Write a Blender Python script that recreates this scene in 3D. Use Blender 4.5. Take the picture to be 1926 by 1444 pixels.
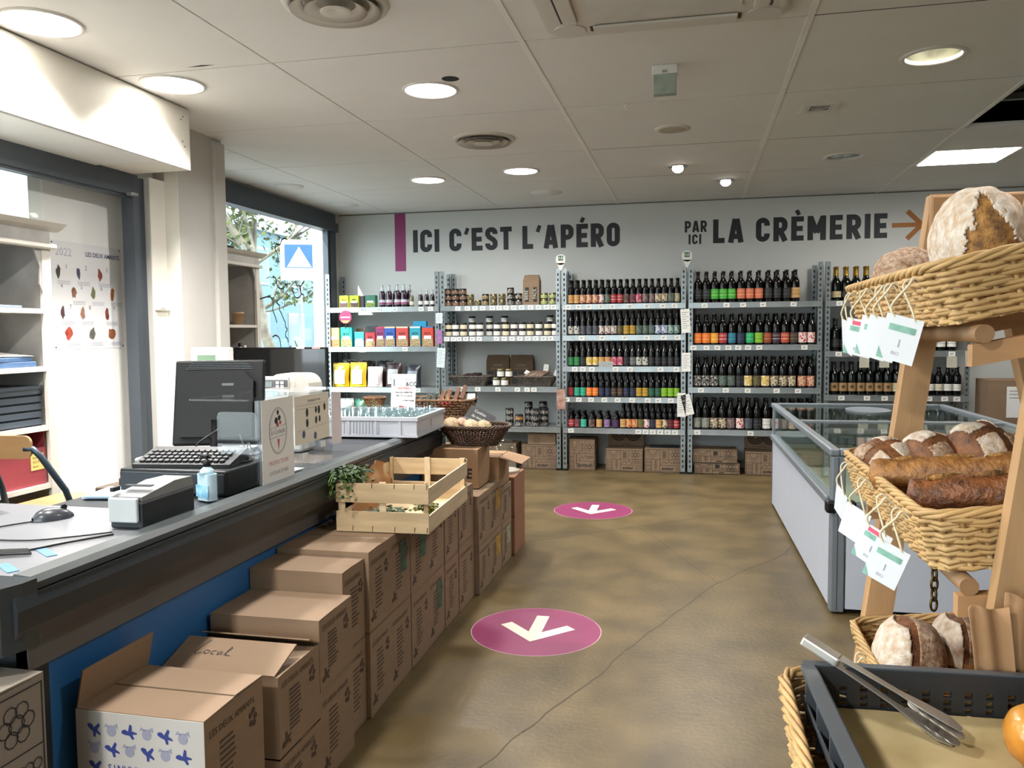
import bpy, bmesh, math, random
from mathutils import Vector, Matrix, noise
random.seed(7)
R = math.radians
S = bpy.context.scene
for _o in list(bpy.data.objects): bpy.data.objects.remove(_o)

# ------------------------------------------------------------------ camera
cd = bpy.data.cameras.new('camera'); cam = bpy.data.objects.new('camera', cd); S.collection.objects.link(cam)
cd.sensor_fit = 'HORIZONTAL'; cd.sensor_width = 36.0; cd.lens = 1525.0/1926*36; cd.clip_start = .05; cd.clip_end = 200
_yaw, _pitch, _roll = .2205, -.0639, -.0084
_f = Vector((-math.sin(_yaw)*math.cos(_pitch), math.cos(_yaw)*math.cos(_pitch), math.sin(_pitch)))
_r0 = Vector((math.cos(_yaw), math.sin(_yaw), 0)); _u0 = _r0.cross(_f)
_r = math.cos(_roll)*_r0 + math.sin(_roll)*_u0; _u = _r.cross(_f)
cam.matrix_world = Matrix(((_r.x,_u.x,-_f.x,0),(_r.y,_u.y,-_f.y,0),(_r.z,_u.z,-_f.z,1.38),(0,0,0,1)))
S.camera = cam

# ------------------------------------------------------------------ world, sun, exposure
W = bpy.data.worlds.new('sky'); S.world = W; W.use_nodes = True
_n = W.node_tree.nodes; _bg = _n['Background']
_bg.inputs[0].default_value = (.84, .94, 1.0, 1); _bg.inputs[1].default_value = 4.0
sl = bpy.data.lights.new('sun', 'SUN'); sun = bpy.data.objects.new('sun', sl); S.collection.objects.link(sun)
sl.energy = 6.5; sl.angle = R(1.0); sl.color = (1, .95, .86)
sun.rotation_euler = Vector((.36, .66, -.70)).to_track_quat('-Z', 'Y').to_euler()
S.view_settings.view_transform = 'Standard'; S.view_settings.look = 'None'
S.view_settings.gamma = 1; S.view_settings.exposure = 0.88; S.view_settings.use_curve_mapping = False
try:
    S.cycles.use_denoising = True; S.cycles.max_bounces = 8; S.cycles.diffuse_bounces = 5; S.cycles.glossy_bounces = 4; S.cycles.transparent_max_bounces = 24
    S.cycles.sample_clamp_indirect = 6.0; S.cycles.caustics_reflective = False; S.cycles.caustics_refractive = False
except Exception: pass

# ------------------------------------------------------------------ colour and materials
def C3(h):
    if not isinstance(h, str): return tuple(h)[:3]
    h = h.lstrip('#'); o = []
    for i in (0, 2, 4):
        c = int(h[i:i+2], 16)/255; o.append(c/12.92 if c <= .04045 else ((c+.055)/1.055)**2.4)
    return tuple(o)
MATS = {}
def mat(name, col, rough=.55, metal=0., var=.08, vs=6., bump=0., bs=60., coat=0., spec=.5, col2=None, stretch=None, emit=None, es=1., detail=4.):
    """principled material; noise drives a light colour variation and a fine bump"""
    if name in MATS: return MATS[name]
    m = bpy.data.materials.new(name); m.use_nodes = True; nt = m.node_tree; b = nt.nodes['Principled BSDF']
    c = C3(col); c2 = C3(col2) if col2 is not None else tuple(min(1, x*(1-2*var)) for x in c)
    tc = nt.nodes.new('ShaderNodeTexCoord'); mp = nt.nodes.new('ShaderNodeMapping')
    nt.links.new(tc.outputs['Object'], mp.inputs[0])
    if stretch: mp.inputs['Scale'].default_value = stretch
    nz = nt.nodes.new('ShaderNodeTexNoise'); nz.inputs['Scale'].default_value = vs; nz.inputs['Detail'].default_value = detail
    nt.links.new(mp.outputs[0], nz.inputs[0])
    rp = nt.nodes.new('ShaderNodeValToRGB'); rp.color_ramp.elements[0].position = .3; rp.color_ramp.elements[1].position = .7
    rp.color_ramp.elements[0].color = (*c2, 1); rp.color_ramp.elements[1].color = (*c, 1)
    nt.links.new(nz.outputs[0], rp.inputs[0]); nt.links.new(rp.outputs[0], b.inputs['Base Color'])
    b.inputs['Roughness'].default_value = rough; b.inputs['Metallic'].default_value = metal
    b.inputs['Specular IOR Level'].default_value = spec
    if coat: b.inputs['Coat Weight'].default_value = coat
    if bump:
        n2 = nt.nodes.new('ShaderNodeTexNoise'); n2.inputs['Scale'].default_value = bs; n2.inputs['Detail'].default_value = 3
        nt.links.new(mp.outputs[0], n2.inputs[0])
        bp = nt.nodes.new('ShaderNodeBump'); bp.inputs['Strength'].default_value = bump; bp.inputs['Distance'].default_value = .01
        nt.links.new(n2.outputs[0], bp.inputs['Height']); nt.links.new(bp.outputs[0], b.inputs['Normal'])
    if emit is not None:
        b.inputs['Emission Color'].default_value = (*C3(emit), 1); b.inputs['Emission Strength'].default_value = es
    MATS[name] = m; return m
def clear(name, tint=(1, 1, 1), gloss=.12, rough=.02):
    """clear sheet: lets light through, mirrors a little more at grazing angles"""
    if name in MATS: return MATS[name]
    m = bpy.data.materials.new(name); m.use_nodes = True; nt = m.node_tree; nt.nodes.clear()
    o = nt.nodes.new('ShaderNodeOutputMaterial'); mx = nt.nodes.new('ShaderNodeMixShader')
    t = nt.nodes.new('ShaderNodeBsdfTransparent'); g = nt.nodes.new('ShaderNodeBsdfGlossy')
    t.inputs[0].default_value = (*tint, 1); g.inputs['Roughness'].default_value = rough; g.inputs[0].default_value = (1, 1, 1, 1)
    fr = nt.nodes.new('ShaderNodeLayerWeight'); fr.inputs[0].default_value = .5
    pw = nt.nodes.new('ShaderNodeMath'); pw.operation = 'POWER'; pw.inputs[1].default_value = 4.5
    ma = nt.nodes.new('ShaderNodeMath'); ma.operation = 'MULTIPLY_ADD'; ma.inputs[1].default_value = .55; ma.inputs[2].default_value = gloss*.3
    nt.links.new(fr.outputs['Facing'], pw.inputs[0]); nt.links.new(pw.outputs[0], ma.inputs[0]); nt.links.new(ma.outputs[0], mx.inputs[0]); nt.links.new(t.outputs[0], mx.inputs[1]); nt.links.new(g.outputs[0], mx.inputs[2])
    nt.links.new(mx.outputs[0], o.inputs[0]); MATS[name] = m; return m
def glow(name, col, s):
    return mat(name, col, .6, emit=col, es=s, var=.01)

# ------------------------------------------------------------------ mesh helper
class MB:
    def __init__(s): s.v = []; s.f = []; s.sm = []
    def add(s, vs, fs, smooth=False):
        k = len(s.v); s.v += [tuple(p) for p in vs]; s.f += [tuple(i+k for i in f) for f in fs]; s.sm += [smooth]*len(fs); return s
    def box(s, x0, x1, y0, y1, z0, z1, M=None):
        p = [Vector((x, y, z)) for z in (z0, z1) for y in (y0, y1) for x in (x0, x1)]
        if M is not None: p = [M @ q for q in p]
        return s.add(p, [(0,2,3,1),(4,5,7,6),(0,1,5,4),(1,3,7,5),(3,2,6,7),(2,0,4,6)])
    def bev(s, x0, x1, y0, y1, z0, z1, b=.01, M=None):
        """box with chamfered edges"""
        b = min(b, (x1-x0)*.45, (y1-y0)*.45, (z1-z0)*.45)
        bm = bmesh.new(); bmesh.ops.create_cube(bm, size=1)
        for q in bm.verts: q.co = Vector(((x0+x1)/2+q.co.x*(x1-x0), (y0+y1)/2+q.co.y*(y1-y0), (z0+z1)/2+q.co.z*(z1-z0)))
        bmesh.ops.bevel(bm, geom=list(bm.edges), offset=b, segments=2, profile=.5, affect='EDGES')
        bm.verts.index_update(); vs = [M @ q.co if M is not None else q.co.copy() for q in bm.verts]
        s.add(vs, [[q.index for q in f.verts] for f in bm.faces]); bm.free(); return s
    def lathe(s, prof, n=16, o=(0, 0, 0), M=None, cap=True, smooth=True):
        """prof: list of (radius, z)"""
        vs = []; o = Vector(o)
        for r, z in prof:
            for i in range(n):
                a = 2*math.pi*i/n; q = Vector((r*math.cos(a), r*math.sin(a), z))
                vs.append((M @ q if M is not None else q)+o)
        fs = [(k*n+i, k*n+(i+1) % n, (k+1)*n+(i+1) % n, (k+1)*n+i) for k in range(len(prof)-1) for i in range(n)]
        s.add(vs, fs, smooth)
        if cap:
            k = len(s.v)-len(vs)
            s.f.append(tuple(k+i for i in reversed(range(n)))); s.sm.append(False)
            k += (len(prof)-1)*n; s.f.append(tuple(k+i for i in range(n))); s.sm.append(False)
        return s
    def tube(s, pts, r, n=6, closed=False, smooth=True, flat=1.0):
        pts = [Vector(p) for p in pts]; m = len(pts); rs = r if isinstance(r, (list, tuple)) else [r]*m
        vs = []; up = None
        for i, p in enumerate(pts):
            a = pts[(i-1) % m] if (closed or i > 0) else p; b = pts[(i+1) % m] if (closed or i < m-1) else p
            t = (b-a)
            if t.length < 1e-9: t = Vector((0, 0, 1))
            t.normalize()
            if up is None: up = Vector((0, 0, 1)) if abs(t.z) < .9 else Vector((1, 0, 0))
            sd = t.cross(up)
            if sd.length < 1e-6: sd = t.orthogonal()
            sd.normalize(); up = sd.cross(t).normalized()
            for j in range(n):
                an = 2*math.pi*j/n; vs.append(p+sd*(rs[i]*math.cos(an))+up*(rs[i]*flat*math.sin(an)))
        L = m if closed else m-1
        fs = [(i*n+j, i*n+(j+1) % n, ((i+1) % m)*n+(j+1) % n, ((i+1) % m)*n+j) for i in range(L) for j in range(n)]
        s.add(vs, fs, smooth)
        if not closed:
            k = len(s.v)-len(vs); s.f.append(tuple(k+j for j in range(n))); s.f.append(tuple(k+(m-1)*n+j for j in reversed(range(n)))); s.sm += [False, False]
        return s
    def prism(s, poly, z0, z1, M=None):
        """poly: 2-D outline, extruded along local z"""
        n = len(poly); vs = [Vector((x, y, z0)) for x, y in poly]+[Vector((x, y, z1)) for x, y in poly]
        if M is not None: vs = [M @ q for q in vs]
        return s.add(vs, [tuple(reversed(range(n))), tuple(range(n, 2*n))]+[(i, (i+1) % n, n+(i+1) % n, n+i) for i in range(n)])
    def flat(s, poly, z=0, M=None):
        vs = [Vector((x, y, z)) for x, y in poly]
        if M is not None: vs = [M @ q for q in vs]
        return s.add(vs, [tuple(range(len(poly)))])
    def stroke(s, pts, w, z=0, M=None, closed=False):
        """flat line of width w along 2-D points"""
        P = [Vector((p[0], p[1])) for p in pts]; n = len(P); L = []; Rr = []
        for i in range(n):
            a = P[(i-1) % n] if (closed or i > 0) else None; b = P[(i+1) % n] if (closed or i < n-1) else None
            d1 = (P[i]-a).normalized() if a is not None and (P[i]-a).length > 1e-9 else None
            d2 = (b-P[i]).normalized() if b is not None and (b-P[i]).length > 1e-9 else None
            if d1 is None: d1 = d2
            if d2 is None: d2 = d1
            n1 = Vector((-d1.y, d1.x)); n2 = Vector((-d2.y, d2.x)); mm = n1+n2
            mm = n1 if mm.length < 1e-6 else mm.normalized(); k = w/2/max(.35, mm.dot(n1))
            L.append(P[i]+mm*k); Rr.append(P[i]-mm*k)
        vs = [Vector((p.x, p.y, z)) for p in L]+[Vector((p.x, p.y, z)) for p in Rr]
        if M is not None: vs = [M @ q for q in vs]
        e = n if closed else n-1
        return s.add(vs, [(n+i, n+(i+1) % n, (i+1) % n, i) for i in range(e)])
    def mesh(s, name):
        me = bpy.data.meshes.new(name); me.from_pydata(s.v, [], s.f); me.update()
        if any(s.sm): me.polygons.foreach_set('use_smooth', s.sm)
        return me
COL = S.collection
def link(name, data, m=None, parent=None, loc=None, rot=None):
    o = bpy.data.objects.new(name, data); COL.objects.link(o)
    if data is not None and m is not None and not data.materials: data.materials.append(m)
    if parent is not None: o.parent = parent
    if loc is not None: o.location = loc
    if rot is not None: o.rotation_euler = rot
    return o
def obj(name, mb, m=None, parent=None, loc=None, rot=None):
    return link(name, mb.mesh(name), m, parent, loc, rot)
def tag(o, label, cat, group=None, kind=None):
    if label: o['label'] = label
    if cat: o['category'] = cat
    if group: o['group'] = group
    if kind: o['kind'] = kind
    return o
def thing(name, label, cat, loc=(0, 0, 0), rz=0., group=None):
    o = bpy.data.objects.new(name, None); COL.objects.link(o); o.location = loc; o.rotation_euler = (0, 0, rz); o.empty_display_size = .05
    return tag(o, label, cat, group)
def struct(name, mb, m, parent=None):
    o = obj(name, mb, m, parent)
    if parent is None: o['kind'] = 'structure'
    return o
def copy_tree(o, parent=None):
    c = o.copy(); COL.objects.link(c); c.parent = parent
    for ch in o.children: copy_tree(ch, c)
    return c
ORD = ['zeroth','first','second','third','fourth','fifth','sixth','seventh','eighth','ninth','tenth','eleventh','twelfth','thirteenth','fourteenth','fifteenth','sixteenth','seventeenth','eighteenth','nineteenth','twentieth','twenty-first','twenty-second']
_TXT = {}
def text_mesh(s, size=1., sx=1., bold=0., align='LEFT'):
    """built-in font outline as flat mesh, baseline at y=0"""
    k = (s, round(size, 5), round(sx, 3), round(bold, 4), align)
    if k in _TXT: return _TXT[k].copy()
    cu = bpy.data.curves.new('lettering', 'FONT'); cu.body = s; cu.size = size; cu.offset = bold; cu.align_x = align; cu.resolution_u = 2
    t = bpy.data.objects.new('lettering', cu); me = bpy.data.meshes.new_from_object(t)
    bpy.data.objects.remove(t); bpy.data.curves.remove(cu)
    if sx != 1: me.transform(Matrix.Diagonal((sx, 1, 1, 1)))
    me.materials.clear(); _TXT[k] = me; return me.copy()
def text(s, size, m, parent, M, sx=1., bold=0., align='LEFT', name='lettering'):
    me = text_mesh(s, size, sx, bold, align); me.transform(M); return link(name, me, m, parent)
def frame(o, x, y):
    """matrix: local x,y axes in the world, origin o"""
    x = Vector(x).normalized(); y = Vector(y).normalized(); z = x.cross(y); o = Vector(o)
    return Matrix(((x.x,y.x,z.x,o.x),(x.y,y.y,z.y,o.y),(x.z,y.z,z.z,o.z),(0,0,0,1)))
def rrect(x0, x1, y0, y1, r, n=5):
    p = []
    for cx, cy, a in ((x1-r, y0+r, -90), (x1-r, y1-r, 0), (x0+r, y1-r, 90), (x0+r, y0+r, 180)):
        for i in range(n+1):
            t = R(a+90*i/n); p.append((cx+r*math.cos(t), cy+r*math.sin(t)))
    return p
def circ(x, y, r, n=24, a0=0, a1=360):
    return [(x+r*math.cos(R(a0+(a1-a0)*i/n)), y+r*math.sin(R(a0+(a1-a0)*i/n))) for i in range(n if a1-a0 == 360 else n+1)]
FRONT = lambda x, y, z: frame((x, y, z), (1, 0, 0), (0, 0, 1))     # plane seen from -Y
SIDE = lambda x, y, z: frame((x, y, z), (0, 1, 0), (0, 0, 1))      # plane seen from +X
TOP = lambda x, y, z: frame((x, y, z), (1, 0, 0), (0, 1, 0))

# ------------------------------------------------------------------ common materials
white_wall = mat('wall_paint', '#cccdcb', .75, var=.02, vs=1.5, bump=.05, bs=120)
tile_m = mat('ceiling_tile_paint', '#e3e2e0', .85, var=.02, vs=3, bump=.03, bs=200)
joint_m = mat('ceiling_joint', '#ecebe8', .8, var=.03)
dark_m = mat('plenum_dark', '#15171a', .9)
cream_m = mat('cream_paint', '#dedad0', .6, var=.02)
shadedwall_m = mat('shaded_wall_paint', '#bdbab4', .7, var=.02)  # wall paint with shade put into its colour
alu_dark = mat('anthracite_aluminium', '#4a5057', .45, .4, var=.04)
white_pl = mat('white_plastic', '#e6e5e1', .35, var=.02)
black_pl = mat('black_plastic', '#0c0d0f', .45, var=.1, spec=.3)
ink = mat('black_print', '#1c1b1c', .7, var=.05)
paper_m = mat('white_paper', '#e9e8e6', .7, var=.02)
# ================================================================== STRUCTURE
ZC = 2.68; YW = 8.4
# floor: waxed concrete
fm = mat('concrete_floor', '#6b5a3c', .40, var=.12, vs=3.4, bump=.14, bs=45, col2='#4c4029', detail=14, spec=.3)
floor = struct('floor', MB().box(-3.95, 6, -3.2, YW+.2, -.1, 0), fm)
cr_m = mat('floor_joint', '#4a4335', .8)
def crack(pts, w, name='floor_crack'):
    P = []
    for a, b in zip(pts[:-1], pts[1:]):
        for i in range(8):
            t = i/8; P.append((a[0]+(b[0]-a[0])*t+random.uniform(-.008, .008), a[1]+(b[1]-a[1])*t+random.uniform(-.008, .008)))
    P.append(pts[-1]); obj(name, MB().stroke(P, w, .0008), cr_m, floor)
crack([(-.567,2.667),(-.406,3.067),(-.235,3.574),(.137,4.511),(.571,5.195)], .006)
crack([(-.72,2.2),(-.567,2.667)], .004); crack([(-1.065,5.142),(-.376,5.717),(.3,6.28)], .006)
crack([(-.376,5.717),(.137,4.511)], .003); crack([(.571,5.195),(.62,5.4)], .006)

# ceiling: panels laid in a grid with thin joints, a slab above
GX = [-3.215+1.2275*i for i in range(-1, 8)]; GY = [3.645+1.125*i for i in range(-6, 5)]+[YW]
ceil = struct('ceiling', MB().box(-4.0, 6, -3.2, YW+.2, 3.25, 3.35), dark_m)
CANS = [(1.11, 4.31, .125), (1.10, 6.606, .125), (-.13, 6.66, .062), (.264, 7.378, .062)]
def tile(x0, x1, y0, y1):
    g = .004; x0 += g; x1 -= g; y0 += g; y1 -= g
    h = [c for c in CANS if x0 < c[0] < x1 and y0 < c[1] < y1]
    mb = MB()
    if not h: mb.box(x0, x1, y0, y1, ZC, ZC+.018)
    else:
        # cut the panel in strips, one hole each
        h.sort(key=lambda c: c[0]); cuts = [x0]+[(a[0]+b[0])/2 for a, b in zip(h[:-1], h[1:])]+[x1]
        for (cx, cy, r), xa, xb in zip(h, cuts[:-1], cuts[1:]):
            n = 40; ang = sorted(set([2*math.pi*i/n for i in range(n)]+[math.atan2(y-cy, x-cx) % (2*math.pi) for x in (xa, xb) for y in (y0, y1)]))
            inn = []; out = []
            for a in ang:
                dx, dy = math.cos(a), math.sin(a)
                t = min(((xb-cx)/dx if dx > 1e-9 else ((xa-cx)/dx if dx < -1e-9 else 1e9)), ((y1-cy)/dy if dy > 1e-9 else ((y0-cy)/dy if dy < -1e-9 else 1e9)))
                inn.append((cx+r*dx, cy+r*dy, ZC)); out.append((cx+t*dx, cy+t*dy, ZC))
            k = len(ang); mb.add(inn+out, [(i, k+i, k+(i+1) % k, (i+1) % k) for i in range(k)])
    return obj('ceiling_panel', mb, tile_m, ceil)
for i in range(len(GX)-1):
    for j in range(len(GY)-1):
        if GX[i] > 1.5 and GX[i] < 2.0 and 4.5 < GY[j] < 5.2: continue          # the missing panel
        if i == 0:
            ym = (GY[j]+GY[j+1])/2; tile(-4.0, GX[1], GY[j], ym); tile(-4.0, GX[1], ym, GY[j+1]); continue
        tile(GX[i], GX[i+1], GY[j], GY[j+1])
# bearing rails in the joints, slightly above the panel face
for x in GX[1:]: obj('ceiling_rail', MB().box(x-.02, x+.02, -3.2, YW, ZC+.0185, ZC+.03), joint_m, ceil)
for x in (GX[3], GX[4], GX[5]): obj('ceiling_rail', MB().box(x-.013, x+.013, -3.2, YW, ZC-.004, ZC-.0005), joint_m, ceil)
for y in GY[:-1]: obj('ceiling_rail', MB().box(-4, 6, y-.012, y+.012, ZC+.0185, ZC+.028), joint_m, ceil)
# in the opening: hanger rails and a duct
ox = GX[5]
obj('hanger_rail', MB().box(ox, ox+1.2, 5.62, 5.66, 2.78, 2.82), mat('galv', '#8a8d8f', .4, .7), ceil)
obj('hanger_rail', MB().box(ox+.3, ox+.34, 4.8, 5.9, 2.9, 2.93), MATS['galv'], ceil)
obj('duct', MB().lathe([(.11, 0), (.11, 1.6)], 18, M=frame((ox+.2, 5.3, 3.02), (0, 1, 0), (0, 0, 1))), mat('duct_black', '#26282b', .6), ceil)
obj('panel_edge', MB().box(ox-.01, ox+.012, 4.77, 5.89, ZC, ZC+.05), tile_m, ceil)

# back wall
wb = struct('wall_back', MB().box(-4.0, 6, YW, YW+.2, 0, 3.3), white_wall)
obj('wall_joint', MB().box(-4, 5.2, YW-.004, YW-.0005, ZC-.012, ZC-.002), mat('shadow_gap', '#77736c', .9), wb)
struct('wall_right', MB().box(5.2, 5.4, -3.2, YW, 0, 3.3), white_wall)
# front wall behind the viewer, unseen; window opening added to bring in daylight
fw = MB(); fw.box(-3.6, 6, -3.2, -3.0, 2.4, 3.3).box(-3.6, 6, -3.2, -3.0, 0, .35)
for x in (-3.4, -.1): fw.box(x, x+.35, -3.2, -3.0, .35, 2.4)
fw.box(.25, 6, -3.2, -3.0, .35, 2.4); struct('wall_front', fw, white_wall)
for k, (a, b) in enumerate(((-3.05, -.1),)):
    w3 = struct('window_%d' % (k+3), MB().box(a, b, -3.12, -3.08, .35, .41).box(a, b, -3.12, -3.08, 2.34, 2.4).box(a, a+.06, -3.12, -3.08, .41, 2.34).box(b-.06, b, -3.12, -3.08, .41, 2.34), alu_dark)
    obj('pane', MB().box(a+.06, b-.06, -3.105, -3.095, .41, 2.34), clear('window_glass', (.97, 1, .99), .04), w3)

# left facade: soffit box, first window bay, pier, second window
sof = struct('soffit', MB().box(-3.6, -2.85, -3.0, 4.25, 2.33, ZC-.008), cream_m)
sof['kind'] = 'structure'
scr = mat('screw_head', '#6b6a66', .4, .6)
for y, z in ((4.19, 2.62), (4.17, 2.60), (4.18, 2.48), (4.2, 2.455)):
    obj('screw', MB().lathe([(.004, 0), (.004, .0025)], 8, M=frame((-2.85, y, z), (0, 1, 0), (0, 0, 1))), scr, sof)
obj('soffit_strip', MB().box(-3.268, -2.86, 2.9, 3.95, 2.322, 2.3295), white_pl, sof)
w1 = struct('window_1', MB().box(-3.32, -3.24, -1.6, 4.25, 2.205, 2.33).box(-3.30, -3.25, -1.6, 4.25, 2.19, 2.205).box(-3.32, -3.24, 4.25, 4.30, 0, 2.33).box(-3.305, -3.255, 4.30, 4.37, 0, 2.32).box(-3.32, -3.24, -1.65, -1.6, 0, 2.33).box(-3.32, -3.24, 1.0, 1.06, 0, 2.2).box(-3.32, -3.24, -1.6, 4.25, 0, .12), alu_dark)
obj('pane', MB().box(-3.285, -3.277, -1.6, 1.0, .12, 2.19).box(-3.285, -3.277, 1.06, 3.6, .12, 2.19), MATS['window_glass'], w1)
obj('latch', MB().bev(-3.24, -3.2, 4.19, 4.25, 2.195, 2.215, .004), mat('latch_grey', '#8d9092', .4, .5), w1)
post = struct('wall_pier_outside', MB().box(-3.60, -3.42, 3.66, 4.6, 0, 2.33), mat('white_lacquer_panel', '#f3f2ef', .32, var=.01)); post['kind'] = 'structure'
wl = struct('wall_left', MB().box(-3.9, -3.12, 4.52, 5.0, 0, 3.3).box(-3.42, -3.22, 4.37, 4.52, 0, 2.33).box(-4.0, -3.82, 5.0, YW, 2.66, 3.3).box(-4.0, -3.82, 5.0, YW, 0, .45).box(-4.0, -3.82, 8.24, YW, .45, 2.66).box(-4.0, -3.82, 5.0, 5.25, .45, 2.66).box(-3.6, -3.3, -3.2, 4.52, 2.33, 3.3).box(-3.6, -3.24, -3.2, -1.65, 0, 2.33), shadedwall_m)
obj('corner_post', MB().bev(-3.3, -3.095, 4.88, 5.01, 0, 2.66, .012), shadedwall_m, wl)
obj('cream_jamb', MB().box(-3.222, -3.215, 4.372, 4.515, 0, 2.33), cream_m, wl)
obj('return_strip', MB().box(-3.215, -3.122, 4.512, 4.5195, 0, 2.55), cream_m, wl)
w2 = struct('window_2', MB().box(-3.9, -3.79, 5.25, 8.24, 2.57, 2.66).box(-3.88, -3.76, 5.25, 8.24, 2.47, 2.565).box(-3.88, -3.79, 8.10, 8.24, .45, 2.47).box(-3.86, -3.80, 8.06, 8.10, .5, 2.47).box(-3.88, -3.79, 5.25, 5.35, .45, 2.47).box(-3.9, -3.78, 5.25, 8.24, .45, .53), alu_dark)
obj('pane', MB().box(-3.846, -3.838, 5.35, 8.06, .53, 2.47), MATS['window_glass'], w2)
# felt-pen scribbles on the pane
def scrib(y, z, s, n, seed):
    rr = random.Random(seed); p = []; a = rr.uniform(0, 6); yy, zz = y, z
    for i in range(n):
        a += rr.uniform(-1.1, 1.3); yy += math.cos(a)*s; zz += math.sin(a)*s*.9-.15*s; p.append((yy, zz))
    P = []
    for i in range(len(p)-1):
        p0 = p[max(0, i-1)]; p1 = p[i]; p2 = p[i+1]; p3 = p[min(len(p)-1, i+2)]
        for k in range(5):
            t = k/5; P.append(tuple(.5*(2*p1[j]+(p2[j]-p0[j])*t+(2*p0[j]-5*p1[j]+4*p2[j]-p3[j])*t*t+(-p0[j]+3*p1[j]-3*p2[j]+p3[j])*t**3) for j in (0, 1)))
    obj('graffiti_stroke', MB().stroke(P, .014, 0, SIDE(-3.836, 0, 0)), ink, w2)
for y, z, s, n, sd in ((7.05, 1.98, .07, 9, 3), (7.35, 1.9, .08, 7, 5), (6.75, 1.55, .09, 10, 11), (7.0, 1.42, .09, 9, 21), (7.25, 1.28, .05, 14, 8), (6.85, 1.33, .07, 9, 4), (6.9, 1.9, .06, 7, 2), (7.6, 1.72, .05, 6, 9), (7.3, 1.36, .06, 9, 31)):
    scrib(y, z, s, n, sd)
# light switch
sw = thing('light_switch', 'white plastic light switch on the cream jamb beside the window', 'switch', (-3.215, 4.44, 1.57))
obj('plate', MB().bev(0, .022, -.062, .062, -.04, .04, .006), white_pl, sw); obj('rocker', MB().bev(.022, .029, -.04, .01, -.026, .026, .004), white_pl, sw)

# outside
pav = mat('pavement_asphalt', '#77797a', .9, var=.1, vs=2)
struct('ground', MB().box(-40, -3.9, -30, 40, -.25, -.12), pav)
struct('pavement_front', MB().box(-3.9, 30, -30, -3.2, -.25, -.12), pav)
# ================================================================== CEILING FIXTURES
chrome = mat('chrome', '#b9bcbf', .18, 1., var=.03)
trimw = mat('lamp_trim_white', '#dcdad5', .4, var=.02)
LAMP_W = 1.0
def area(name, parent, loc, r, w, col=(1, .98, .945), spread=170):
    l = bpy.data.lights.new(name, 'AREA'); l.shape = 'DISK'; l.size = 2*r; l.energy = w*LAMP_W; l.color = col; l.spread = R(spread)
    o = bpy.data.objects.new(name, l); COL.objects.link(o); o.parent = parent; o.location = loc; return o
lens_m = glow('lamp_diffuser_lit', (1.0, .95, .86), 9.)
def downlight(x, y, r, w, label, group='round downlights', spread=165):
    t = thing('downlight', label, 'ceiling light', (x, y, ZC), 0, group)
    obj('trim_ring', MB().lathe([(r+.014, 0), (r+.012, -.008), (r, -.009), (r-.004, -.004), (r-.004, 0)], 36, cap=False), trimw, t)
    obj('diffuser', MB().lathe([(0.001, -.006), (r-.004, -.005)], 36, cap=False), lens_m, t)
    area('lamp_light', t, (0, 0, -.012), r*.8, w, spread=spread); return t
downlight(-2.655, 2.95, .15, 26, 'lit round downlight beside the soffit, cut by the left edge', spread=118)
downlight(-2.65, 3.82, .15, 26, 'lit round downlight touching the soffit near its end', spread=118)
downlight(-1.385, 4.24, .138, 26, 'large lit round downlight beside a small dark ceiling hole')
downlight(-2.215, 6.68, .138, 16, 'lit round downlight closest to the big window, before the back wall')
downlight(-1.37, 6.505, .135, 16, 'lit round downlight on the far ceiling past the smaller air vent')
for x, y, w, lb in ((-1.385, 1.75, 20, 'unseen round downlight added for light above the near end of the counter'), (-2.65, 1.6, 16, 'unseen round downlight added for light above the near dresser'), (-1.385, -.6, 44, 'unseen round downlight added for fill light behind the photographer'), (1.1, 2.05, 12, 'unseen round downlight added for light above the bread stand')):
    downlight(x, y, .138, w, lb)  # unseen lamps following the ceiling's lamp pattern, added for light
# small tilted spots in round holes
def spot(x, y, w, label, tilt):
    t = thing('spotlight', label, 'ceiling light', (x, y, ZC), 0, 'small spotlights')
    obj('trim_ring', MB().lathe([(.078, 0), (.076, -.006), (.06, -.007), (.058, .03)], 28, cap=False), chrome, t)
    M = Matrix.Translation((0, 0, -.012)) @ Matrix.Rotation(R(tilt), 4, 'X')
    obj('lamp_head', MB().lathe([(.03, .07), (.05, .03), (.052, -.012), (.046, -.014), (.044, -.004)], 24, M=M, cap=False), chrome, t)
    obj('bulb', MB().lathe([(.001, -.006), (.044, -.008)], 24, M=M, cap=False), glow('spot_bulb_lit', (1, .93, .8), 12.), t)
    obj('housing', MB().lathe([(.058, .03), (.058, .12), (.001, .12)], 20, cap=False), dark_m, t)
    a = area('spot_light', t, (0, 0, -.03), .04, w, spread=120); a.rotation_euler = (R(tilt*.5), 0, 0)
spot(-.13, 6.66, 12, 'small tilted spotlight above the beer shelves, the nearer of two', -38)
spot(.264, 7.378, 12, 'smallest spotlight on the ceiling, close above the lettering', -38)
# reflector cans
refl = mat('reflector_aluminium', '#c9c9c2', .22, 1., var=.02)
def can(x, y, label, lit):
    t = thing('recessed_can_light', label, 'ceiling light', (x, y, ZC), 0, 'recessed reflector lights')
    obj('trim_ring', MB().lathe([(.15, 0), (.146, -.008), (.128, -.009), (.122, .0), (.122, .012)], 36, cap=False), trimw, t)
    obj('reflector', MB().lathe([(.122, .012), (.118, .06), (.10, .12), (.07, .16), (.001, .17)], 36, cap=False), refl, t)
    for s in (-1, 1):
        obj('tube_lamp', MB().tube([(s*.03, -.06, .13), (s*.03, .06, .13)], .014, 8), glow('tube_lamp_lit', (1, .93, .62), 16.) if lit else mat('tube_lamp_off', '#d8d8d2', .3), t)
    if lit: area('can_light', t, (0, 0, .06), .09, 6, (1, .93, .68), 120)
can(1.11, 4.31, 'recessed can light glowing yellow inside, near the freezer', True)
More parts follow.
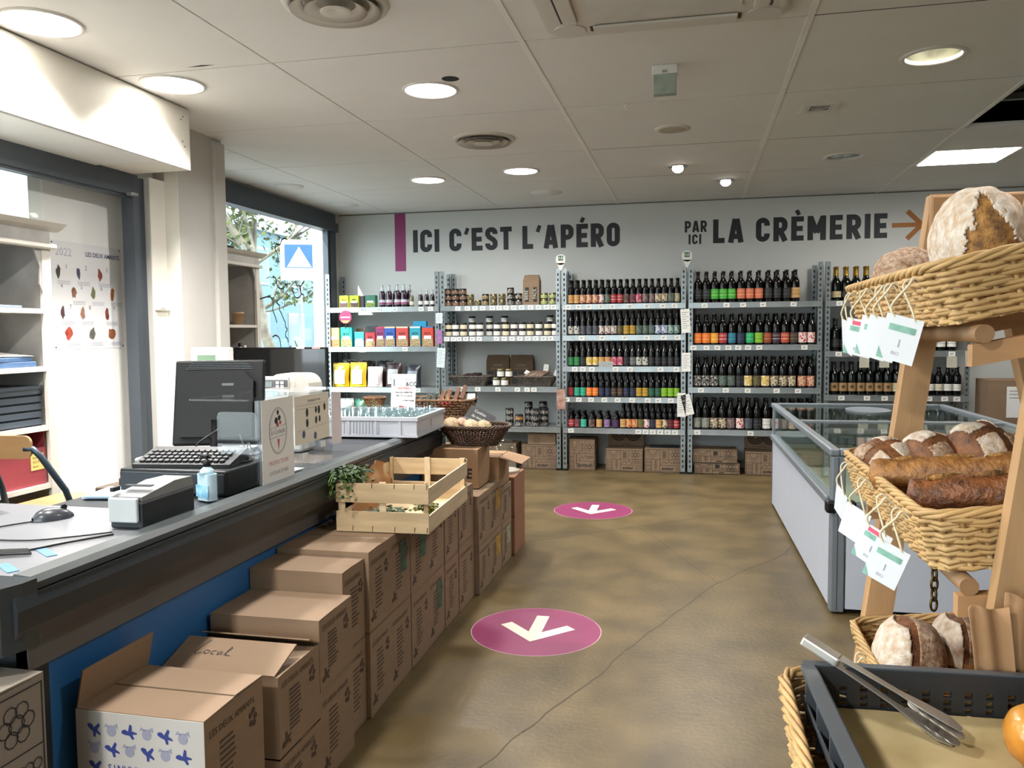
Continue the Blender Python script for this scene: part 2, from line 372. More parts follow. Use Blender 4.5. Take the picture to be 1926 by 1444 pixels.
can(1.10, 6.606, 'unlit recessed can light with bare metal reflector near the lit panel', False)
# square LED panel
t = thing('ceiling_light_panel', 'square lit LED panel glaring white beside the open ceiling hole', 'ceiling light', (2.01, 6.84, ZC))
obj('frame', MB().box(-.3, .3, -.28, .28, -.006, -.0005), trimw, t)
obj('diffuser', MB().box(-.28, .28, -.26, .26, -.009, -.0065), glow('panel_diffuser_lit', (1, .97, .92), 10.), t)
l = area('panel_light', t, (0, 0, -.02), .25, 13, (1, .95, .86)); l.data.shape = 'SQUARE'
# round air vents with concentric cones
ventm = mat('vent_white', '#cfcac1', .5, var=.03); ventd = mat('vent_shadow', '#b0aaa0', .8)
def vent(x, y, r, label):
    t = thing('air_vent', label, 'vent', (x, y, ZC), 0, 'round ceiling air vents')
    obj('outer_ring', MB().lathe([(r, 0), (r*.97, -.012), (r*.86, -.016), (r*.78, -.002)], 40, cap=False), ventm, t)
    obj('throat', MB().lathe([(r*.8, -.0015), (.001, -.0012)], 40, cap=False), ventd, t)
    for k in (.70, .44, .20):
        obj('cone_ring', MB().lathe([(r*k+.028, -.03), (r*k+.03, -.032), (r*k-.012, -.008), (r*k-.016, -.006)] if k > .3 else [(r*.30, -.034), (r*.27, -.038), (r*.1, -.03), (.001, -.026)], 40, cap=False), ventm, t)
vent(-1.385, 3.06, .212, 'large round ceiling air vent with concentric rings at the top edge')
vent(-1.386, 5.381, .212, 'smaller looking round ceiling air vent with concentric rings, midway down the room')
# cassette air conditioner
t = thing('air_conditioner', 'white ceiling cassette air conditioner with rounded corners and flaps', 'air conditioner', (-.125, 3.09, ZC))
acm = mat('ac_plastic', '#d4d0ca', .4, var=.02)
obj('panel', MB().prism(rrect(-.495, .495, -.49, .49, .05), -.012, -.0005).prism(rrect(-.47, .47, -.465, .465, .09), -.034, -.012), acm, t)
obj('intake_grille', MB().prism(rrect(-.30, .30, -.295, .295, .04), -.044, -.034), mat('ac_grille', '#d9d8d4', .5), t)
for k in range(4):
    M = Matrix.Rotation(k*math.pi/2, 4, 'Z')
    obj('air_flap', MB().bev(-.29, .29, .345, .405, -.048, -.036, .004, M @ Matrix.Translation((0, 0, 0))), acm, t)
    obj('flap_slot', MB().box(-.30, .30, .41, .418, -.0345, -.0342, M).box(-.305, -.29, .36, .415, -.0355, -.0342, M).box(.29, .305, .36, .415, -.0355, -.0342, M), mat('ac_slot', '#3d3a36', .8), t)
    obj('corner_cover', MB().prism(rrect(.325, .46, .325, .455, .05), -.039, -.034, M), acm, t)
obj('panel_gap', MB().box(-.0, .36, .492, .500, -.0028, -.0012).box(-.004, .012, .47, .50, -.0128, -.0122), MATS['ac_slot'], t)
# small round speaker, blank covers, hole
t = thing('ceiling_speaker', 'small round ceiling speaker with beige perforated face', 'speaker', (-.14, 5.424, ZC))
obj('rim', MB().lathe([(.115, 0), (.112, -.008), (.085, -.01)], 32, cap=False), ventm, t); obj('grille', MB().lathe([(.085, -.01), (.05, -.013), (.001, -.014)], 32, cap=False), mat('speaker_grille', '#b7ab99', .7, bump=.4, bs=400), t)
t = thing('blank_cover', 'plain round cover plate closing a ceiling hole before the back wall', 'cover', (-1.351, 7.573, ZC), 0, 'blank ceiling covers'); obj('disc', MB().lathe([(.15, 0), (.148, -.004), (.001, -.0045)], 32, cap=False), tile_m, t)
for x, y, lb in ((-3.49, 6.643, 'plain round cover plate in the ceiling strip along the window, nearer one'), (-3.45, 7.75, 'plain round cover plate in the ceiling strip near the window corner')):
    t = thing('blank_cover', lb, 'cover', (x, y, ZC), 0, 'blank ceiling covers'); obj('disc', MB().lathe([(.13, 0), (.128, -.005), (.001, -.0055)], 32, cap=False), tile_m, t)
obj('ceiling_hole', MB().lathe([(.045, -.0006), (.001, -.0006)], 20, o=(-1.226, 4.084, ZC), cap=False), dark_m, ceil)
obj('ceiling_tear', MB().flat([(-2.42, 3.60), (-2.33, 3.585), (-2.26, 3.60), (-2.33, 3.606)], ZC-.0006), dark_m, ceil)
# emergency light block
t = thing('emergency_light', 'small boxy emergency light hanging from the ceiling, pale green lens', 'emergency light', (-.145, 4.15, ZC))
obj('base', MB().bev(-.062, .062, -.03, .03, -.045, -.0005, .004), white_pl, t); obj('clip', MB().bev(-.012, .012, -.036, -.03, -.04, -.028, .002), mat('clip_grey', '#9a9c9a', .5), t)
obj('lens', MB().bev(-.056, .056, -.027, .027, -.14, -.045, .004), mat('green_lens', '#a5b3a8', .15, var=.1, vs=30, coat=.5), t)
# square halogen downlight
t = thing('square_downlight', 'unlit square recessed halogen light in a white frame', 'ceiling light', (.712, 5.131, ZC))
obj('frame', MB().box(-.1, .1, -.1, -.07, -.008, -.0005).box(-.1, .1, .07, .1, -.008, -.0005).box(-.1, -.07, -.07, .07, -.008, -.0005).box(.07, .1, -.07, .07, -.008, -.0005), trimw, t)
obj('recess', MB().box(-.07, .07, -.07, .07, -.002, -.001), mat('halogen_recess', '#55524c', .4), t); obj('reflector', MB().lathe([(.05, -.003), (.03, -.009), (.001, -.009)], 20, cap=False), refl, t)
obj('inner_frame', MB().box(-.068, .068, -.068, -.055, -.006, -.002).box(-.068, .068, .055, .068, -.006, -.002).box(-.068, -.055, -.055, .055, -.006, -.002).box(.055, .068, -.055, .055, -.006, -.002), trimw, t)
t = thing('ceiling_hook', 'tiny white hook hanging from a ceiling joint', 'hook', (-.39, 4.78, ZC)); obj('stem', MB().tube([(0, 0, 0), (0, 0, -.02), (.012, 0, -.035), (.0, 0, -.045)], .004, 6), white_pl, t)

# ================================================================== WALL LETTERING
def letters(word, x, z, h, gap, tk, m, root, pen=None):
    """condensed bold capitals; every letter a part"""
    wd = {'I': .20, "'": .22, ' ': .34, 'M': .70, 'L': .46, 'E': .48, 'T': .50, 'A': .60}
    t = tk
    def arc(cx, cy, rx, ry, a0, a1, n=8): return [(cx+rx*math.cos(R(a0+(a1-a0)*i/n)), cy+ry*math.sin(R(a0+(a1-a0)*i/n))) for i in range(n+1)]
    for ch in word:
        base = {'É': 'E', 'È': 'E'}.get(ch, ch); w = wd.get(base, .54); a = t/2; st = []; r = min(.2, w/2-a)
        if base == 'I': st = [[(w/2, 0), (w/2, 1)]]
        elif base == "'": st = [[(.17, 1.0), (.07, .72)]]
        elif base == 'L': st = [[(a, 1), (a, a), (a, 0)], [(0, a), (w, a)]]
        elif base == 'T': st = [[(0, 1-a), (w, 1-a)], [(w/2, 0), (w/2, 1-a)]]
        elif base == 'E': st = [[(a, 0), (a, 1)], [(0, a), (w, a)], [(0, 1-a), (w, 1-a)], [(0, .5), (w*.92, .5)]]
        elif base == 'A': st = [[(a*.9, 0), (w/2-.03, 1)], [(w-a*.9, 0), (w/2+.03, 1)], [(w*.24, .26), (w*.76, .26)]]
        elif base == 'M': st = [[(a, 0), (a, 1)], [(w-a, 0), (w-a, 1)], [(a, .96), (w/2, .30)], [(w-a, .96), (w/2, .30)]]
        elif base == 'O': st = [arc(w-a-r, 1-a-r, r, r, 0, 90)+arc(a+r, 1-a-r, r, r, 90, 180)+arc(a+r, a+r, r, r, 180, 270)+arc(w-a-r, a+r, r, r, 270, 360), 'closed']
        elif base == 'C': st = [[(w-a, .66)]+arc(w-a-r, 1-a-r, r, r, 0, 90)+arc(a+r, 1-a-r, r, r, 90, 180)+arc(a+r, a+r, r, r, 180, 270)+arc(w-a-r, a+r, r, r, 270, 360)+[(w-a, .34)]]
        elif base == 'S': st = [[(w-a, .70)]+arc(w-a-r*.9, 1-a-r*.9, r*.9, r*.9, 0, 90)+arc(a+r*.9, 1-a-r*.9, r*.9, r*.9, 90, 180)+[(a, .68), (a+.06, .58), (w-a-.06, .44), (w-a, .34)]+arc(w-a-r*.9, a+r*.9, r*.9, r*.9, 0, -90)+arc(a+r*.9, a+r*.9, r*.9, r*.9, 270, 180)+[(a, .30)]]
        elif base in 'PR':
            st = [[(a, 0), (a, 1)], [(0, 1-a), (w-a-.17, 1-a)]+arc(w-a-.17, 1-a-.17, .17, .17, 90, 0)+arc(w-a-.17, .45+.17, .17, .17, 0, -90)+[(0, .45)]]
            if base == 'R': st.append([(w*.48, .45), (w-a*.8, 0)])
        if ch == 'É': st.append([(w*.42, 1.06), (w*.62, 1.26)])
        if ch == 'È': st.append([(w*.62, 1.06), (w*.42, 1.26)])
        if st:
            mb = MB(); cl = st[-1] == 'closed'
            for q in st:
                if q == 'closed': continue
                mb.stroke([(p[0]*h, p[1]*h) for p in q], t*h*(.72 if base == "'" or (q is st[-1] and ch in 'ÉÈ') else 1), 0, FRONT(x, YW-.0015-.0006*st.index(q), z), cl)
            obj('letter', mb, m, root)
        x += w*h+(gap*h if ch != ' ' else 0)
    return x
blk = mat('lettering_black', '#23222a', .6, var=.03)
t = thing('wall_lettering', "black wall lettering reading ICI C'EST L'APÉRO beside the pink bar", 'lettering', (0, 0, 0))
xe = letters("ICI C'EST L'APÉRO", -2.963, 2.247, .240, .115, .215, blk, t)
_sx = (2.963-.74)/(xe+2.963-.027); t.scale = (_sx, 1, 1); t.location.x = -2.963+2.963*_sx
t = thing('wall_lettering', 'small black wall lettering PAR above ICI, beside larger words', 'lettering')
letters('PAR', -.093, 2.362, .112, .12, .2, blk, t); letters('ICI', -.055, 2.243, .098, .16, .2, blk, t)
t = thing('wall_lettering', 'large black wall lettering reading LA CRÈMERIE', 'lettering')
xe = letters('LA CRÈMERIE', .183, 2.246, .234, .14, .215, blk, t)
_sx = (1.797-.183)/(xe-.183-.03); t.scale = (_sx, 1, 1); t.location.x = .183-.183*_sx
ar = mat('arrow_ochre', '#a8682c', .6, var=.04)
obj_ = obj('wall_arrow', MB().stroke([(0, 0), (.25, 0)], .042, 0, FRONT(1.835, YW-.002, 2.362)).stroke([(.135, .13), (.262, 0), (.135, -.13)], .044, 0, FRONT(1.835, YW-.0028, 2.362)), ar)
tag(obj_, 'brown painted arrow pointing right at the end of the lettering', 'arrow')
o = obj('wall_bar', MB().box(-3.172, -3.05, YW-.003, YW-.0005, 2.05, 2.672), mat('wall_pink', '#8e3366', .6, var=.03)); tag(o, 'vertical magenta bar on the back wall before the lettering', 'wall mark')

# ================================================================== FLOOR STICKERS
pink_m = mat('sticker_magenta', '#86305a', .4, var=.06, vs=4); arrow_w = mat('sticker_white', '#d9cfc0', .5, var=.05)
def floor_arrow(x, y, label):
    t = thing('floor_sticker', label, 'floor sticker', (x, y, 0), 0, 'round arrow stickers on the floor')
    obj('disc', MB().lathe([(.298, .0012), (.001, .0014)], 48, cap=False, smooth=False), pink_m, t)
    obj('pale_edge', MB().lathe([(.302, .0006), (.296, .0009)], 48, cap=False, smooth=False), mat('sticker_edge', '#c59aa8', .5), t)
    obj('arrow', MB().stroke([(0, .19), (0, -.1)], .06, .002).stroke([(-.155, .06), (0, -.1), (.155, .06)], .062, .0024), arrow_w, t)
floor_arrow(-.705, 3.61, 'magenta arrow sticker on the floor, the nearer and larger looking one')
floor_arrow(-.752, 6.18, 'magenta arrow sticker on the floor, the farther one near the shelves')
# ================================================================== SHELVING
ROWS = {
'C1': [(-1.233, 'tan'), (-1.173, 'tan'), (-1.111, 'red and cream'), (-1.051, 'red and cream'), (-0.990, 'red and cream'), (-0.905, 'white and red'), (-0.833, 'grey green'), (-0.756, 'red'), (-0.688, 'red'), (-0.623, 'dark floral'), (-0.560, 'dark pink'), (-0.500, 'pink'), (-0.436, 'grey pink'), (-0.373, 'grey pink'), (-0.307, 'cream and black'), (-0.250, 'cream and black'), (-0.174, 'grey green'), (-0.121, 'beige')],
'C2': [(-1.208, 'white swirl'), (-1.141, 'white swirl'), (-1.072, 'slate'), (-1.014, 'slate'), (-0.964, 'slate'), (-0.913, 'white and maroon'), (-0.852, 'white and maroon'), (-0.788, 'white and maroon'), (-0.711, 'olive'), (-0.650, 'gold'), (-0.598, 'gold'), (-0.528, 'grey green'), (-0.463, 'grey green'), (-0.395, 'grey green'), (-0.321, 'blue and white'), (-0.257, 'blue and white'), (-0.179, 'teal and white'), (-0.123, 'teal and white')],
'C3': [(-1.233, 'green'), (-1.169, 'green'), (-1.086, 'black'), (-1.013, 'yellow'), (-0.949, 'yellow'), (-0.847, 'peach'), (-0.792, 'peach'), (-0.733, 'pink'), (-0.662, 'pink'), (-0.599, 'black'), (-0.543, 'grey'), (-0.473, 'black dotted'), (-0.413, 'black dotted'), (-0.348, 'black'), (-0.283, 'black'), (-0.220, 'black'), (-0.158, 'black'), (-0.107, 'black')],
'C4': [(-1.177, 'dark red'), (-1.117, 'teal'), (-1.056, 'teal'), (-0.996, 'orange'), (-0.930, 'orange'), (-0.851, 'navy'), (-0.793, 'navy'), (-0.737, 'brown'), (-0.674, 'brown'), (-0.607, 'navy'), (-0.542, 'navy'), (-0.474, 'gold'), (-0.420, 'gold'), (-0.361, 'dark green'), (-0.299, 'dark green'), (-0.237, 'lime'), (-0.174, 'lime'), (-0.111, 'lime')],
'C5': [(-0.659, 'tan'), (-0.598, 'peach and red'), (-0.536, 'peach and red'), (-0.472, 'green and red'), (-0.414, 'white and red'), (-0.350, 'navy'), (-0.287, 'peach'), (-0.226, 'cream and black'), (-0.163, 'maroon'), (-0.106, 'red')],
'C5s': [(-1.211, 'red'), (-1.138, 'dark pink'), (-1.065, 'turquoise'), (-0.979, 'dark floral'), (-0.907, 'peach'), (-0.828, 'lilac'), (-0.743, 'purple')],
'D1': [(0.021, 'black'), (0.097, 'black'), (0.187, 'bright green'), (0.269, 'bright green'), (0.348, 'bright green'), (0.433, 'salmon'), (0.514, 'salmon'), (0.596, 'salmon'), (0.682, 'black'), (0.759, 'black'), (0.844, 'black'), (0.919, 'tan')],
'D2': [(0.011, 'orange'), (0.087, 'orange'), (0.175, 'amber'), (0.257, 'red'), (0.355, 'blue teal'), (0.436, 'navy'), (0.518, 'emerald'), (0.608, 'lime'), (0.698, 'rust'), (0.787, 'purple black'), (0.882, 'coral'), (0.962, 'brown'), (1.047, 'red and white'), (1.134, 'red and white')],
'D3': [(0.008, 'black and white'), (0.079, 'black and white'), (0.162, 'black and white'), (0.248, 'grey green'), (0.331, 'grey green'), (0.407, 'black'), (0.492, 'yellow'), (0.570, 'olive'), (0.656, 'yellow'), (0.742, 'cream and black'), (0.810, 'cream and black'), (0.895, 'cream and black'), (0.989, 'red and cream'), (1.072, 'red and cream')],
'D4': [(0.025, 'pale grey'), (0.095, 'pale grey'), (0.186, 'cream and black'), (0.269, 'cream and black'), (0.349, 'grey pink'), (0.435, 'red and white'), (0.508, 'slate'), (0.583, 'black'), (0.677, 'plain white'), (0.794, 'pale grey'), (0.880, 'pale grey'), (0.969, 'red and white'), (1.052, 'red and white'), (1.134, 'red and white')],
'E1': [(1.280, 'cream crest'), (1.340, 'black'), (1.437, 'black'), (1.539, 'black')],
'E2': [(1.278, 'black'), (1.347, 'black'), (1.427, 'black'), (1.513, 'pale pink'), (1.587, 'plain white'), (1.689, 'plain white'), (1.795, 'plain white'), (1.901, 'plain white'), (1.979, 'plain white'), (2.090, 'plain white'), (2.174, 'plain white'), (2.263, 'plain white')],
'E3': [(1.272, 'kraft'), (1.345, 'kraft'), (1.405, 'kraft'), (1.466, 'kraft'), (1.530, 'kraft'), (1.598, 'kraft'), (1.676, 'kraft'), (1.758, 'cream'), (1.865, 'cream'), (1.921, 'cream'), (1.987, 'cream'), (2.054, 'cream')],
'E3b': [(2.120, 'plain white'), (2.186, 'whisky'), (2.274, 'plain white'), (2.356, 'plain white')],
}
galv = mat('galvanised_steel', '#9aa1a4', .34, .75, var=.12, vs=12)
lipm = mat('shelf_lip_steel', '#a9afb1', .3, .7, var=.10, vs=10)
hole_m = mat('slot_hole', '#2b2f31', .8)
tagm = mat('price_ticket', '#e4e2dc', .6, var=.03); tagl = mat('ticket_print', '#6b6a70', .7)
YF = 7.93; YB = 8.335
BAYS = {'A': (-3.775, -2.535, (1.65, 1.24, .816, .43), 'snack bay by the window'),
        'B': (-2.515, -1.285, (1.649, 1.341, .832, .429), 'jar bay'),
        'C': (-1.265, -.075, (1.646, 1.342, 1.037, .736, .429), 'small-bottle beer bay'),
        'D': (-.05, 1.155, (1.643, 1.243, .838, .433), 'large-bottle beer bay'),
        'E': (1.18, 2.40, (1.643, 1.18, .776, .40), 'wine bay behind the freezer')}
UP = {}
def upright(parent, x, y, s, sy):
    """slotted angle post; s: flange direction along x, sy: flange direction along y"""
    a = MB().box(min(0, s*.042), max(0, s*.042), -.001, .001, 0, 2.0).box(-.001, .001, min(0, sy*.04), max(0, sy*.04), 0, 2.0)
    u = obj('upright', a, galv, parent, (x, y, 0))
    h = MB()
    for i in range(38):
        z = .06+i*.0505; c = s*.021
        h.add([(c-.008, -.0022, z), (c+.008, -.0022, z), (c+.006, -.0022, z+.026), (c-.006, -.0022, z+.026)], [(0, 1, 2, 3)])
    obj('slot_holes', h, hole_m, u)['kind'] = 'stuff'
    obj('foot', MB().box(min(0, s*.046)-.003, max(0, s*.046)+.003, -.006, .04, 0, .02), black_pl, u)
TK = MB().box(-.027, .027, -.0015, 0, -.02, .02).mesh('price_ticket'); TK.materials.append(tagm)
TL = MB().box(-.016, .016, -.0022, -.0016, .002, .007).box(-.016, .006, -.0022, -.0016, -.008, -.003).mesh('ticket_print'); TL.materials.append(tagl)
TICK = {'A0': '-3.36 -3.18 -3.0 -2.72 -2.62', 'A1': '-3.3 -2.9', 'A2': '-3.3 -2.77', 'B0': '-2.33 -2.23 -2.15 -2.07 -1.97 -1.9 -1.83 -1.75 -1.67 -1.58 -1.5 -1.42 -1.35',
        'B1': '-2.45 -2.38 -2.32 -2.25 -2.18 -2.11 -1.93 -1.85 -1.77 -1.69 -1.61 -1.53 -1.45 -1.38', 'B2': '-2.3 -2.13 -1.92 -1.72 -1.62 -1.55',
        'C0': '-1.2 -1.1 -1.0 -.88 -.77 -.6 -.44 -.29 -.18', 'C1': '-1.07 -.87 -.65 -.44 -.28 -.15', 'C2': '-1.14 -1.06 -.97 -.74 -.6 -.31 -.16', 'C3': '-1.22 -1.1 -.98 -.85 -.72 -.58 -.43 -.33 -.21', 'C4': '-1.18 -.52 -.45 -.38 -.31 -.24 -.17',
        'D0': '.1 .3 .45 .63 .9', 'D1': '0 .12 .22 .32 .41 .5 .6 1.0', 'D2': '.07 .3 .5 .76 .95', 'D3': '.04 .53 .75', 'E0': '1.3 1.42', 'E1': '1.3 1.5 1.7 1.85 2.0 2.25', 'E2': '1.33 1.55 1.7 1.87 2.07 2.2 2.3', 'E3': '1.4 1.7 2.0'}
for k, (x0, x1, zs, nm) in BAYS.items():
    t = thing('shelving_unit', 'galvanised slotted-angle shelving unit, the '+nm, 'shelf unit', (0, 0, 0), 0, 'metal shelving along the back wall')
    for x, s in ((x0, 1), (x1, -1)):
        upright(t, x, YF, s, 1); upright(t, x, YB, s, -1)
    for i, z in enumerate(zs):
        sh = obj('shelf', MB().box(x0+.004, x1-.004, YF-.004, YB, z-.004, z).box(x0+.003, x1-.003, YF-.008, YF-.004, z-.052, z).box(x0+.003, x1-.003, YF-.011, YF-.008, z-.012, z-.002).box(x0+.003, x1-.003, YF-.011, YF-.008, z-.052, z-.043), lipm, t)
        for xs in TICK.get(k+str(i), '').split():
            p = link('price_ticket', TK, None, sh, (float(xs), YF-.0115, z-.027), (0, R(random.uniform(-4, 4)), 0)); 
            q = link('ticket_print', TL, None, sh, (float(xs), YF-.0115, z-.027), p.rotation_euler)
# ---- bottle kinds
def prof_body(r, hb, hs, hn, rn, h):   # body top, shoulder, neck radius
    return [(r*.9, 0), (r, .006), (r, hb), (r*.93, hb+(hs-hb)*.3), (r*.6, hb+(hs-hb)*.72), (rn*1.15, hs), (rn, hn), (rn, h-.012), (rn*1.12, h-.010), (rn*1.12, h-.004), (rn, h)]
brown_g = mat('brown_bottle_glass', '#070403', .16, var=.1, coat=.15, spec=.35); green_g = mat('green_bottle_glass', '#050906', .14, var=.1, coat=.15, spec=.35); black_g = mat('black_bottle_glass', '#050506', .14, var=.1, coat=.15, spec=.35)
KIND = {}
def kind(k, r, hb, hs, hn, rn, h, l0, l1, glass, capm, foil=None, n=14):
    b = MB().lathe(prof_body(r, hb, hs, hn, rn, h), n).mesh('bottle_glass'); b.materials.append(glass)
    lb = MB().lathe([(r+.0006, l0), (r+.0006, l1)], n*2, cap=False).mesh('paper_label'); lb.materials.append(paper_m)
    if foil: cp = MB().lathe([(rn*1.25, h-foil), (rn*1.12, h-foil*.5), (rn*1.12, h-.012), (rn*1.3, h-.01), (rn*1.3, h+.001), (.001, h+.002)], n, cap=False)
    else: cp = MB().lathe([(rn*1.25, h-.008), (rn*1.28, h-.001), (rn*1.1, h+.003), (.001, h+.0035)], n, cap=False)
    c = cp.mesh('cap'); c.materials.append(capm); KIND[k] = (b, lb, c, h, 'foil' if foil else 'cap', r)
capk = mat('crown_cap_black', '#1a1a1c', .3, .5); capg = mat('crown_cap_dull', '#3a3833', .3, .7); gold = mat('gold_foil', '#b08a3a', .3, .85, var=.15, vs=40, bump=.5, bs=120)
kind('small', .0295, .140, .178, .20, .0135, .236, .012, .092, brown_g, capk)
kind('short', .0295, .105, .13, .142, .0150, .160, .010, .085, brown_g, capk)
kind('large', .0375, .178, .232, .26, .0145, .293, .034, .128, brown_g, capg)
kind('tall', .0375, .178, .232, .26, .0145, .293, .018, .112, brown_g, capg)
kind('wine', .037, .19, .225, .24, .0145, .302, .035, .112, green_g, mat('wine_capsule', '#161216', .4), foil=.055)
kind('sparkling', .042, .155, .215, .25, .0155, .312, .03, .085, green_g, gold, foil=.085)
kind('juice', .036, .17, .215, .235, .0150, .255, .045, .105, black_g, capk)
LM = {}
COLR = {'tan': ('#c2975f', '#8a5a2e', 1), 'red and cream': ('#c9a886', '#a03a33', 2), 'white and red': ('#cfc8c2', '#a33340', 2), 'grey green': ('#5c6a60', '#39463e', 2), 'red': ('#a62a32', '#d8c8c0', 1), 'dark floral': ('#4a3a35', '#8c6a5a', 2),
        'dark pink': ('#5d3038', '#8d4a58', 2), 'pink': ('#b0415c', '#d9a9b0', 2), 'grey pink': ('#85706c', '#4a3a3c', 2), 'cream and black': ('#c3b294', '#26221f', 2), 'beige': ('#a89a7c', '#77705c', 2), 'white swirl': ('#2b2a2c', '#b7b4ac', 3), 'slate': ('#3c3f45', '#585c63', 2),
        'white and maroon': ('#c4bcb4', '#5f2530', 2), 'olive': ('#5e5632', '#3b3622', 2), 'gold': ('#b08a2f', '#6e5520', 1), 'blue and white': ('#b9bcc6', '#34478c', 2), 'teal and white': ('#93a69c', '#2f5a55', 2), 'green': ('#2f7a47', '#1c4a2c', 1), 'black': ('#17181a', '#4a4c4e', 1),
        'yellow': ('#c8a53a', '#e0d9c4', 2), 'peach': ('#c99a5e', '#8a5a34', 1), 'grey': ('#5b5d5e', '#8c8d8c', 1), 'black dotted': ('#1d1e1e', '#b9b6ab', 3), 'dark red': ('#7c2320', '#b03a34', 1), 'teal': ('#2f9a7d', '#1b6a56', 1), 'orange': ('#d9702a', '#e9b06a', 1), 'navy': ('#1a2038', '#3a4468', 1),
        'brown': ('#3a2c22', '#8a6a48', 1), 'dark green': ('#1f4a38', '#3a7a5c', 1), 'lime': ('#7fae2c', '#4c7a1c', 1), 'peach and red': ('#cf9a62', '#a8402c', 2), 'green and red': ('#3f6a34', '#9a3c34', 2), 'maroon': ('#4d1722', '#a03040', 1), 'turquoise': ('#3fa890', '#2a7a6a', 1), 'lilac': ('#8a6a94', '#5f4668', 1), 'purple': ('#3c2450', '#5a3a70', 1),
        'bright green': ('#3f9a33', '#8fc86a', 1), 'salmon': ('#c1694a', '#e0a080', 1), 'amber': ('#d8972c', '#e9c06a', 1), 'blue teal': ('#256a80', '#4a98a8', 1), 'emerald': ('#219a5a', '#6acb94', 1), 'rust': ('#8a3a24', '#c9865a', 1), 'purple black': ('#33202c', '#b8a8a8', 1), 'coral': ('#b0452f', '#d8b8a0', 1), 'red and white': ('#b62f3a', '#dccfc8', 3),
        'black and white': ('#2c2c2c', '#b8b4a8', 2), 'pale grey': ('#8c8f86', '#62665e', 2), 'plain white': ('#d4d2cc', '#8c8a88', 1), 'cream crest': ('#b9a884', '#8c7a54', 1), 'pale pink': ('#cfb3a8', '#a87a70', 1), 'kraft': ('#957650', '#4a3622', 4), 'cream': ('#bdb594', '#8a825f', 1), 'whisky': ('#c8bfae', '#7a6048', 1)}
def label_mat(c):
    """printed label: plain band, blotches, swirls or a dark emblem on the front"""
    if c in LM: return LM[c]
    a, b, pat = COLR[c]; m = bpy.data.materials.new('label_'+c.replace(' ', '_')); m.use_nodes = True; nt = m.node_tree; bs = nt.nodes['Principled BSDF']; bs.inputs['Roughness'].default_value = .55
    tc = nt.nodes.new('ShaderNodeTexCoord'); mx = nt.nodes.new('ShaderNodeMix'); mx.data_type = 'RGBA'; mx.inputs[6].default_value = (*C3(a), 1); mx.inputs[7].default_value = (*C3(b), 1)
    rp = nt.nodes.new('ShaderNodeValToRGB'); rp.color_ramp.interpolation = 'CONSTANT'
    if pat in (1, 5):
        sp = nt.nodes.new('ShaderNodeSeparateXYZ'); nt.links.new(tc.outputs['Generated'], sp.inputs[0]); nt.links.new(sp.outputs[2], rp.inputs[0])
        e = rp.color_ramp.elements; e[0].position = 0; e[0].color = (0, 0, 0, 1); e[1].position = .34; e[1].color = (.8, .8, .8, 1)
        for p, v in ((.42, 0), (.66, .6), (.70, 0), (.76, .5), (.80, 0)) if pat == 1 else ((.36, 0),): q = e.new(p); q.color = (v, v, v, 1)
    elif pat == 4:
        gr = nt.nodes.new('ShaderNodeTexGradient'); gr.gradient_type = 'SPHERICAL'; mp = nt.nodes.new('ShaderNodeMapping'); mp.inputs['Location'].default_value = (-1.5, 0, -1.6); mp.inputs['Scale'].default_value = (3, 1.2, 3)
        nt.links.new(tc.outputs['Generated'], mp.inputs[0]); nt.links.new(mp.outputs[0], gr.inputs[0]); nt.links.new(gr.outputs[0], rp.inputs[0])
        e = rp.color_ramp.elements; e[0].color = (0, 0, 0, 1); e[1].position = .35; e[1].color = (1, 1, 1, 1)
    else:
        nz = nt.nodes.new('ShaderNodeTexNoise' if pat == 2 else 'ShaderNodeTexVoronoi'); nz.inputs['Scale'].default_value = 55 if pat == 2 else 45
        nt.links.new(tc.outputs['Object'], nz.inputs[0]); nt.links.new(nz.outputs[0], rp.inputs[0])
        e = rp.color_ramp.elements; e[0].color = (0, 0, 0, 1); e[1].position = .52 if pat == 2 else .4; e[1].color = (.9, .9, .9, 1)
    nt.links.new(rp.outputs[0], mx.inputs[0]); nt.links.new(mx.outputs[2], bs.inputs['Base Color']); LM[c] = m; return m
def bottle(k, x, y, z, col, name, label, group, with_label=True):
    b, lb, c, h, cn, r = KIND[k]
    o = link(name, b, None, None, (x, y, z), (0, 0, random.uniform(-.5, .5) if k != 'wine' else 0)); tag(o, label, 'bottle', group)
    if with_label:
        q = link('paper_label', lb, None, o); q.material_slots[0].link = 'OBJECT'; q.material_slots[0].material = label_mat(col)
    link(cn, c, None, o); return o
def spread_x(xs, d, lo, hi):
    xs = [min(max(v, lo), hi) for v in xs]; n = len(xs); d = min(d, (hi-lo)/max(1, n-1))
    for i in range(1, n): xs[i] = max(xs[i], xs[i-1]+d)
    xs[-1] = min(xs[-1], hi)
    for i in range(n-2, -1, -1): xs[i] = min(xs[i], xs[i+1]-d)
    return xs
SN = ['top shelf', 'second shelf', 'third shelf', 'fourth shelf', 'lowest shelf']
ROWDEF = {'C1': ('small', 'brown beer bottle'), 'C2': ('small', 'brown beer bottle'), 'C3': ('small', 'brown beer bottle'), 'C4': ('small', 'brown beer bottle'), 'C5': ('small', 'brown beer bottle'), 'C5s': ('short', 'stubby brown bottle'),
          'D1': ('large', 'tall beer bottle'), 'D2': ('tall', 'tall beer bottle'), 'D3': ('tall', 'tall beer bottle'), 'D4': ('tall', 'tall beer bottle'),
          'E1': ('sparkling', 'gold-necked sparkling bottle'), 'E2': ('wine', 'dark wine bottle'), 'E3': ('wine', 'dark wine bottle'), 'E3b': ('juice', 'wide dark bottle')}
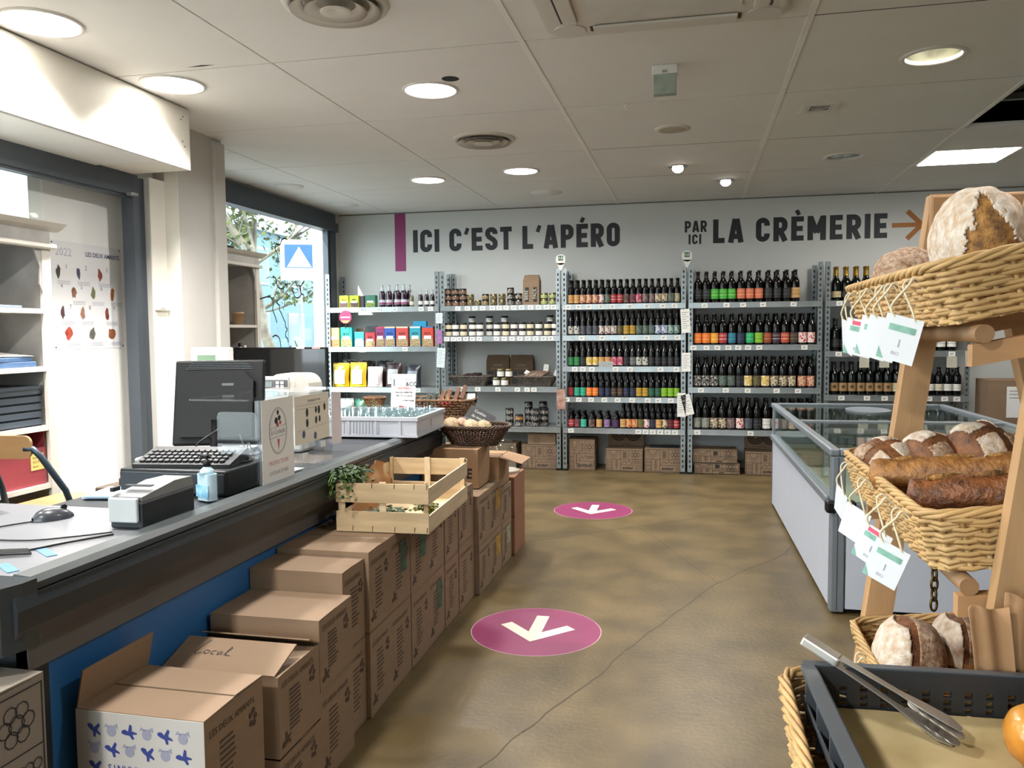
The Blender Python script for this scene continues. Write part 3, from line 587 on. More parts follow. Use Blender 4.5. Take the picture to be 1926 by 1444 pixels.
for key, row in ROWS.items():
    bay = key[0]; si = int(key[1])-1; x0, x1, zs, nm = BAYS[bay]; z = zs[si]; k, what = ROWDEF[key]; r = KIND[k][5]
    sn = 'lowest shelf' if bay in 'CD' and si == len(zs)-1 else SN[si]
    lo, hi = x0+r+.05, x1-r-.05
    if key == 'C5': lo = -.672
    if key == 'C5s': hi = -.735
    if key == 'E3': hi = 1.99; row = row[:10]
    if key == 'E3b': lo = 2.06
    xs = spread_x([p[0] for p in row], 2*r+.003, lo, hi); short = {'A': 'snack bay', 'B': 'jar bay', 'C': 'small-bottle bay', 'D': 'large-bottle bay', 'E': 'wine bay'}[bay]
    nmo = {'small': 'beer_bottle', 'short': 'stubby_bottle', 'large': 'large_beer_bottle', 'tall': 'large_beer_bottle', 'wine': 'wine_bottle', 'sparkling': 'sparkling_wine_bottle', 'juice': 'wide_bottle'}[k]
    for i, ((_, c), x) in enumerate(zip(row, xs)):
        bottle(k, x, YF+.012+r+random.uniform(0, .006), z+.0005, c, nmo, '%s with %s label, %s from left, %s of %s' % (what, c, ORD[i+1], sn, short), '%ss on the %s of the %s' % (what, sn, short))
    # the row behind, seen between and above the necks
    if key in ('E3b',): continue
    m = len(xs)
    for i in range(m):
        xb = xs[i]+.004
        bottle(k, xb, YF+.012+3*r+.012, z+.0005, row[i][1], nmo, '%s half hidden behind the %s front one, %s of %s' % (what, ORD[i+1], sn, short), 'second row %s, %s' % (sn, short), bay == 'E' and si == 0)
        if bay in 'CD':
            o = link(nmo, KIND[k][0], None, None, (xs[i]-.003, YF+.012+5*r+.024, z+.0005)); tag(o, '%s deep in third row behind %s front one, %s of %s' % (what, ORD[i+1], sn, short), 'bottle', 'third row %s, %s' % (sn, short))
# ================================================================== PRODUCTS IN THE SNACK AND JAR BAYS
YS = YF+.015
lidk = mat('jar_lid_black', '#1d1c1c', .35, .3); lidg = mat('jar_lid_gold', '#8f8258', .3, .7)
def jar_kind(n, r, h, l0, l1, glass, lid):
    b = MB().lathe([(r*.92, 0), (r, .004), (r, h*.74), (r*.93, h*.8), (r*.93, h*.82)], 16).mesh('jar_glass'); b.materials.append(glass)
    c = MB().lathe([(r*.97, h*.80), (r*.985, h*.82), (r*.985, h*.985), (r*.95, h), (.001, h)], 16, cap=False).mesh('lid'); c.materials.append(lid)
    q = MB().lathe([(r+.0006, l0*h), (r+.0006, l1*h)], 24, cap=False).mesh('paper_label'); q.materials.append(paper_m)
    KIND[n] = (b, q, c, h, 'lid', r)
jar_kind('spread', .036, .058, .12, .66, mat('spread_glass', '#3a2a1c', .15, coat=.5), lidk)
jar_kind('spread_gold', .036, .058, .12, .66, MATS['spread_glass'], lidg)
jar_kind('white_jar', .036, .068, .10, .70, mat('jam_glass', '#160f0c', .12, coat=.5), lidk)
jar_kind('tall_jar', .036, .088, .15, .72, MATS['jam_glass'], lidg)
jar_kind('dark_jar', .042, .06, .1, .6, mat('dark_jar_glass', '#17120f', .12, coat=.5), lidk)
def jar(k, x, y, z, col, label, group):
    b, lb, c, h, cn, r = KIND[k]; o = link('jar', b, None, None, (x, y, z), (0, 0, random.uniform(0, 6))); tag(o, label, 'jar', group)
    q = link('paper_label', lb, None, o); q.material_slots[0].link = 'OBJECT'; q.material_slots[0].material = label_mat(col); link(cn, c, None, o)
COLR.update({'brown spread': ('#5f4534', '#8a6a54', 2), 'olive spread': ('#7d7148', '#3f3a26', 2), 'ochre spread': ('#9a8450', '#4d4128', 2), 'pale green': ('#a2aa6c', '#5c6a34', 1), 'white': ('#d8d5ce', '#55504c', 5), 'cream white': ('#cfc3a6', '#55504c', 5), 'grey print': ('#4a4644', '#9a948c', 2), 'dull orange': ('#a8763e', '#6a4a28', 1)})
STK = ['bottom', 'middle', 'topmost']
xs1 = [(-2.45, 'brown spread', 3), (-2.37, 'brown spread', 3), (-2.292, 'brown spread', 3), (-2.214, 'olive spread', 2), (-2.136, 'olive spread', 1), (-2.056, 'ochre spread', 2), (-1.972, 'olive spread', 2), (-1.885, 'olive spread', 2), (-1.797, 'grey print', 3), (-1.712, 'grey print', 2), (-1.452, 'pale green', 2), (-1.366, 'pale green', 2)]
z1 = BAYS['B'][2][0]
for i, (x, c, n) in enumerate(xs1):
    for k in range(n):
        jar('spread_gold' if c in ('olive spread', 'pale green') else 'spread', x, YS+.04, z1+.0005+k*.0585, c, '%s jar, %s of stack %s from left, top shelf of jar bay' % (c, STK[k] if n == 3 else ('lower', 'upper')[k] if n == 2 else 'single', ORD[i+1]), 'small spread jars on the top shelf of the jar bay')
for i, x in enumerate((-2.41, -2.33, -2.25, -1.76)):
    for k in range(2): jar('spread', x, YS+.125, z1+.0005+k*.0585, 'brown spread', 'brown spread jar, %s of rear stack %s, top shelf of jar bay' % (('lower', 'upper')[k], ORD[i+1]), 'rear spread jars')
xs2 = [(-2.452, 'cream white'), (-2.376, 'white'), (-2.292, 'cream white'), (-2.196, 'white'), (-2.118, 'white'), (-1.941, 'white'), (-1.848, 'cream white'), (-1.764, 'white'), (-1.678, 'white'), (-1.595, 'cream white'), (-1.508, 'white'), (-1.422, 'cream white'), (-1.345, 'white')]
z2 = BAYS['B'][2][1]
for i, (x, c) in enumerate(xs2):
    for k in range(2): jar('white_jar', x+random.uniform(-.002, .002), YS+.042, z2+.0005+k*.0685, c, 'jar with %s label, %s in stack %s from left, second shelf of jar bay' % (c, ('lower', 'upper')[k], ORD[i+1]), 'white label jars on the second shelf')
for i, x in enumerate((-2.226, -2.042, -1.882, -1.41)):
    for k in range(3): jar('white_jar', x, YS+.135, z2+.0005+k*.0685, 'white', 'rear jar, %s of hidden stack %s from left, second shelf of jar bay' % (STK[k], ORD[i+1]), 'rear stacks of white label jars')
z3 = BAYS['B'][2][2]; z4 = BAYS['B'][2][3]
for i, x in enumerate((-1.953, -1.867)):
    for k in range(2): jar('tall_jar', x+.045*k, YS+.045, z3+.0005+k*.0885, 'white', 'white label jar between two wicker trays, %s row, %s one' % (('lower', 'upper')[k], ('left', 'right')[i]), 'four jars between the wicker trays')
for i, (x, y, n) in enumerate(((-1.82, .05, 3), (-1.72, .05, 2), (-1.56, .05, 3), (-1.64, .14, 4), (-1.47, .1, 3), (-1.5, .19, 4))):
    for k in range(n): jar('dark_jar', x, YS+y, z4+.0005+k*.0605, 'dull orange' if (i == 1 and k == 1) else 'grey print', 'dark jar, %s up in stack %s, lowest shelf of jar bay' % (ORD[k+1], ORD[i+1]), 'dark jars on the lowest shelf of the jar bay')

card = mat('cardboard', '#887059', .8, var=.06, vs=3, bump=.08, bs=150, stretch=(1, 1, 14)); card_in = mat('cardboard_inside', '#86705a', .85, var=.06)
card_d = mat('cardboard_dark', '#5d4632', .8, var=.06); card_w = mat('cardboard_white', '#c9c4bf', .7, var=.03)
# bottle carriers
def carrier(x, z, w, h, d, y, label, m, printm, dark=False):
    t = thing('bottle_carrier', label, 'carton', (x, y, z))
    b = MB().box(-w/2, w/2, 0, d, 0, h*.8)
    b.add([(-w/2, 0, h*.8), (w/2, 0, h*.8), (w/2, d, h*.8), (-w/2, d, h*.8), (-w/2+.01, d/2-.01, h), (w/2-.01, d/2-.01, h), (w/2-.01, d/2+.01, h), (-w/2+.01, d/2+.01, h)], [(0, 1, 5, 4), (1, 2, 6, 5), (2, 3, 7, 6), (3, 0, 4, 7), (4, 5, 6, 7)])
    obj('body', b, m, t)
    if not dark:
        for s in (-.5, .5): obj('cutout', MB().flat(circ(s*w*.5, h*.70, .026, 14), -.001, FRONT(0, 0, 0)).box(s*w*.5-.019, s*w*.5+.019, -.0015, -.0005, .03, h*.58), hole_m, t)
        text('BIERE', .05, mat('print_white', '#cfc9bd', .7), t, frame((-w*.26+.012, -.0022, .05), (0, 0, 1), (-1, 0, 0)), .8); text('PACK', .05, MATS['print_white'], t, frame((w*.24+.014, -.0022, .06), (0, 0, 1), (-1, 0, 0)), .8)
    else:
        for s in (-.62, 0, .62): obj('cutout', MB().box(s*w*.5-.03, s*w*.5+.03, -.0015, -.0005, .01, h*.45), hole_m, t)
        text('COFFRET', .03, mat('print_cream', '#a09078', .7), t, FRONT(0, -.002, h*.62), .9, align='CENTER'); text('BIERES ARTISANALES', .018, MATS['print_cream'], t, FRONT(0, -.002, h*.53), .9, align='CENTER')
    obj('handle_slot', MB().box(-w*.2, w*.2, d/2-.012, d/2+.012, h-.001, h+.001), hole_m, t)
carrier(-1.585, z1+.0005, .165, .30, .11, YS+.03, 'tall kraft bottle carrier with two long cutouts on the top shelf', card, ink)
carrier(-2.0, z3+.0005, .245, .31, .07, YB-.09, 'dark brown six-pack carrier behind the wicker trays, left one', card_d, ink, True)
carrier(-1.745, z3+.0005, .245, .31, .07, YB-.09, 'dark brown six-pack carrier behind the wicker trays, right one', card_d, ink, True)

# wicker basket builder (also used for the bread)
def basket(t, L, Wd, H, m, st=.034, rw=.0035, flare=.06, rows=9, rim=1.6, r=.05, seed=1, close=0., strand=2):
    """stakes, woven strands, braided rim and base of an open basket; L along x, Wd along y"""
    rr = random.Random(seed)
    def ring(lv):
        e = flare*(lv-1)*.5 if flare else 0
        return rrect(-L/2-e*-1*0-(-e)*-1 if False else -L/2-e, L/2+e, -Wd/2-e, Wd/2+e, max(.012, r+e*.5), 4)
    def resample(P, n):
        P = P+[P[0]]; d = [0]
        for a, b in zip(P[:-1], P[1:]): d.append(d[-1]+math.hypot(b[0]-a[0], b[1]-a[1]))
        o = []; j = 0
        for i in range(n):
            s = d[-1]*i/n
            while d[j+1] < s: j += 1
            u = (s-d[j])/max(1e-9, d[j+1]-d[j]); o.append((P[j][0]+(P[j+1][0]-P[j][0])*u, P[j][1]+(P[j+1][1]-P[j][1])*u))
        return o
    per = 2*(L+Wd); ns = int(per/st)//2*2; base = resample(ring(0), ns); topr = resample(ring(1), ns)
    def pos(i, lv, off):
        a = base[i % ns]; b = topr[i % ns]; x = a[0]+(b[0]-a[0])*lv; y = a[1]+(b[1]-a[1])*lv
        nx, ny = x/L*1.0, y/Wd*1.0; c0 = topr[(i-1) % ns]; c1 = topr[(i+1) % ns]; tx, ty = c1[0]-c0[0], c1[1]-c0[1]; q = math.hypot(tx, ty)
        return Vector((x+ty/q*off, y-tx/q*off, lv*H))
    sk = MB()
    for i in range(ns): sk.tube([pos(i, 0, 0), pos(i, .5, 0), pos(i, 1, 0)], rw*1.15, 5)
    obj('stakes', sk, m, t)['kind'] = 'stuff'
    wv = MB()
    for k in range(rows):
        lv = (k+.6)/(rows+.4)
        for s2 in range(strand):
            p = []; ph = rr.uniform(-.2, .2)
            for i in range(ns):
                o = rw*1.5*(1 if (i+k+s2) % 2 else -1)
                q = pos(i, lv+.28/rows*(s2-.5)*(strand > 1)+rr.uniform(-.004, .004)/H*.5, o); p.append(q)
            wv.tube(p, rw*rr.uniform(.85, 1.1), 5, closed=True)
    obj('weave', wv, m, t)['kind'] = 'stuff'
    rm = MB()
    for s2 in range(4):
        p = []
        for i in range(ns*2):
            a = i*.62+s2*1.571; q = pos(i//2, 1.0, 0); q2 = pos(i//2+1, 1.0, 0); q = q.lerp(q2, .5*(i % 2)); n = pos(i//2, 1, 1)-pos(i//2, 1, 0)
            p.append(q+n*math.cos(a)*rw*rim*.8+Vector((0, 0, math.sin(a)*rw*rim*.8+rw)))
        rm.tube(p, rw*.95, 6, closed=True)
    obj('rim', rm, m, t)
    obj('base', MB().prism(ring(0), 0, .006), m, t)
greyw = mat('grey_willow', '#6b6158', .75, var=.2, vs=20); darkw = mat('dark_willow', '#4b3222', .6, var=.25, vs=20); warmw = mat('brown_willow', '#7d5a38', .6, var=.2, vs=18); blondw = mat('blond_willow', '#d0a870', .55, var=.18, vs=14)
def sausages(t0, n, x0, y0, z0, L, rr, colr, label, group, rz=0, spx=.03, tilt=.0):
    for i in range(n):
        o = obj('dry_sausage', MB().tube([(-L/2, 0, 0), (-L*.46, 0, 0), (-L*.3, 0, .004), (0, 0, .006), (L*.3, 0, .004), (L*.46, 0, 0), (L/2, 0, 0)], [rr*.3, rr*.8, rr, rr, rr, rr*.8, rr*.3], 10), colr, None, (x0+i*spx, y0, z0+random.uniform(0, .008)), (0, -tilt, rz+random.uniform(-.15, .15)))
        tag(o, label % ORD[i+1], 'sausage', group)
saus = mat('dry_sausage_skin', '#6d4a38', .7, var=.3, vs=30, col2='#9a8878'); saus_d = mat('dark_sausage_skin', '#3a2a24', .7, var=.3, vs=30)
for x, nm, lw in ((-2.243, 'left', .40), (-1.56, 'right', .40)):
    t = thing('wicker_tray', 'grey wicker tray of sausages, %s one on the third shelf of the jar bay' % nm, 'basket', (x, YS+.125, z3+.0005), 0, 'grey wicker trays'); basket(t, lw+.03, .22, .095, greyw, st=.022, rw=.0034, flare=.12, rows=7, strand=1, r=.04, seed=3)
sausages(None, 4, -2.29, YS+.12, z3+.10, .13, .017, saus_d, 'dark packaged sausage in the left grey wicker tray, %s along', 'sausages in the left tray', 1.2, .04, .2)
sausages(None, 5, -1.62, YS+.12, z3+.112, .16, .015, saus, 'pale dry sausage in the right grey wicker tray, %s along', 'sausages in the right tray', .9, .036, .35)
def clip_card(x, y, z, w, h, label, m, rot=(0, 0, 0), lines=4, linem=None, name='price_card', cat='sign'):
    o = obj(name, MB().box(-w/2, w/2, -.001, .001, 0, h), m, None, (x, y, z), rot); tag(o, label, cat)
    if lines:
        mb = MB()
        for i in range(lines): mb.box(-w*.36, w*(.36 if i % 2 == 0 else .1), -.0018, -.0012, h*(.86-.75*i/lines)-h*.012, h*(.86-.75*i/lines)+h*.01)
        obj('print', mb, linem or mat('card_print', '#8f9094', .7), o)
    return o
clip_card(-1.47, YS+.19, z3+.15, .05, .07, 'small white card in a black holder behind the right wicker tray', tagm, (.2, .15, 0))
clip_card(-1.66, YS+.14, z3+.115, .06, .05, 'tilted white price card lying among the sausages', tagm, (-.7, .5, 0))
clip_card(-1.36, YS+.16, z3+.10, .05, .06, 'white price card at the far end of the right wicker tray', tagm, (.1, .3, 0))

# ---- snack bay
def pack(x, z, w, h, d, y, base, label, group, window=True, m2=None, lidc=None, txt='ACO', rot=(0, 0, 0), cat='box'):
    t = thing('snack_box', label, cat, (x, y, z), 0, group); t.rotation_euler = rot
    m = mat('pack_'+base.strip('#'), base, .4, var=.04)
    obj('carton', MB().bev(-w/2, w/2, 0, d, 0, h, .002), m, t)
    if window:
        obj('product_picture', MB().box(-w/2+.004, w/2-.004, -.001, 0, .004, h*.42), mat('pack_pic_%s' % (m2 or 'std'), m2 or '#c8a878', .5, var=.2, vs=60, col2='#5a4a30'), t)
        obj('name_panel', MB().box(-w*.32, w*.32, -.0016, -.001, h*.38, h*.54), paper_m, t)
    if txt: text(txt, h*.17, ink, t, FRONT(0, -.0018, h*.6), .9, align='CENTER', bold=.0008)
    if lidc: obj('top_edge', MB().box(-w/2, w/2, -.0008, d+.0005, h*.93, h+.0006), mat('pack_top_'+lidc.strip('#'), lidc, .5), t)
    return t
zA = BAYS['A'][2]; G1 = 'small food boxes on the top snack shelf'; G2 = 'snack boxes on the second shelf by the window'
pack(-3.58, zA[0]+.0005, .1, .125, .05, YS, '#bccf1f', 'lime yellow snack box, left of two, on the top snack shelf', G1, m2='#5a3040')
pack(-3.465, zA[0]+.0005, .1, .125, .05, YS, '#c4d41f', 'lime yellow snack box, right of two, on the top snack shelf', G1, m2='#5a3040')
pack(-3.385, zA[0]+.0005, .04, .12, .08, YS+.02, '#3c2440', 'dark purple narrow box between the yellow and green boxes', G1, False, txt='')
pack(-3.285, zA[0]+.0005, .11, .125, .07, YS, '#1f6a50', 'green and yellow striped food box on the top snack shelf', G1, True, m2='#8fae3a', txt='')
pack(-3.70, zA[1]+.0005, .115, .2, .06, YS, '#e8c878', 'washed-out yellow snack bag nearest the window, second shelf', G2, m2='#d8905a', txt='')
pack(-3.56, zA[1]+.0005, .125, .205, .06, YS, '#22a89c', 'turquoise snack box below the round pink sign', G2)
pack(-3.415, zA[1]+.0005, .105, .155, .06, YS, '#2a8fc0', 'short light blue snack box with a white round picture', G2, m2='#d8dce0', txt='')
pack(-3.295, zA[1]+.0005, .11, .15, .06, YS, '#c02a30', 'short red snack box with a food picture', G2)
pack(-3.185, zA[1]+.0005, .095, .205, .06, YS+.004, '#8a1f5c', 'magenta snack box, second snack shelf', G2, lidc='#c0305a')
pack(-3.077, zA[1]+.0005, .115, .205, .06, YS, '#1f50a8', 'royal blue snack box, second snack shelf', G2, lidc='#d8c8a0')
pack(-2.942, zA[1]+.0005, .13, .205, .06, YS, '#c03c34', 'coral red snack box beside the royal blue one', G2, lidc='#e0c8b0')
pack(-2.80, zA[1]+.0005, .115, .205, .06, YS, '#2496a8', 'teal snack box between two coral red ones', G2, lidc='#d0dcd8')
pack(-2.665, zA[1]+.0005, .12, .205, .06, YS, '#c4402f', 'coral red snack box beside the shelf post', G2, lidc='#3a6aa8')
pack(-2.75, zA[1]+.206, .14, .055, .055, YS+.004, '#1a88b0', 'blue box lying across the snack boxes, second snack shelf', G2, False, txt='', rot=(0, 0, 0))
pack(-3.33, zA[1]+.0005, .12, .215, .06, YS+.10, '#23262a', 'dark snack box standing behind the short boxes', G2, False, txt='')
pack(-3.44, zA[1]+.0005, .1, .19, .05, YS+.10, '#5a4a28', 'gold patterned box standing behind the short boxes', G2, False, txt='')
# bottles of juice on the top snack shelf
juice_g = mat('clear_bottle_glass', '#aeb6b8', .05, var=.02, coat=.5); juice = mat('grape_juice', '#2a1024', .2, coat=.6)
def juice_bottle(x, y, s, label, fill='#2a1024', lab_c='#c9c4d0', dot=True, group='juice bottles on the top snack shelf'):
    t = thing('juice_bottle', label, 'bottle', (x, y, zA[0]+.0005), 0, group); t.scale = (s, s, s)
    obj('filled_body', MB().lathe([(.034, 0), (.036, .006), (.036, .15), (.033, .168), (.026, .185)], 16), mat('juice_'+fill.strip('#'), fill, .12, coat=.6, var=.05), t)
    obj('neck', MB().lathe([(.026, .185), (.017, .205), (.0135, .225), (.0135, .245)], 16), juice_g, t)
    obj('cap', MB().lathe([(.0155, .243), (.016, .256), (.001, .258)], 14, cap=False), mat('silver_cap', '#b0b4b6', .3, .8), t)
    obj('paper_label', MB().lathe([(.0366, .03), (.0366, .085)], 24, cap=False), mat('juice_label_'+lab_c.strip('#'), lab_c, .5), t)
    if dot: obj('label_mark', MB().lathe([(.0371, .034), (.0371, .052)], 24, cap=False), mat('juice_mark', '#8a3058', .5), t)
for i, (x, y) in enumerate(((-3.165, .0), (-3.09, .0), (-3.125, .08), (-3.05, .085))): juice_bottle(x, YS+.04+y, .88, 'purple juice bottle with pale label, first cluster, %s one' % ('front left', 'front right', 'rear left', 'rear right')[i])
for i, (x, y) in enumerate(((-3.0, .0), (-2.93, .002), (-2.965, .08), (-2.895, .08))): juice_bottle(x, YS+.04+y, .9, 'purple juice bottle with pale label, second cluster, %s one' % ('front left', 'front right', 'rear left', 'rear right')[i])
juice_bottle(-2.845, YS+.045, .62, 'squat clear bottle with a white label beside the purple juices', '#6a6a48', '#d8d4c8', False); juice_bottle(-2.9, YS+.15, .72, 'clear bottle standing behind the squat one', '#8a8a70', '#c8c4b8', False)
for i, (x, y) in enumerate(((-2.745, 0), (-2.68, 0), (-2.618, 0), (-2.7, .07))): juice_bottle(x, YS+.035+y, .66, 'small dark syrup bottle with white label, %s' % ('first of three', 'second of three', 'third, beside the shelf post', 'in the rear')[i], '#1f1014', '#d8d4d0', False, 'small syrup bottles')
# crisp bags
def crisp_bag(x, z, w, h, col, col2, label, y=0., lean=.1, panel=None):
    t = thing('crisp_bag', label, 'bag', (x, YS+.05+y, z), 0, 'crisp bags on the third snack shelf'); t.rotation_euler = (-lean, 0, 0)
    n, mrow = 10, 12; vs = []; 
    for s in (-1, 1):
        for j in range(mrow+1):
            v = j/mrow
            for i in range(n+1):
                u = i/n*2-1; th = .052*(1-u*u)**.6*(math.sin(math.pi*min(1, max(0, v*.92+.05)))**.55)
                zz = v*h+ (.006*math.sin(u*9+j) if j == mrow else 0)
                vs.append((u*w/2*(1-.06*math.sin(math.pi*v))+.003*noise.noise((u*3, v*4, x)), s*-th+.004*noise.noise((u*4, v*5, s+x)), zz))
    k = (n+1)*(mrow+1); fs = []
    for s in (0, 1):
        for j in range(mrow):
            for i in range(n):
                a = s*k+j*(n+1)+i; q = (a, a+1, a+n+2, a+n+1); fs.append(q if s == 0 else tuple(reversed(q)))
    obj('foil', MB().add([(a, -b if False else b, c) for a, b, c in vs], fs, True), mat('foil_'+col.strip('#'), col, .3, .1, var=.08, vs=10, bump=.25, bs=30), t)
    obj('seal_strip', MB().box(-w*.47, w*.47, -.003, .003, h-.004, h+.014), mat('foil_seal_'+col2.strip('#'), col2, .35), t)
    if panel:
        pv = []
        for j in range(7):
            v = .12+.62*j/6
            for i in range(7):
                u = (i/6*2-1)*.62; th = .054*(1-u*u)**.6*(math.sin(math.pi*min(1, max(0, v*.92+.05)))**.55); pv.append((u*w/2, th*1.0+.003, v*h))
        obj('printed_panel', MB().add([(a, -b, c) for a, b, c in pv], [(j*7+i, j*7+i+1, j*7+i+8, j*7+i+7) for j in range(6) for i in range(6)], True), mat('panel_'+panel.strip('#'), panel, .4, var=.12, vs=20), t)
    return t
zb = zA[2]+.001
crisp_bag(-3.655, zb, .19, .24, '#c9a41c', '#b08c14', 'yellow crisp bag nearest the window', panel='#e2dcc0')
crisp_bag(-3.46, zb, .19, .245, '#ceac1f', '#b59218', 'yellow crisp bag next to the white one', panel='#e0dabc')
crisp_bag(-3.27, zb, .17, .2, '#cfc4c6', '#c0b4b8', 'white and pink crisp bag', panel='#d8d0d4')
crisp_bag(-3.06, zb, .18, .25, '#3a2a2c', '#2c2022', 'dark brown crisp bag with a white window panel', panel='#b8b8b8')
crisp_bag(-2.845, zb, .17, .225, '#32343c', '#2a2c32', 'charcoal crisp bag with pale panel at the shelf end', panel='#8a8e98')
for i, x in enumerate((-3.6, -3.4, -3.2)): crisp_bag(x, zb, .18, .27, '#26241f', '#33302a', 'dark crisp bag in the rear row, %s from the window' % ORD[i+1], y=.12, lean=.02)
for i, (x, c) in enumerate(((-3.6, '#c8ccc8'), (-3.42, '#155a44'), (-3.25, '#185f48'), (-3.02, '#c4c8c6'))): crisp_bag(x, zA[3]+.001, .17, .25, c, c, '%s bag on the lowest snack shelf, %s from the window' % (('white', 'dark green', 'dark green', 'white')[i], ORD[i+1]), lean=.05)
# signs on the shelves
t = thing('round_sign', 'round pink sign on a stick clipped to the top snack shelf', 'sign', (-3.545, YF-.03, 1.43)); obj('disc', MB().prism(circ(0, .12, .068, 28), -.002, .002, FRONT(0, 0, 0)), mat('sign_pink', '#b8305e', .5), t); obj('stem', MB().box(-.005, .005, -.003, .003, -.0, .06), black_pl, t)
obj('text_band', MB().box(-.05, .05, -.0032, -.0024, .112, .124), paper_m, t); obj('picture', MB().flat(circ(0, .12, .06, 10, 215, 325), -.0, FRONT(0, -.0032, 0)), mat('sign_food', '#d8a05a', .5, var=.2, vs=60), t)
wl_card = mat('care_card', '#ccd6d8', .5, var=.05)
def long_card(x, z, w, h, label, rot=0): return clip_card(x, YF-.02, z, w, h, label, wl_card if x < -2 else tagm, (0, R(rot), 0), 8)
long_card(-2.525, 1.475, .07, .105, 'upper white information card on the post between snack and jar bays'); long_card(-2.52, 1.025, .085, .20, 'lower white information card on the post between snack and jar bays', 4)
clip_card(-2.525, YF-.02, 1.27, .06, .14, 'small blue and pink picture card on the post between snack and jar bays', mat('picture_blue', '#4a5a9a', .5, var=.3, vs=25, col2='#c06a88'), (0, 0, 0), 0)
long_card(-.068, 1.36, .085, .225, 'upper info card on the post between the two beer bays', -4); long_card(-.068, .99, .08, .18, 'middle info card on the post between the two beer bays')
long_card(-.11, .555, .08, .23, 'left one of two lower info cards on the beer bay post'); long_card(-.03, .575, .085, .2, 'tilted right one of two lower info cards on the beer bay post', -14)
clip_card(-1.275, YF-.02, .615, .085, .2, 'spiral calendar with a food photo on the jar bay post', mat('calendar_photo', '#b9a294', .5, var=.3, vs=18, col2='#8a4a38'), (0, 0, 0), 0)
mb = MB()
for i in range(9): mb.tube([(-.036+i*.009, -.004, .196), (-.036+i*.009, .004, .206)], .0015, 5)
obj('spiral', mb, black_pl, bpy.data.objects[[o.name for o in bpy.data.objects if o.get('label', '').startswith('spiral calendar')][0]])
for k, (x, nm) in enumerate(((-1.275, 'jar and small beer bays'), (-.065, 'two beer bays'))):
    t = thing('round_topper', 'round white certification sign on the post top between the %s' % nm, 'sign', (x, YF-.012, 2.0))
    obj('board', MB().prism(circ(0, .085, .052, 24)[2:-1]+[], -.002, .002, FRONT(0, 0, 0)).prism([(-.035, .05), (-.012, -.02), (.012, -.02), (.035, .05)], -.002, .002, FRONT(0, 0, 0)), white_pl, t)
    obj('green_logo', MB().box(-.024, .024, -.0032, -.0024, .075, .122), mat('logo_green', '#2f6a3e', .5), t); text('AB', .04, mat('logo_white', '#e4e8e0', .6), t, FRONT(0, -.0036, .086), .9, align='CENTER')
clip_card(-.835, YF-.018, .985+.05, .14, .052, 'printed silver card hanging at the third small-bottle shelf', mat('silver_card', '#a8aaaa', .4, var=.2, vs=60), (0, 0, 0), 0)
for i, x in enumerate((1.52, 1.69, 1.86, 2.02, 2.25)): clip_card(x, YF-.014, 1.03, .085, .10, 'beige price card hanging under the second wine shelf, %s from left' % ORD[i+1], mat('beige_card', '#b9b5a4', .6), (0, 0, 0), 4)
clip_card(2.40, YF-.014, 1.04, .085, .14, 'beige info card on the outermost shelf post', MATS['beige_card'], (0, 0, 0), 5)

# ================================================================== CARDBOARD BOXES
def bap(w, h, big=True):
    """line print of sun, wheat, hop, hills and the brewery name"""
    mb = MB(); lw = .0032
    def ln(p, k=lw, c=False): mb.stroke([(x*w, y*h) for x, y in p], k, 0, None, c)
    ln([(.02, .04), (.98, .04), (.98, .96), (.02, .96)], c=True); ln([(.02, .55), (.98, .55)]); ln([(.4, .55), (.4, .96)]); ln([(.62, .55), (.62, .96)]); ln([(.4, .04), (.4, .55)]); ln([(.18, .04), (.18, .55)]); ln([(.4, .3), (.98, .3)])
    cx, cy = .21, .96
    ln([(cx+.1*math.cos(a), cy-.22*math.sin(a)) for a in [math.pi*i/12 for i in range(13)]])
    for i in range(11): a = math.pi*(i+.5)/11; ln([(cx+.115*math.cos(a), cy-.25*math.sin(a)), (cx+.18*math.cos(a), cy-.39*math.sin(a))], .0026)
    for i in range(7): y = .62+.045*i; ln([(.46, y), (.57-(.02 if i in (0, 3, 6) else 0), y)], .0045)
    for i in range(6): a = i*1.05; mb.stroke([(.8*w+.03*math.cos(a)+p[0], .76*h+.03*math.sin(a)*1+p[1]) for p in circ(0, 0, .017, 9)], .0026, 0, None, True)
    mb.stroke([(.8*w+p[0], .76*h+p[1]) for p in circ(0, 0, .02, 10)], .0026, 0, None, True)
    for i in range(3):
        for j in range(2): mb.stroke([((.06+.08*j)*w+p[0], (.13+.15*i)*h+p[1]) for p in circ(0, 0, .011, 8)], .0026, 0, None, True)
    ln([(.29, .08), (.29, .5)])
    for i in range(4): y = .2+.09*i; ln([(.29, y), (.24, y+.06)]); ln([(.29, y), (.34, y+.06)])
    ln([(.41, .33), (.5, .48), (.56, .38), (.64, .5), (.72, .34)]); 
    for i in range(4): mb.stroke([((.75+.06*i)*w+p[0], .43*h+p[1]) for p in circ(0, 0, .012, 8)], .0026, 0, None, True)
    for i in range(5): x = .80+.036*i; ln([(x, .08), (x+.03, .26)], .0026)
    return mb
_BAP = {}
def box_print(t, w, h, M, kindp='bap'):
    k = (round(w, 2), round(h, 2))
    if k not in _BAP: _BAP[k] = bap(w, h).mesh('printed_pattern'); _BAP[k].materials.append(ink)
    o = link('printed_pattern', _BAP[k], None, t); o.matrix_local = M; o['kind'] = 'stuff'
    text('BAPBAP', h*.14, ink, t, M @ Matrix.Translation((w*.60, h*.11, .0002)), .95, align='CENTER', bold=.0009)
CT = .004
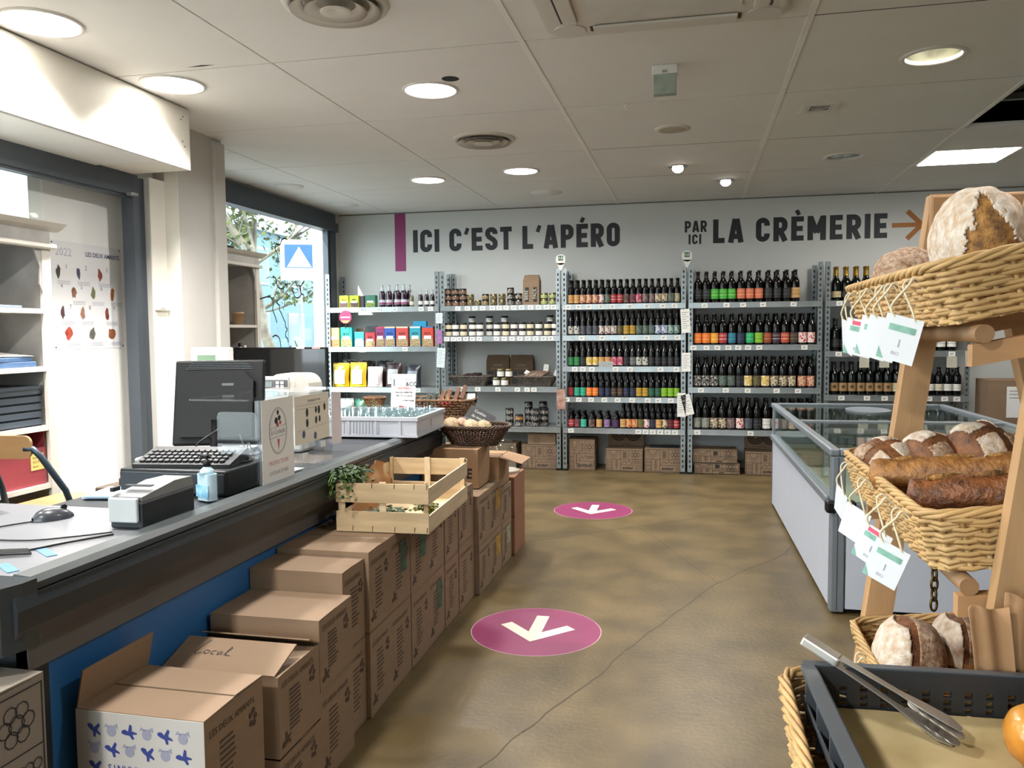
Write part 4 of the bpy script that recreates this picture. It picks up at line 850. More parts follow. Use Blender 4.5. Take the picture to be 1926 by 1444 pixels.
def carton(x0, x1, y0, y1, z0, z1, label, group, rz=0., m=None, open_top=False, name='cardboard_box', gap=.0, tape=False):
    """walls, bottom and two closing flaps; origin at the base centre"""
    m = m or card; w, d, h = x1-x0, y1-y0, z1-z0
    t = thing(name, label, 'box', ((x0+x1)/2, (y0+y1)/2, z0), rz, group)
    a, b = w/2, d/2
    obj('walls', MB().box(-a, a, -b, -b+CT, 0, h-CT).box(-a, a, b-CT, b, 0, h-CT).box(-a, -a+CT, -b+CT, b-CT, 0, h-CT).box(a-CT, a, -b+CT, b-CT, 0, h-CT).box(-a, a, -b, b, 0, CT), m, t)
    if not open_top:
        e = R(random.uniform(.2, 1.6)); f = R(random.uniform(.2, 1.6))
        M1 = Matrix.Translation((0, -b, h-CT)) @ Matrix.Rotation(e, 4, 'X'); M2 = Matrix.Translation((0, b, h-CT)) @ Matrix.Rotation(-f, 4, 'X')
        obj('flap', MB().box(-a, a, 0, b-.0015, 0, CT, M1), m, t); obj('flap', MB().box(-a, a, -b+.0015, 0, 0, CT, M2), m, t)
        if tape: obj('tape', MB().box(-a*.98, a*.98, -.024, .024, h+.0065, h+.0072), mat('brown_tape', '#a88a68', .3), t)
    return t
GB = 'printed cardboard boxes under the shelves'
def floor_box(x0, x1, z0, z1, label, d=.26, y=YF+.03, **k):
    t = carton(x0, x1, y, y+d, z0, z1, label, GB, **k); w, h = x1-x0, z1-z0
    box_print(t, w, h-.004, FRONT(-w/2, -d/2-.0012, .002)); return t
def arcs_flap(t, w, d, h, fh):
    M = Matrix.Translation((0, d/2-.01, h)) @ Matrix.Rotation(R(8), 4, 'X')
    f = obj('raised_flap', MB().box(-w/2, w/2, 0, CT, 0, fh, M), card, t)
    mb = MB()
    for cx in (-w*.2, w*.2):
        for r in (.03, .05, .07): mb.stroke(circ(cx, fh*.98, r, 14, 180, 360), .011, 0, M @ FRONT(0, -.0012, 0))
    obj('arc_print', mb, ink, f); o = text('SAVOUREZ', .016, ink, f, M @ FRONT(0, -.0014, .012), 1, align='CENTER')
floor_box(-1.69, -1.33, 0, .243, 'wide printed box under the jar bay carrying a smaller box'); t = carton(-1.63, -1.345, YF+.05, YF+.28, .245, .36, 'small box with a hop drawing on top of the box under jar bay', GB)
obj('hop_print', MB().stroke(circ(-.05, .05, .035, 12), .003, 0, FRONT(0, -.116, 0), True).stroke(circ(-.05, .05, .017, 8), .003, 0, FRONT(0, -.116, 0), True).stroke([(.06, .09), (.12, .09)], .005, 0, FRONT(0, -.116, 0)), ink, t)
floor_box(-1.205, -.95, 0, .31, 'upright printed box with sun drawing beside the jar bay post'); 
t = floor_box(-.84, -.48, 0, .222, 'printed box with raised flap of arches, under the small-bottle bay'); arcs_flap(t, .36, .26, .222, .13)
t = floor_box(-.462, -.09, 0, .238, 'printed box with a dark gaping top next to the post'); obj('dark_opening', MB().box(-.14, .14, -.11, .05, .2381, .246), hole_m, t)
floor_box(.015, .435, 0, .098+.005, 'lower flat printed box of the stacked pair, large-bottle bay'); t = floor_box(.002, .412, .105, .235, 'upper flat printed box of the stacked pair, large-bottle bay')
t = floor_box(.49, .84, 0, .222, 'printed box with arch flap half hidden by the freezer corner'); arcs_flap(t, .35, .26, .222, .12)
floor_box(.93, 1.14, 0, .24, 'printed box seen through the freezer glass under the shelf'); floor_box(-2.1, -1.75, 0, .25, 'shadowed printed box under the jar bay behind the glass cloche')
# boxes beyond the last bay
t = carton(2.52, 2.86, 7.75, 8.1, 0, .50, 'lower box of the far pile right of the wine bay', 'far boxes right of the wine bay', .05); t = carton(2.50, 2.84, 7.78, 8.08, .502, .93, 'upper box of the far pile with a white sheet taped on', 'far boxes right of the wine bay', .02)
o = obj('taped_sheet', MB().box(-.02, .15, -.1525, -.1505, .1, .37), paper_m, t); obj('print', MB().box(.0, .13, -.1535, -.1528, .33, .335).box(.0, .12, -.1535, -.1528, .30, .305).box(.0, .13, -.1535, -.1528, .27, .275), tagl, t)
t = carton(2.90, 3.42, 7.72, 8.05, 0, .46, 'lower big printed box at the far right edge', 'far boxes right of the wine bay'); t = carton(2.90, 3.42, 7.72, 8.05, .462, .92, 'upper big box with teal arches at the far right edge', 'far boxes right of the wine bay', 0, card_d)
mb = MB()
for cx in (-.12, .06):
    for r in (.04, .06, .08): mb.stroke(circ(cx, .43, r, 14, 180, 360), .012, 0, FRONT(0, -.1662, 0))
obj('arch_print', mb, mat('teal_print', '#2a4a50', .7), t)
o = obj('blue_bag', MB().lathe([(.02, 0), (.1, .01), (.12, .08), (.07, .16), (.02, .2)], 12), mat('blue_plastic_bag', '#3a6a9a', .4, var=.15, bump=.6, bs=30), None, (2.78, 7.5, 0)); tag(o, 'crumpled blue plastic bag among the far boxes', 'bag'); o.scale = (1.2, 1, 3.6)
# ================================================================== CHECKOUT COUNTER
bump_m = mat('bumper_grey_rubber', '#23282d', .42, var=.06); bump_t = mat('bumper_top_grey', '#3f4445', .35, var=.05)
steel = mat('brushed_steel', '#a2a3a8', .3, .6, var=.05, vs=5, stretch=(1, 30, 1)); belt = mat('belt_grey', '#2b2e33', .6, var=.05, spec=.3)
blue_m = mat('counter_blue', '#2c69a6', .45, var=.05); strip_m = mat('counter_grey_strip', '#5e5c5a', .5, var=.04); dgrey = mat('counter_dark_grey', '#1d2126', .5, var=.05, spec=.35)
ct = thing('checkout_counter', 'long checkout counter with dark bumper rail and blue side panel', 'counter', (0, 0, 0))
def along(poly, y0, y1, name, m):   # outline in (x, z) swept along y
    return obj(name, MB().prism([(x, -z) for x, z in poly], y0, y1, frame((0, 0, 0), (1, 0, 0), (0, 0, -1))), m, ct)
along([(-1.46, .845), (-1.445, .862), (-1.405, .858), (-1.392, .845), (-1.392, .83), (-1.46, .83)], 1.46, 4.33, 'bumper_top', bump_t)
along([(-1.46, .829), (-1.386, .829), (-1.380, .80), (-1.384, .755), (-1.40, .715), (-1.46, .712)], 1.40, 4.36, 'bumper_rail', bump_m)
obj('bumper_groove_strip', MB().box(-1.392, -1.383, 1.46, 4.33, .822, .829), mat('bumper_groove', '#23272a', .4), ct)  # thin dark strip along the top of the rail
obj('bumper_end_cap', MB().prism([(-1.386-.0, 1.46), (-1.386, 1.42), (-1.40, 1.375), (-1.43, 1.35), (-1.47, 1.34), (-1.6, 1.335), (-1.6, 1.46)], .712, .857), mat('bumper_cap_black', '#33383c', .25, var=.05, coat=.3), ct)
obj('end_panel', MB().box(-2.85, -1.46, 1.50, 1.56, .05, .83), dgrey, ct)
obj('end_bumper', MB().bev(-2.85, -1.6, 1.335, 1.40, .712, .857, .015), bump_m, ct)
obj('grey_strip', MB().box(-1.49, -1.458, 1.50, 4.3, .625, .712), strip_m, ct)
obj('blue_panel', MB().box(-1.50, -1.478, 1.50, 4.3, .04, .625), blue_m, ct)
obj('steel_top', MB().box(-2.85, -1.461, 1.46, 2.135, .832, .85), steel, ct)
obj('till_shelf', MB().box(-1.98, -1.461, 2.137, 3.05, .82, .846), dgrey, ct)
obj('conveyor_belt', MB().bev(-1.94, -1.461, 3.052, 4.30, .80, .852, .02), belt, ct)
obj('inner_guide', MB().box(-1.98, -1.942, 3.052, 4.33, .75, .86), bump_m, ct)
obj('inner_wall', MB().box(-1.98, -1.95, 2.137, 4.3, .04, .819), dgrey, ct); obj('far_end', MB().box(-1.95, -1.50, 4.27, 4.30, .04, .79), dgrey, ct)
obj('plastic_film', MB().add([(-2.6, 1.6, .8515), (-2.02, 1.56, .8515), (-1.98, 2.0, .856), (-2.2, 2.1, .8515), (-2.6, 2.08, .8515)], [(0, 1, 2, 3, 4)]), clear('film', (.98, .98, 1), .25, .15), ct)
# mouse with its cable
t = thing('computer_mouse', 'grey computer mouse lying on the steel counter top', 'mouse', (-1.81, 1.975, .851), R(60))
vs = []
for j in range(9):
    for i in range(13):
        a = math.pi*i/12; u = j/8*2-1; w = .031*math.sqrt(max(.04, 1-u*u*.92)); h = .034*math.sqrt(max(.02, 1-(u*.95)**2))*(1-.15*u); vs.append((u*.054, w*math.cos(a), h*math.sin(a)))
obj('shell', MB().add(vs, [(j*13+i, j*13+i+1, j*13+i+14, j*13+i+13) for j in range(8) for i in range(12)], True), mat('mouse_grey', '#3a3d42', .3, coat=.3), t); obj('wheel', MB().lathe([(.008, -.004), (.008, .004)], 12, (.03, 0, .03), frame((0, 0, 0), (1, 0, 0), (0, 0, 1))), black_pl, t)
def cable(pts, r, label, cat='cable', m=None, n=10):
    P = [Vector(p) for p in pts]; Q = []
    for i in range(len(P)-1):
        p0 = P[max(0, i-1)]; p1 = P[i]; p2 = P[i+1]; p3 = P[min(len(P)-1, i+2)]
        for k in range(n):
            t = k/n; Q.append(.5*(2*p1+(p2-p0)*t+(2*p0-5*p1+4*p2-p3)*t*t+(-p0+3*p1-3*p2+p3)*t**3))
    Q.append(P[-1]); o = obj('cable', MB().tube(Q, r, 6), m or black_pl); return tag(o, label, cat)
zc = .8535
cable([(-1.83, 1.93, zc), (-1.88, 1.83, zc), (-1.83, 1.74, zc), (-1.68, 1.74, zc), (-1.585, 1.80, zc), (-1.52, 1.86, zc)], .0022, 'thin black mouse cable looping over the steel top')
cable([(-1.50, 1.84, zc), (-1.56, 1.74, zc), (-1.60, 1.66, zc), (-1.66, 1.60, zc), (-1.78, 1.55, zc), (-2.0, 1.6, zc)], .0028, 'black cable running beside the bumper to the tied bundle')
for i in range(5):
    cable([(-1.56-.01*i, 1.63+.008*i, zc+.002), (-1.66, 1.575+.012*i, zc+.006), (-1.72-.02*i, 1.53+.01*i, zc+.003), (-1.66+.01*i, 1.5, zc+.005), (-1.58, 1.53-.005*i, zc+.002)], .0028, 'loop of the tied black cable bundle on the counter, %s strand' % ORD[i+1])
for i, (x, y) in enumerate(((-1.545, 1.66), (-1.53, 1.53))): tag(obj('cable_tape', MB().box(-.012, .012, -.045, .045, 0, .0012), mat('blue_tape', '#5d88b8', .4), None, (x, y, .8506), (0, 0, R(58))), ('piece of blue tape near the cables, farther one', 'piece of blue tape near the cables, nearer one')[i], 'tape')
# payment terminal block
t = thing('receipt_printer', 'grey and black receipt printer standing behind the bumper rail', 'printer', (-1.515, 2.03, .851), R(2))
obj('body', MB().bev(-.05, .05, -.125, .125, 0, .075, .006), dgrey, t)
obj('sloped_lid', MB().prism([(-.118, .076), (-.12, .088), (.03, .108), (.12, .105), (.125, .076)], -.046, .046, frame((0, 0, 0), (0, 1, 0), (0, 0, 1))), mat('printer_lid_grey', '#7d7f80', .4), t)
obj('front_bezel', MB().bev(-.046, .042, -.138, -.126, .02, .088, .004), mat('bezel_light', '#b4b6b6', .35), t); obj('paper_slot', MB().box(-.04, .04, -.075, -.055, .1085, .111), ink, t); obj('key', MB().bev(-.052, -.04, -.12, -.09, .1, .112, .002), black_pl, t)
# sanitiser bottle
t = thing('sanitiser_bottle', 'clear bottle of blue hand gel with black pump cap', 'bottle', (-1.52, 2.30, .851), R(-20))
obj('bottle', MB().prism(rrect(-.034, .034, -.02, .02, .016), 0, .085).lathe([(.026, .085), (.02, .098), (.011, .106), (.011, .112)], 16), mat('gel_bottle_clear', '#b5cfdc', .08, coat=.6, var=.05), t)
obj('gel_label', MB().box(-.03, .03, -.0212, -.0202, .012, .05), mat('gel_label_blue', '#4a9ac8', .3, var=.2, vs=40, col2='#a8cfe0'), t); obj('pump', MB().lathe([(.012, .108), (.012, .128), (.004, .130), (.004, .138)], 12).bev(-.03, .008, -.006, .006, .136, .146, .003), black_pl, t)
# black till drawer with keyboard and papers
t = thing('cash_drawer', 'black cash drawer under the keyboard with papers on top', 'cash drawer', (-1.69, 2.52, .848)); obj('case', MB().bev(-.2, .2, -.16, .2, 0, .085, .006), black_pl, t); obj('drawer_front', MB().bev(-.195, .195, -.166, -.161, .01, .075, .003), dgrey, t); obj('lock', MB().lathe([(.008, 0), (.008, .004)], 12, (.05, -.167, .045), frame((0, 0, 0), (1, 0, 0), (0, 0, 1))), chrome, t)
o = obj('crumpled_wrapper', MB().lathe([(.01, 0), (.035, .004), (.03, .012), (.004, .016)], 9), mat('foil_wrap', '#9aa0b0', .25, .6, bump=.8, bs=50), None, (-1.75, 2.27, .851)); tag(o, 'crumpled silver wrapper beside the cash drawer', 'wrapper'); o.scale = (1.4, 1, 2)
t = thing('keyboard', 'black keyboard tilted on the cash drawer', 'keyboard', (-1.69, 2.47, .934), R(8)); obj('tray', MB().prism([(-.08, 0), (.08, 0), (.08, .05), (-.08, .012)], -.17, .17, frame((0, 0, 0), (0, 1, 0), (0, 0, 1))), black_pl, t)
ks = MB().bev(-.0085, .0085, -.0085, .0085, 0, .007, .002).mesh('key'); ks.materials.append(mat('key_black', '#111214', .5))
for i in range(4):
    for j in range(14):
        q = link('key', ks, None, t, (-.145+.0215*j, -.055+.028*i, .0185+.0067*i), (R(13), 0, 0))
for i, (x, y, z, w, d, rz, m, lb) in enumerate(((-1.80, 2.62, .9345, .30, .21, .1, paper_m, 'white paper stack under the monitor, topmost sheets'), (-1.86, 2.34, .8495, .2, .16, .2, mat('pale_blue_folder', '#a9bccf', .5), 'pale blue folder at the near end of the cash drawer'), (-1.60, 2.80, .8475, .2, .2, -.1, paper_m, 'white papers behind the acrylic end panel'))):
    o = obj('paper_stack', MB().box(-w/2, w/2, -d/2, d/2, 0, .006).box(-w/2+.01, w/2+.012, -d/2-.01, d/2-.004, .0062, .011), m, None, (x, y, z), (0, 0, rz)); tag(o, lb, 'paper')
# monitor seen from behind
t = thing('monitor', 'black computer monitor seen from behind, tilted on the counter', 'monitor', (-1.815, 2.82, .848), R(16))
M = Matrix.Translation((0, 0, .10)) @ Matrix.Rotation(R(-13), 4, 'X')
obj('rear_shell', MB().bev(-.175, .175, 0, .02, 0, .34, .012, M).prism([(-.14, .03), (.14, .03), (.14, .25), (.10, .29), (-.10, .29), (-.14, .25)], 0, .035, M @ frame((0, 0, 0), (1, 0, 0), (0, 0, 1))), mat('monitor_black', '#08090b', .5, var=.05, spec=.3), t)
mb = MB()
for i in range(5): mb.box(-.13+.006*i, .13-.006*i, -.004, 0.001, .302+.007*i, .305+.007*i, M)
obj('cooling_slots', mb, mat('slot_grey', '#3d4145', .4), t)['kind'] = 'stuff'
obj('maker_badge', MB().box(.02, .065, -.037, -.0352, .23, .24, M), mat('badge_grey', '#55595e', .4), t); obj('neck', MB().tube([(0, -.04, .01), (0, -.02, .08), (0, .0, .2)], .022, 10), black_pl, t); obj('foot', MB().prism(rrect(-.11, .11, -.1, .09, .04), 0, .014), black_pl, t)
obj('screen', MB().box(-.16, .16, .0205, .0215, .02, .32, M), mat('screen_dark', '#0c1014', .12), t)
cable([(-1.77, 2.77, 1.02), (-1.82, 2.70, .97), (-1.74, 2.58, .955), (-1.60, 2.46, .965), (-1.56, 2.44, .90), (-1.60, 2.32, .855)], .004, 'thick black monitor cable hanging over the keyboard')
cable([(-1.70, 2.79, 1.0), (-1.62, 2.70, .955), (-1.56, 2.62, .99), (-1.52, 2.58, .94), (-1.53, 2.5, .94)], .003, 'thin black cable looping beside the acrylic panel')
# acrylic screen with notices
acr = clear('acrylic', (.93, .94, .95), .22, .03)
t = thing('acrylic_screen', 'clear acrylic protective screen with flat top standing on the counter', 'screen', (0, 0, 0))
obj('front_sheet', MB().box(-1.447, -1.441, 2.49, 3.06, .862, 1.155), acr, t); obj('end_sheet', MB().prism(rrect(-1.60, -1.45, .862, 1.115, .02), -2.494, -2.488, FRONT(0, 0, 0)), acr, t); obj('top_sheet', MB().prism(rrect(-1.68, -1.438, 2.44, 3.08, .02), 1.156, 1.162), acr, t)
obj('corner_bar', MB().box(-1.46, -1.449, 2.496, 2.512, .862, 1.153), clear('acrylic_edge', (.7, .72, .74), .4, .05), t)
obj('shelf_clip', MB().bev(-1.50, -1.448, 2.96, 3.0, .862, 1.15, .004), acr, t)
P1 = thing('notice', 'tall white notice with an oval emblem taped on the acrylic screen', 'notice', (-1.4385, 2.50, .838)); obj('sheet', MB().box(-.0004, .0004, 0, .225, 0, .315), paper_m, P1)
Ms = frame((.0008, 0, 0), (0, 1, 0), (0, 0, 1)); grey_i = mat('print_grey', '#6d6f78', .7); red_i = mat('print_red', '#c0464a', .7); pink_i = mat('print_pink', '#cf8a98', .7); dark_i = mat('print_dark', '#2a2a30', .7)
ov = lambda cx, cy, rx, ry, n=28: [(cx+rx*math.cos(2*math.pi*i/n), cy+ry*math.sin(2*math.pi*i/n)) for i in range(n)]
obj('oval_emblem', MB().stroke(ov(.112, .20, .062, .082), .002, 0, Ms, True).stroke(ov(.112, .20, .058, .077), .001, 0, Ms, True).stroke([(.055, .212), (.17, .218)], .0014, 0, Ms).stroke([(.055, .176), (.17, .182)], .0014, 0, Ms), grey_i, P1)
obj('emblem_fruit', MB().flat(ov(.10, .237, .012, .012, 10), 0, Ms).flat(ov(.122, .245, .010, .010, 10), 0, Ms).flat(ov(.112, .265, .008, .009, 10), 0, Ms), dark_i, P1); obj('emblem_stem', MB().flat([(.106, .17), (.120, .17), (.114, .13)], 0, Ms), red_i, P1); obj('emblem_berry', MB().flat(ov(.108, .222, .009, .007, 10), 0, Ms), red_i, P1); obj('emblem_berry', MB().flat(ov(.128, .228, .008, .007, 10), 0, Ms), red_i, P1)
text('La Corbeille', .024, grey_i, P1, Ms @ Matrix.Translation((.112, .19, 0)), .85, align='CENTER'); text('PRODUCTEURS', .021, pink_i, P1, Ms @ Matrix.Translation((.112, .083, 0)), .95, align='CENTER'); text('LOCAUX ET BIO', .019, grey_i, P1, Ms @ Matrix.Translation((.112, .048, 0)), .95, align='CENTER')
P2 = thing('notice', 'wide white chart of small dark pictures taped on the acrylic screen', 'notice', (-1.4385, 2.735, .965)); obj('sheet', MB().box(-.0004, .0004, 0, .29, 0, .182), mat('cream_paper', '#e2dccf', .7, var=.02), P2)
mb = MB()
for x, y, s in ((.10, .115, 1), (.10, .075, 1), (.175, .12, .8), (.20, .118, 1), (.175, .08, .9), (.205, .082, .8), (.25, .125, .9)): mb.flat(ov(x, y, .0105*s, .017*s, 12), 0, Ms)
obj('bottle_pictures', mb, dark_i, P2)['kind'] = 'stuff'; [obj('blue_stamp', MB().flat(ov(x_, y_, .012, .015, 12), 0, Ms), mat('print_blue', '#4a5a88', .7), P2) for x_, y_ in ((.07, .035), (.165, .02))]
text('FROMAGES ET VINS', .012, dark_i, P2, Ms @ Matrix.Translation((.16, .155, 0)), 1, align='CENTER'); obj('table_lines', MB().stroke([(.02, .145), (.27, .145)], .001, 0, Ms).stroke([(.02, .132), (.27, .132)], .001, 0, Ms).stroke([(.02, .05), (.27, .058)], .001, 0, Ms), grey_i, P2)
for i, (y, z, w, h, lb) in enumerate(((2.80, .905, .034, .022, 'small white sticker low on the acrylic screen, nearer one'), (2.955, .93, .034, .024, 'small white sticker low on the acrylic screen, farther one'))): tag(obj('sticker', MB().box(-.0004, .0004, 0, w, 0, h), paper_m, None, (-1.4385, y, z)), lb, 'sticker')
tag(obj('pinkish_sheet', MB().box(-.0004, .0004, 0, .06, 0, .21), mat('pinkish_paper', '#d8cdd2', .7), None, (-1.436, 3.045, .93), (0, 0, R(-14))), 'narrow pale pink sheet at the far end of the acrylic screen', 'notice')
# shop scale and its display
t = thing('shop_scale', 'white shop scale with grey keypad behind the monitor', 'scale', (-1.80, 3.34, .853)); obj('body', MB().bev(-.11, .11, -.06, .08, 0, .2, .015), white_pl, t)
obj('roll_housing', MB().prism(rrect(-.06, .14, .0, .15, .06), -.04, .09, Matrix.Translation((0, 0, .2)) @ frame((0, 0, 0), (1, 0, 0), (0, 0, 1)) @ Matrix.Scale(-1, 4, (0, 0, 1))), mat('scale_housing', '#d6d2ca', .4), t); obj('front_face', MB().bev(-.12, .06, -.075, -.061, .19, .34, .004), white_pl, t)
obj('keypad', MB().box(-.115, .055, -.077, -.0755, .285, .325), mat('keypad_grey', '#6d6d70', .4), t); obj('lcd', MB().box(-.105, -.02, -.0785, -.0772, .293, .317), mat('lcd_dark', '#8a9494', .2), t)
for i in range(2):
    for j in range(2): obj('button', MB().bev(.0+.022*i, .016+.022*i, -.081, -.0775, .289+.017*j, .302+.017*j, .001), white_pl, t)
t = thing('customer_display', 'small white customer display with green screen on a pole', 'display', (-2.20, 3.40, .0)); obj('head', MB().bev(-.10, .10, -.02, .02, 1.235, 1.32, .006), white_pl, t); obj('green_screen', MB().box(-.065, .03, -.0215, -.0205, 1.245, 1.285), mat('green_lcd', '#7d9a80', .3), t); obj('pole', MB().tube([(0, 0, .02), (0, 0, 1.24)], .014, 10), alu_dark, t); obj('foot', MB().prism(circ(0, 0, .07, 20), 0, .025), alu_dark, t)
o = obj('white_bin_lid', MB().prism([(-.1, 0), (.1, 0), (.1, .16), (.02, .16)], -.1, .1, frame((0, 0, 0), (1, 0, 0), (0, 0, 1))).box(-.11, .11, -.12, .12, -.2, 0).box(-.1, .1, -.1, .1, -.98, -.2), white_pl, None, (-2.35, 3.56, .98)); tag(o, 'white sloping panel behind the left edge of the monitor', 'panel')
# white crate with glasses
t = thing('glass_crate', 'white plastic crate of empty glasses on the conveyor belt', 'crate', (-1.63, 4.02, .8635), R(2)); wp = mat('crate_white', '#b9bdc6', .4, var=.03); a, b, h = .29, .25, .1
obj('floor', MB().box(-a, a, -b, b, 0, .008), wp, t)
for nm, x0, x1, y0, y1 in (('side', -a, a, -b, -b+.012), ('side', -a, a, b-.012, b), ('side', -a, -a+.012, -b+.012, b-.012), ('side', a-.012, a, -b+.012, b-.012)): obj(nm, MB().box(x0, x1, y0, y1, .008, h), wp, t)
obj('rim', MB().box(-a-.008, a+.008, -b-.008, -b, h-.018, h).box(-a-.008, a+.008, b, b+.008, h-.018, h).box(-a-.008, -a, -b, b, h-.018, h).box(a, a+.008, -b, b, h-.018, h).box(-a-.006, a+.006, -b-.006, -b, .0, .012).box(a, a+.006, -b, b, 0, .012), wp, t)
mb = MB()
for i in range(22): mb.box(-a+.03+i*.0165, -a+.036+i*.0165, -b-.004, -b, .018, .076)
obj('front_ribs', mb, wp, t)['kind'] = 'stuff'; [obj('rib_frame', MB().box(x_, x_+.01, -b-.006, -b, .012, .08), wp, t) for x_ in (.075, .2, -.07)]; obj('side_emblem', MB().stroke(circ(0, .052, .014, 12), .004, 0, frame((a+.0012, 0, 0), (0, 1, 0), (0, 0, 1)), True), mat('emblem_grey', '#8c8e92', .5), t)
gl = clear('drinking_glass', (.86, .90, .90), .15, .03); gp = MB().lathe([(.028, 0), (.032, .10), (.030, .10), (.026, .006), (.001, .006)], 18, cap=False).mesh('drinking_glass'); gp.materials.append(gl)
for i in range(6):
    for j in range(5):
        o = link('drinking_glass', gp, None, None, (-1.63-.225+i*.09, 4.02-.19+j*.095, .873)); o.scale = (1, 1, 1.08); tag(o, 'upturned clear glass in the white crate, row %s, %s across' % (ORD[j+1], ORD[i+1]), 'glass', 'glasses in the white crate')
        o.rotation_euler = (0, 0, 0)
# display table beyond the belt with baskets
t = thing('display_table', 'low dark table behind the belt end carrying the snack baskets', 'table', (-1.87, 4.86, 0)); obj('top', MB().bev(-.42, .40, -.44, .44, .80, .83, .006), dgrey, t)
for x in (-.38, .36):
    for y in (-.4, .4): obj('leg', MB().box(x-.02, x+.02, y-.02, y+.02, 0, .80), dgrey, t)
t = thing('wicker_basket', 'shallow brown basket of red wrapped sweets behind the white crate', 'basket', (-1.62, 4.56, .8305), R(-8)); basket(t, .34, .2, .075, warmw, st=.024, rw=.0034, flare=.05, rows=6, strand=1, r=.05, seed=5)
redw = mat('red_wrapper', '#a8283a', .4, var=.2, vs=40, col2='#d8a0a4')
for i in range(12): o = obj('wrapped_sweet', MB().lathe([(.004, -.03), (.016, -.024), (.006, -.016), (.014, 0), (.006, .016), (.016, .024), (.004, .03)], 8, M=Matrix.Rotation(random.uniform(0, 3), 4, 'Z') @ Matrix.Rotation(R(80), 4, 'X')), redw, None, (-1.75+.024*i, 4.54+random.uniform(-.04, .04), .9)); tag(o, 'red wrapped sweet in the shallow basket, %s along' % ORD[i+1], 'sweet', 'red sweets')
t = thing('wicker_basket', 'big brown basket of packaged biscuits behind the sweets', 'basket', (-1.63, 4.99, .8305), R(6)); basket(t, .52, .32, .12, warmw, st=.026, rw=.004, flare=.08, rows=7, strand=1, r=.07, seed=6)
bis = mat('biscuit_brown', '#6a4530', .5, var=.25, vs=20); chl = mat('wrap_dark_green', '#2c342c', .3, var=.2)
for i in range(7): o = obj('biscuit_packet', MB().bev(-.014, .014, -.05, .05, 0, .11, .004), bis if i > 2 else chl, None, (-1.76+.05*i, 4.98+.02*(i % 2), .86+.012*i), (R(-40), R(20), R(15))); tag(o, '%s biscuit packet leaning in the big basket, %s along' % ('brown' if i > 2 else 'dark green', ORD[i+1]), 'packet', 'biscuit packets')
t = thing('red_pot', 'small red pot with wooden sticks in the big basket', 'pot', (-1.53, 4.9, .90)); obj('pot', MB().lathe([(.03, 0), (.04, .055), (.037, .055), (.028, .004)], 16), mat('red_pot_plastic', '#c03a40', .35), t)
for i in range(5): obj('stick', MB().tube([(.012*math.cos(i*1.3), .012*math.sin(i*1.3), .01), (.03*math.cos(i*1.3), .03*math.sin(i*1.3), .12)], .0022, 5), mat('stick_wood', '#c8a878', .6), t)
o = clip_card(-1.41, 5.02, .93, .1, .07, 'small dark-framed card standing in the big basket', black_pl, (-.2, 0, .2), 0); obj('card_face', MB().box(-.04, .04, -.002, -.0012, .012, .058), paper_m, o)
t = thing('wicker_bowl', 'small pale wicker bowl behind the flyer', 'basket', (-2.03, 4.95, .889), 0); basket(t, .14, .12, .07, warmw, st=.02, rw=.003, flare=.05, rows=6, strand=1, r=.05, seed=9)
t = carton(-2.25, -1.90, 4.75, 5.1, .832, .886, 'flat cardboard box under the pale wicker bowl', 'flat boxes')
F = thing('flyer', 'white promotional flyer with red lettering standing in the sweets basket', 'flyer', (-1.745, 4.50, .905), R(-4)); F.rotation_euler = (R(-6), 0, R(-4)); obj('sheet', MB().box(0, .155, -.0005, .0005, 0, .235), paper_m, F)
Mf = frame((0, -.0012, 0), (1, 0, 0), (0, 0, 1)); text('&CO', .034, dark_i, F, Mf @ Matrix.Translation((.092, .165, 0)), 1, bold=.001); text('Ethnic', .022, dark_i, F, Mf @ Matrix.Translation((.092, .195, 0)), .9); text('NOUVEAU', .018, red_i, F, Mf @ Matrix.Translation((.04, .145, 0)), 1, bold=.0008); text('SNACKS APERITIFS', .0135, dark_i, F, Mf @ Matrix.Translation((.025, .122, 0)), 1, bold=.0006); text('BIO ET LOCAUX', .0135, dark_i, F, Mf @ Matrix.Translation((.035, .103, 0)), 1, bold=.0006); text('A PARTAGER', .0125, dark_i, F, Mf @ Matrix.Translation((.075, .075, 0)), 1, bold=.0006)
obj('red_shape', MB().flat([(.03, .0), (.1, .0), (.11, .04), (.06, .05), (.025, .035)], 0, Mf), red_i, F); obj('scribble', MB().stroke([(.05, .21), (.06, .218), (.07, .208), (.085, .205)], .0025, 0, Mf), pink_i, F); obj('side_block', MB().box(.012, .024, -.002, -.0012, .165, .205), grey_i, F)

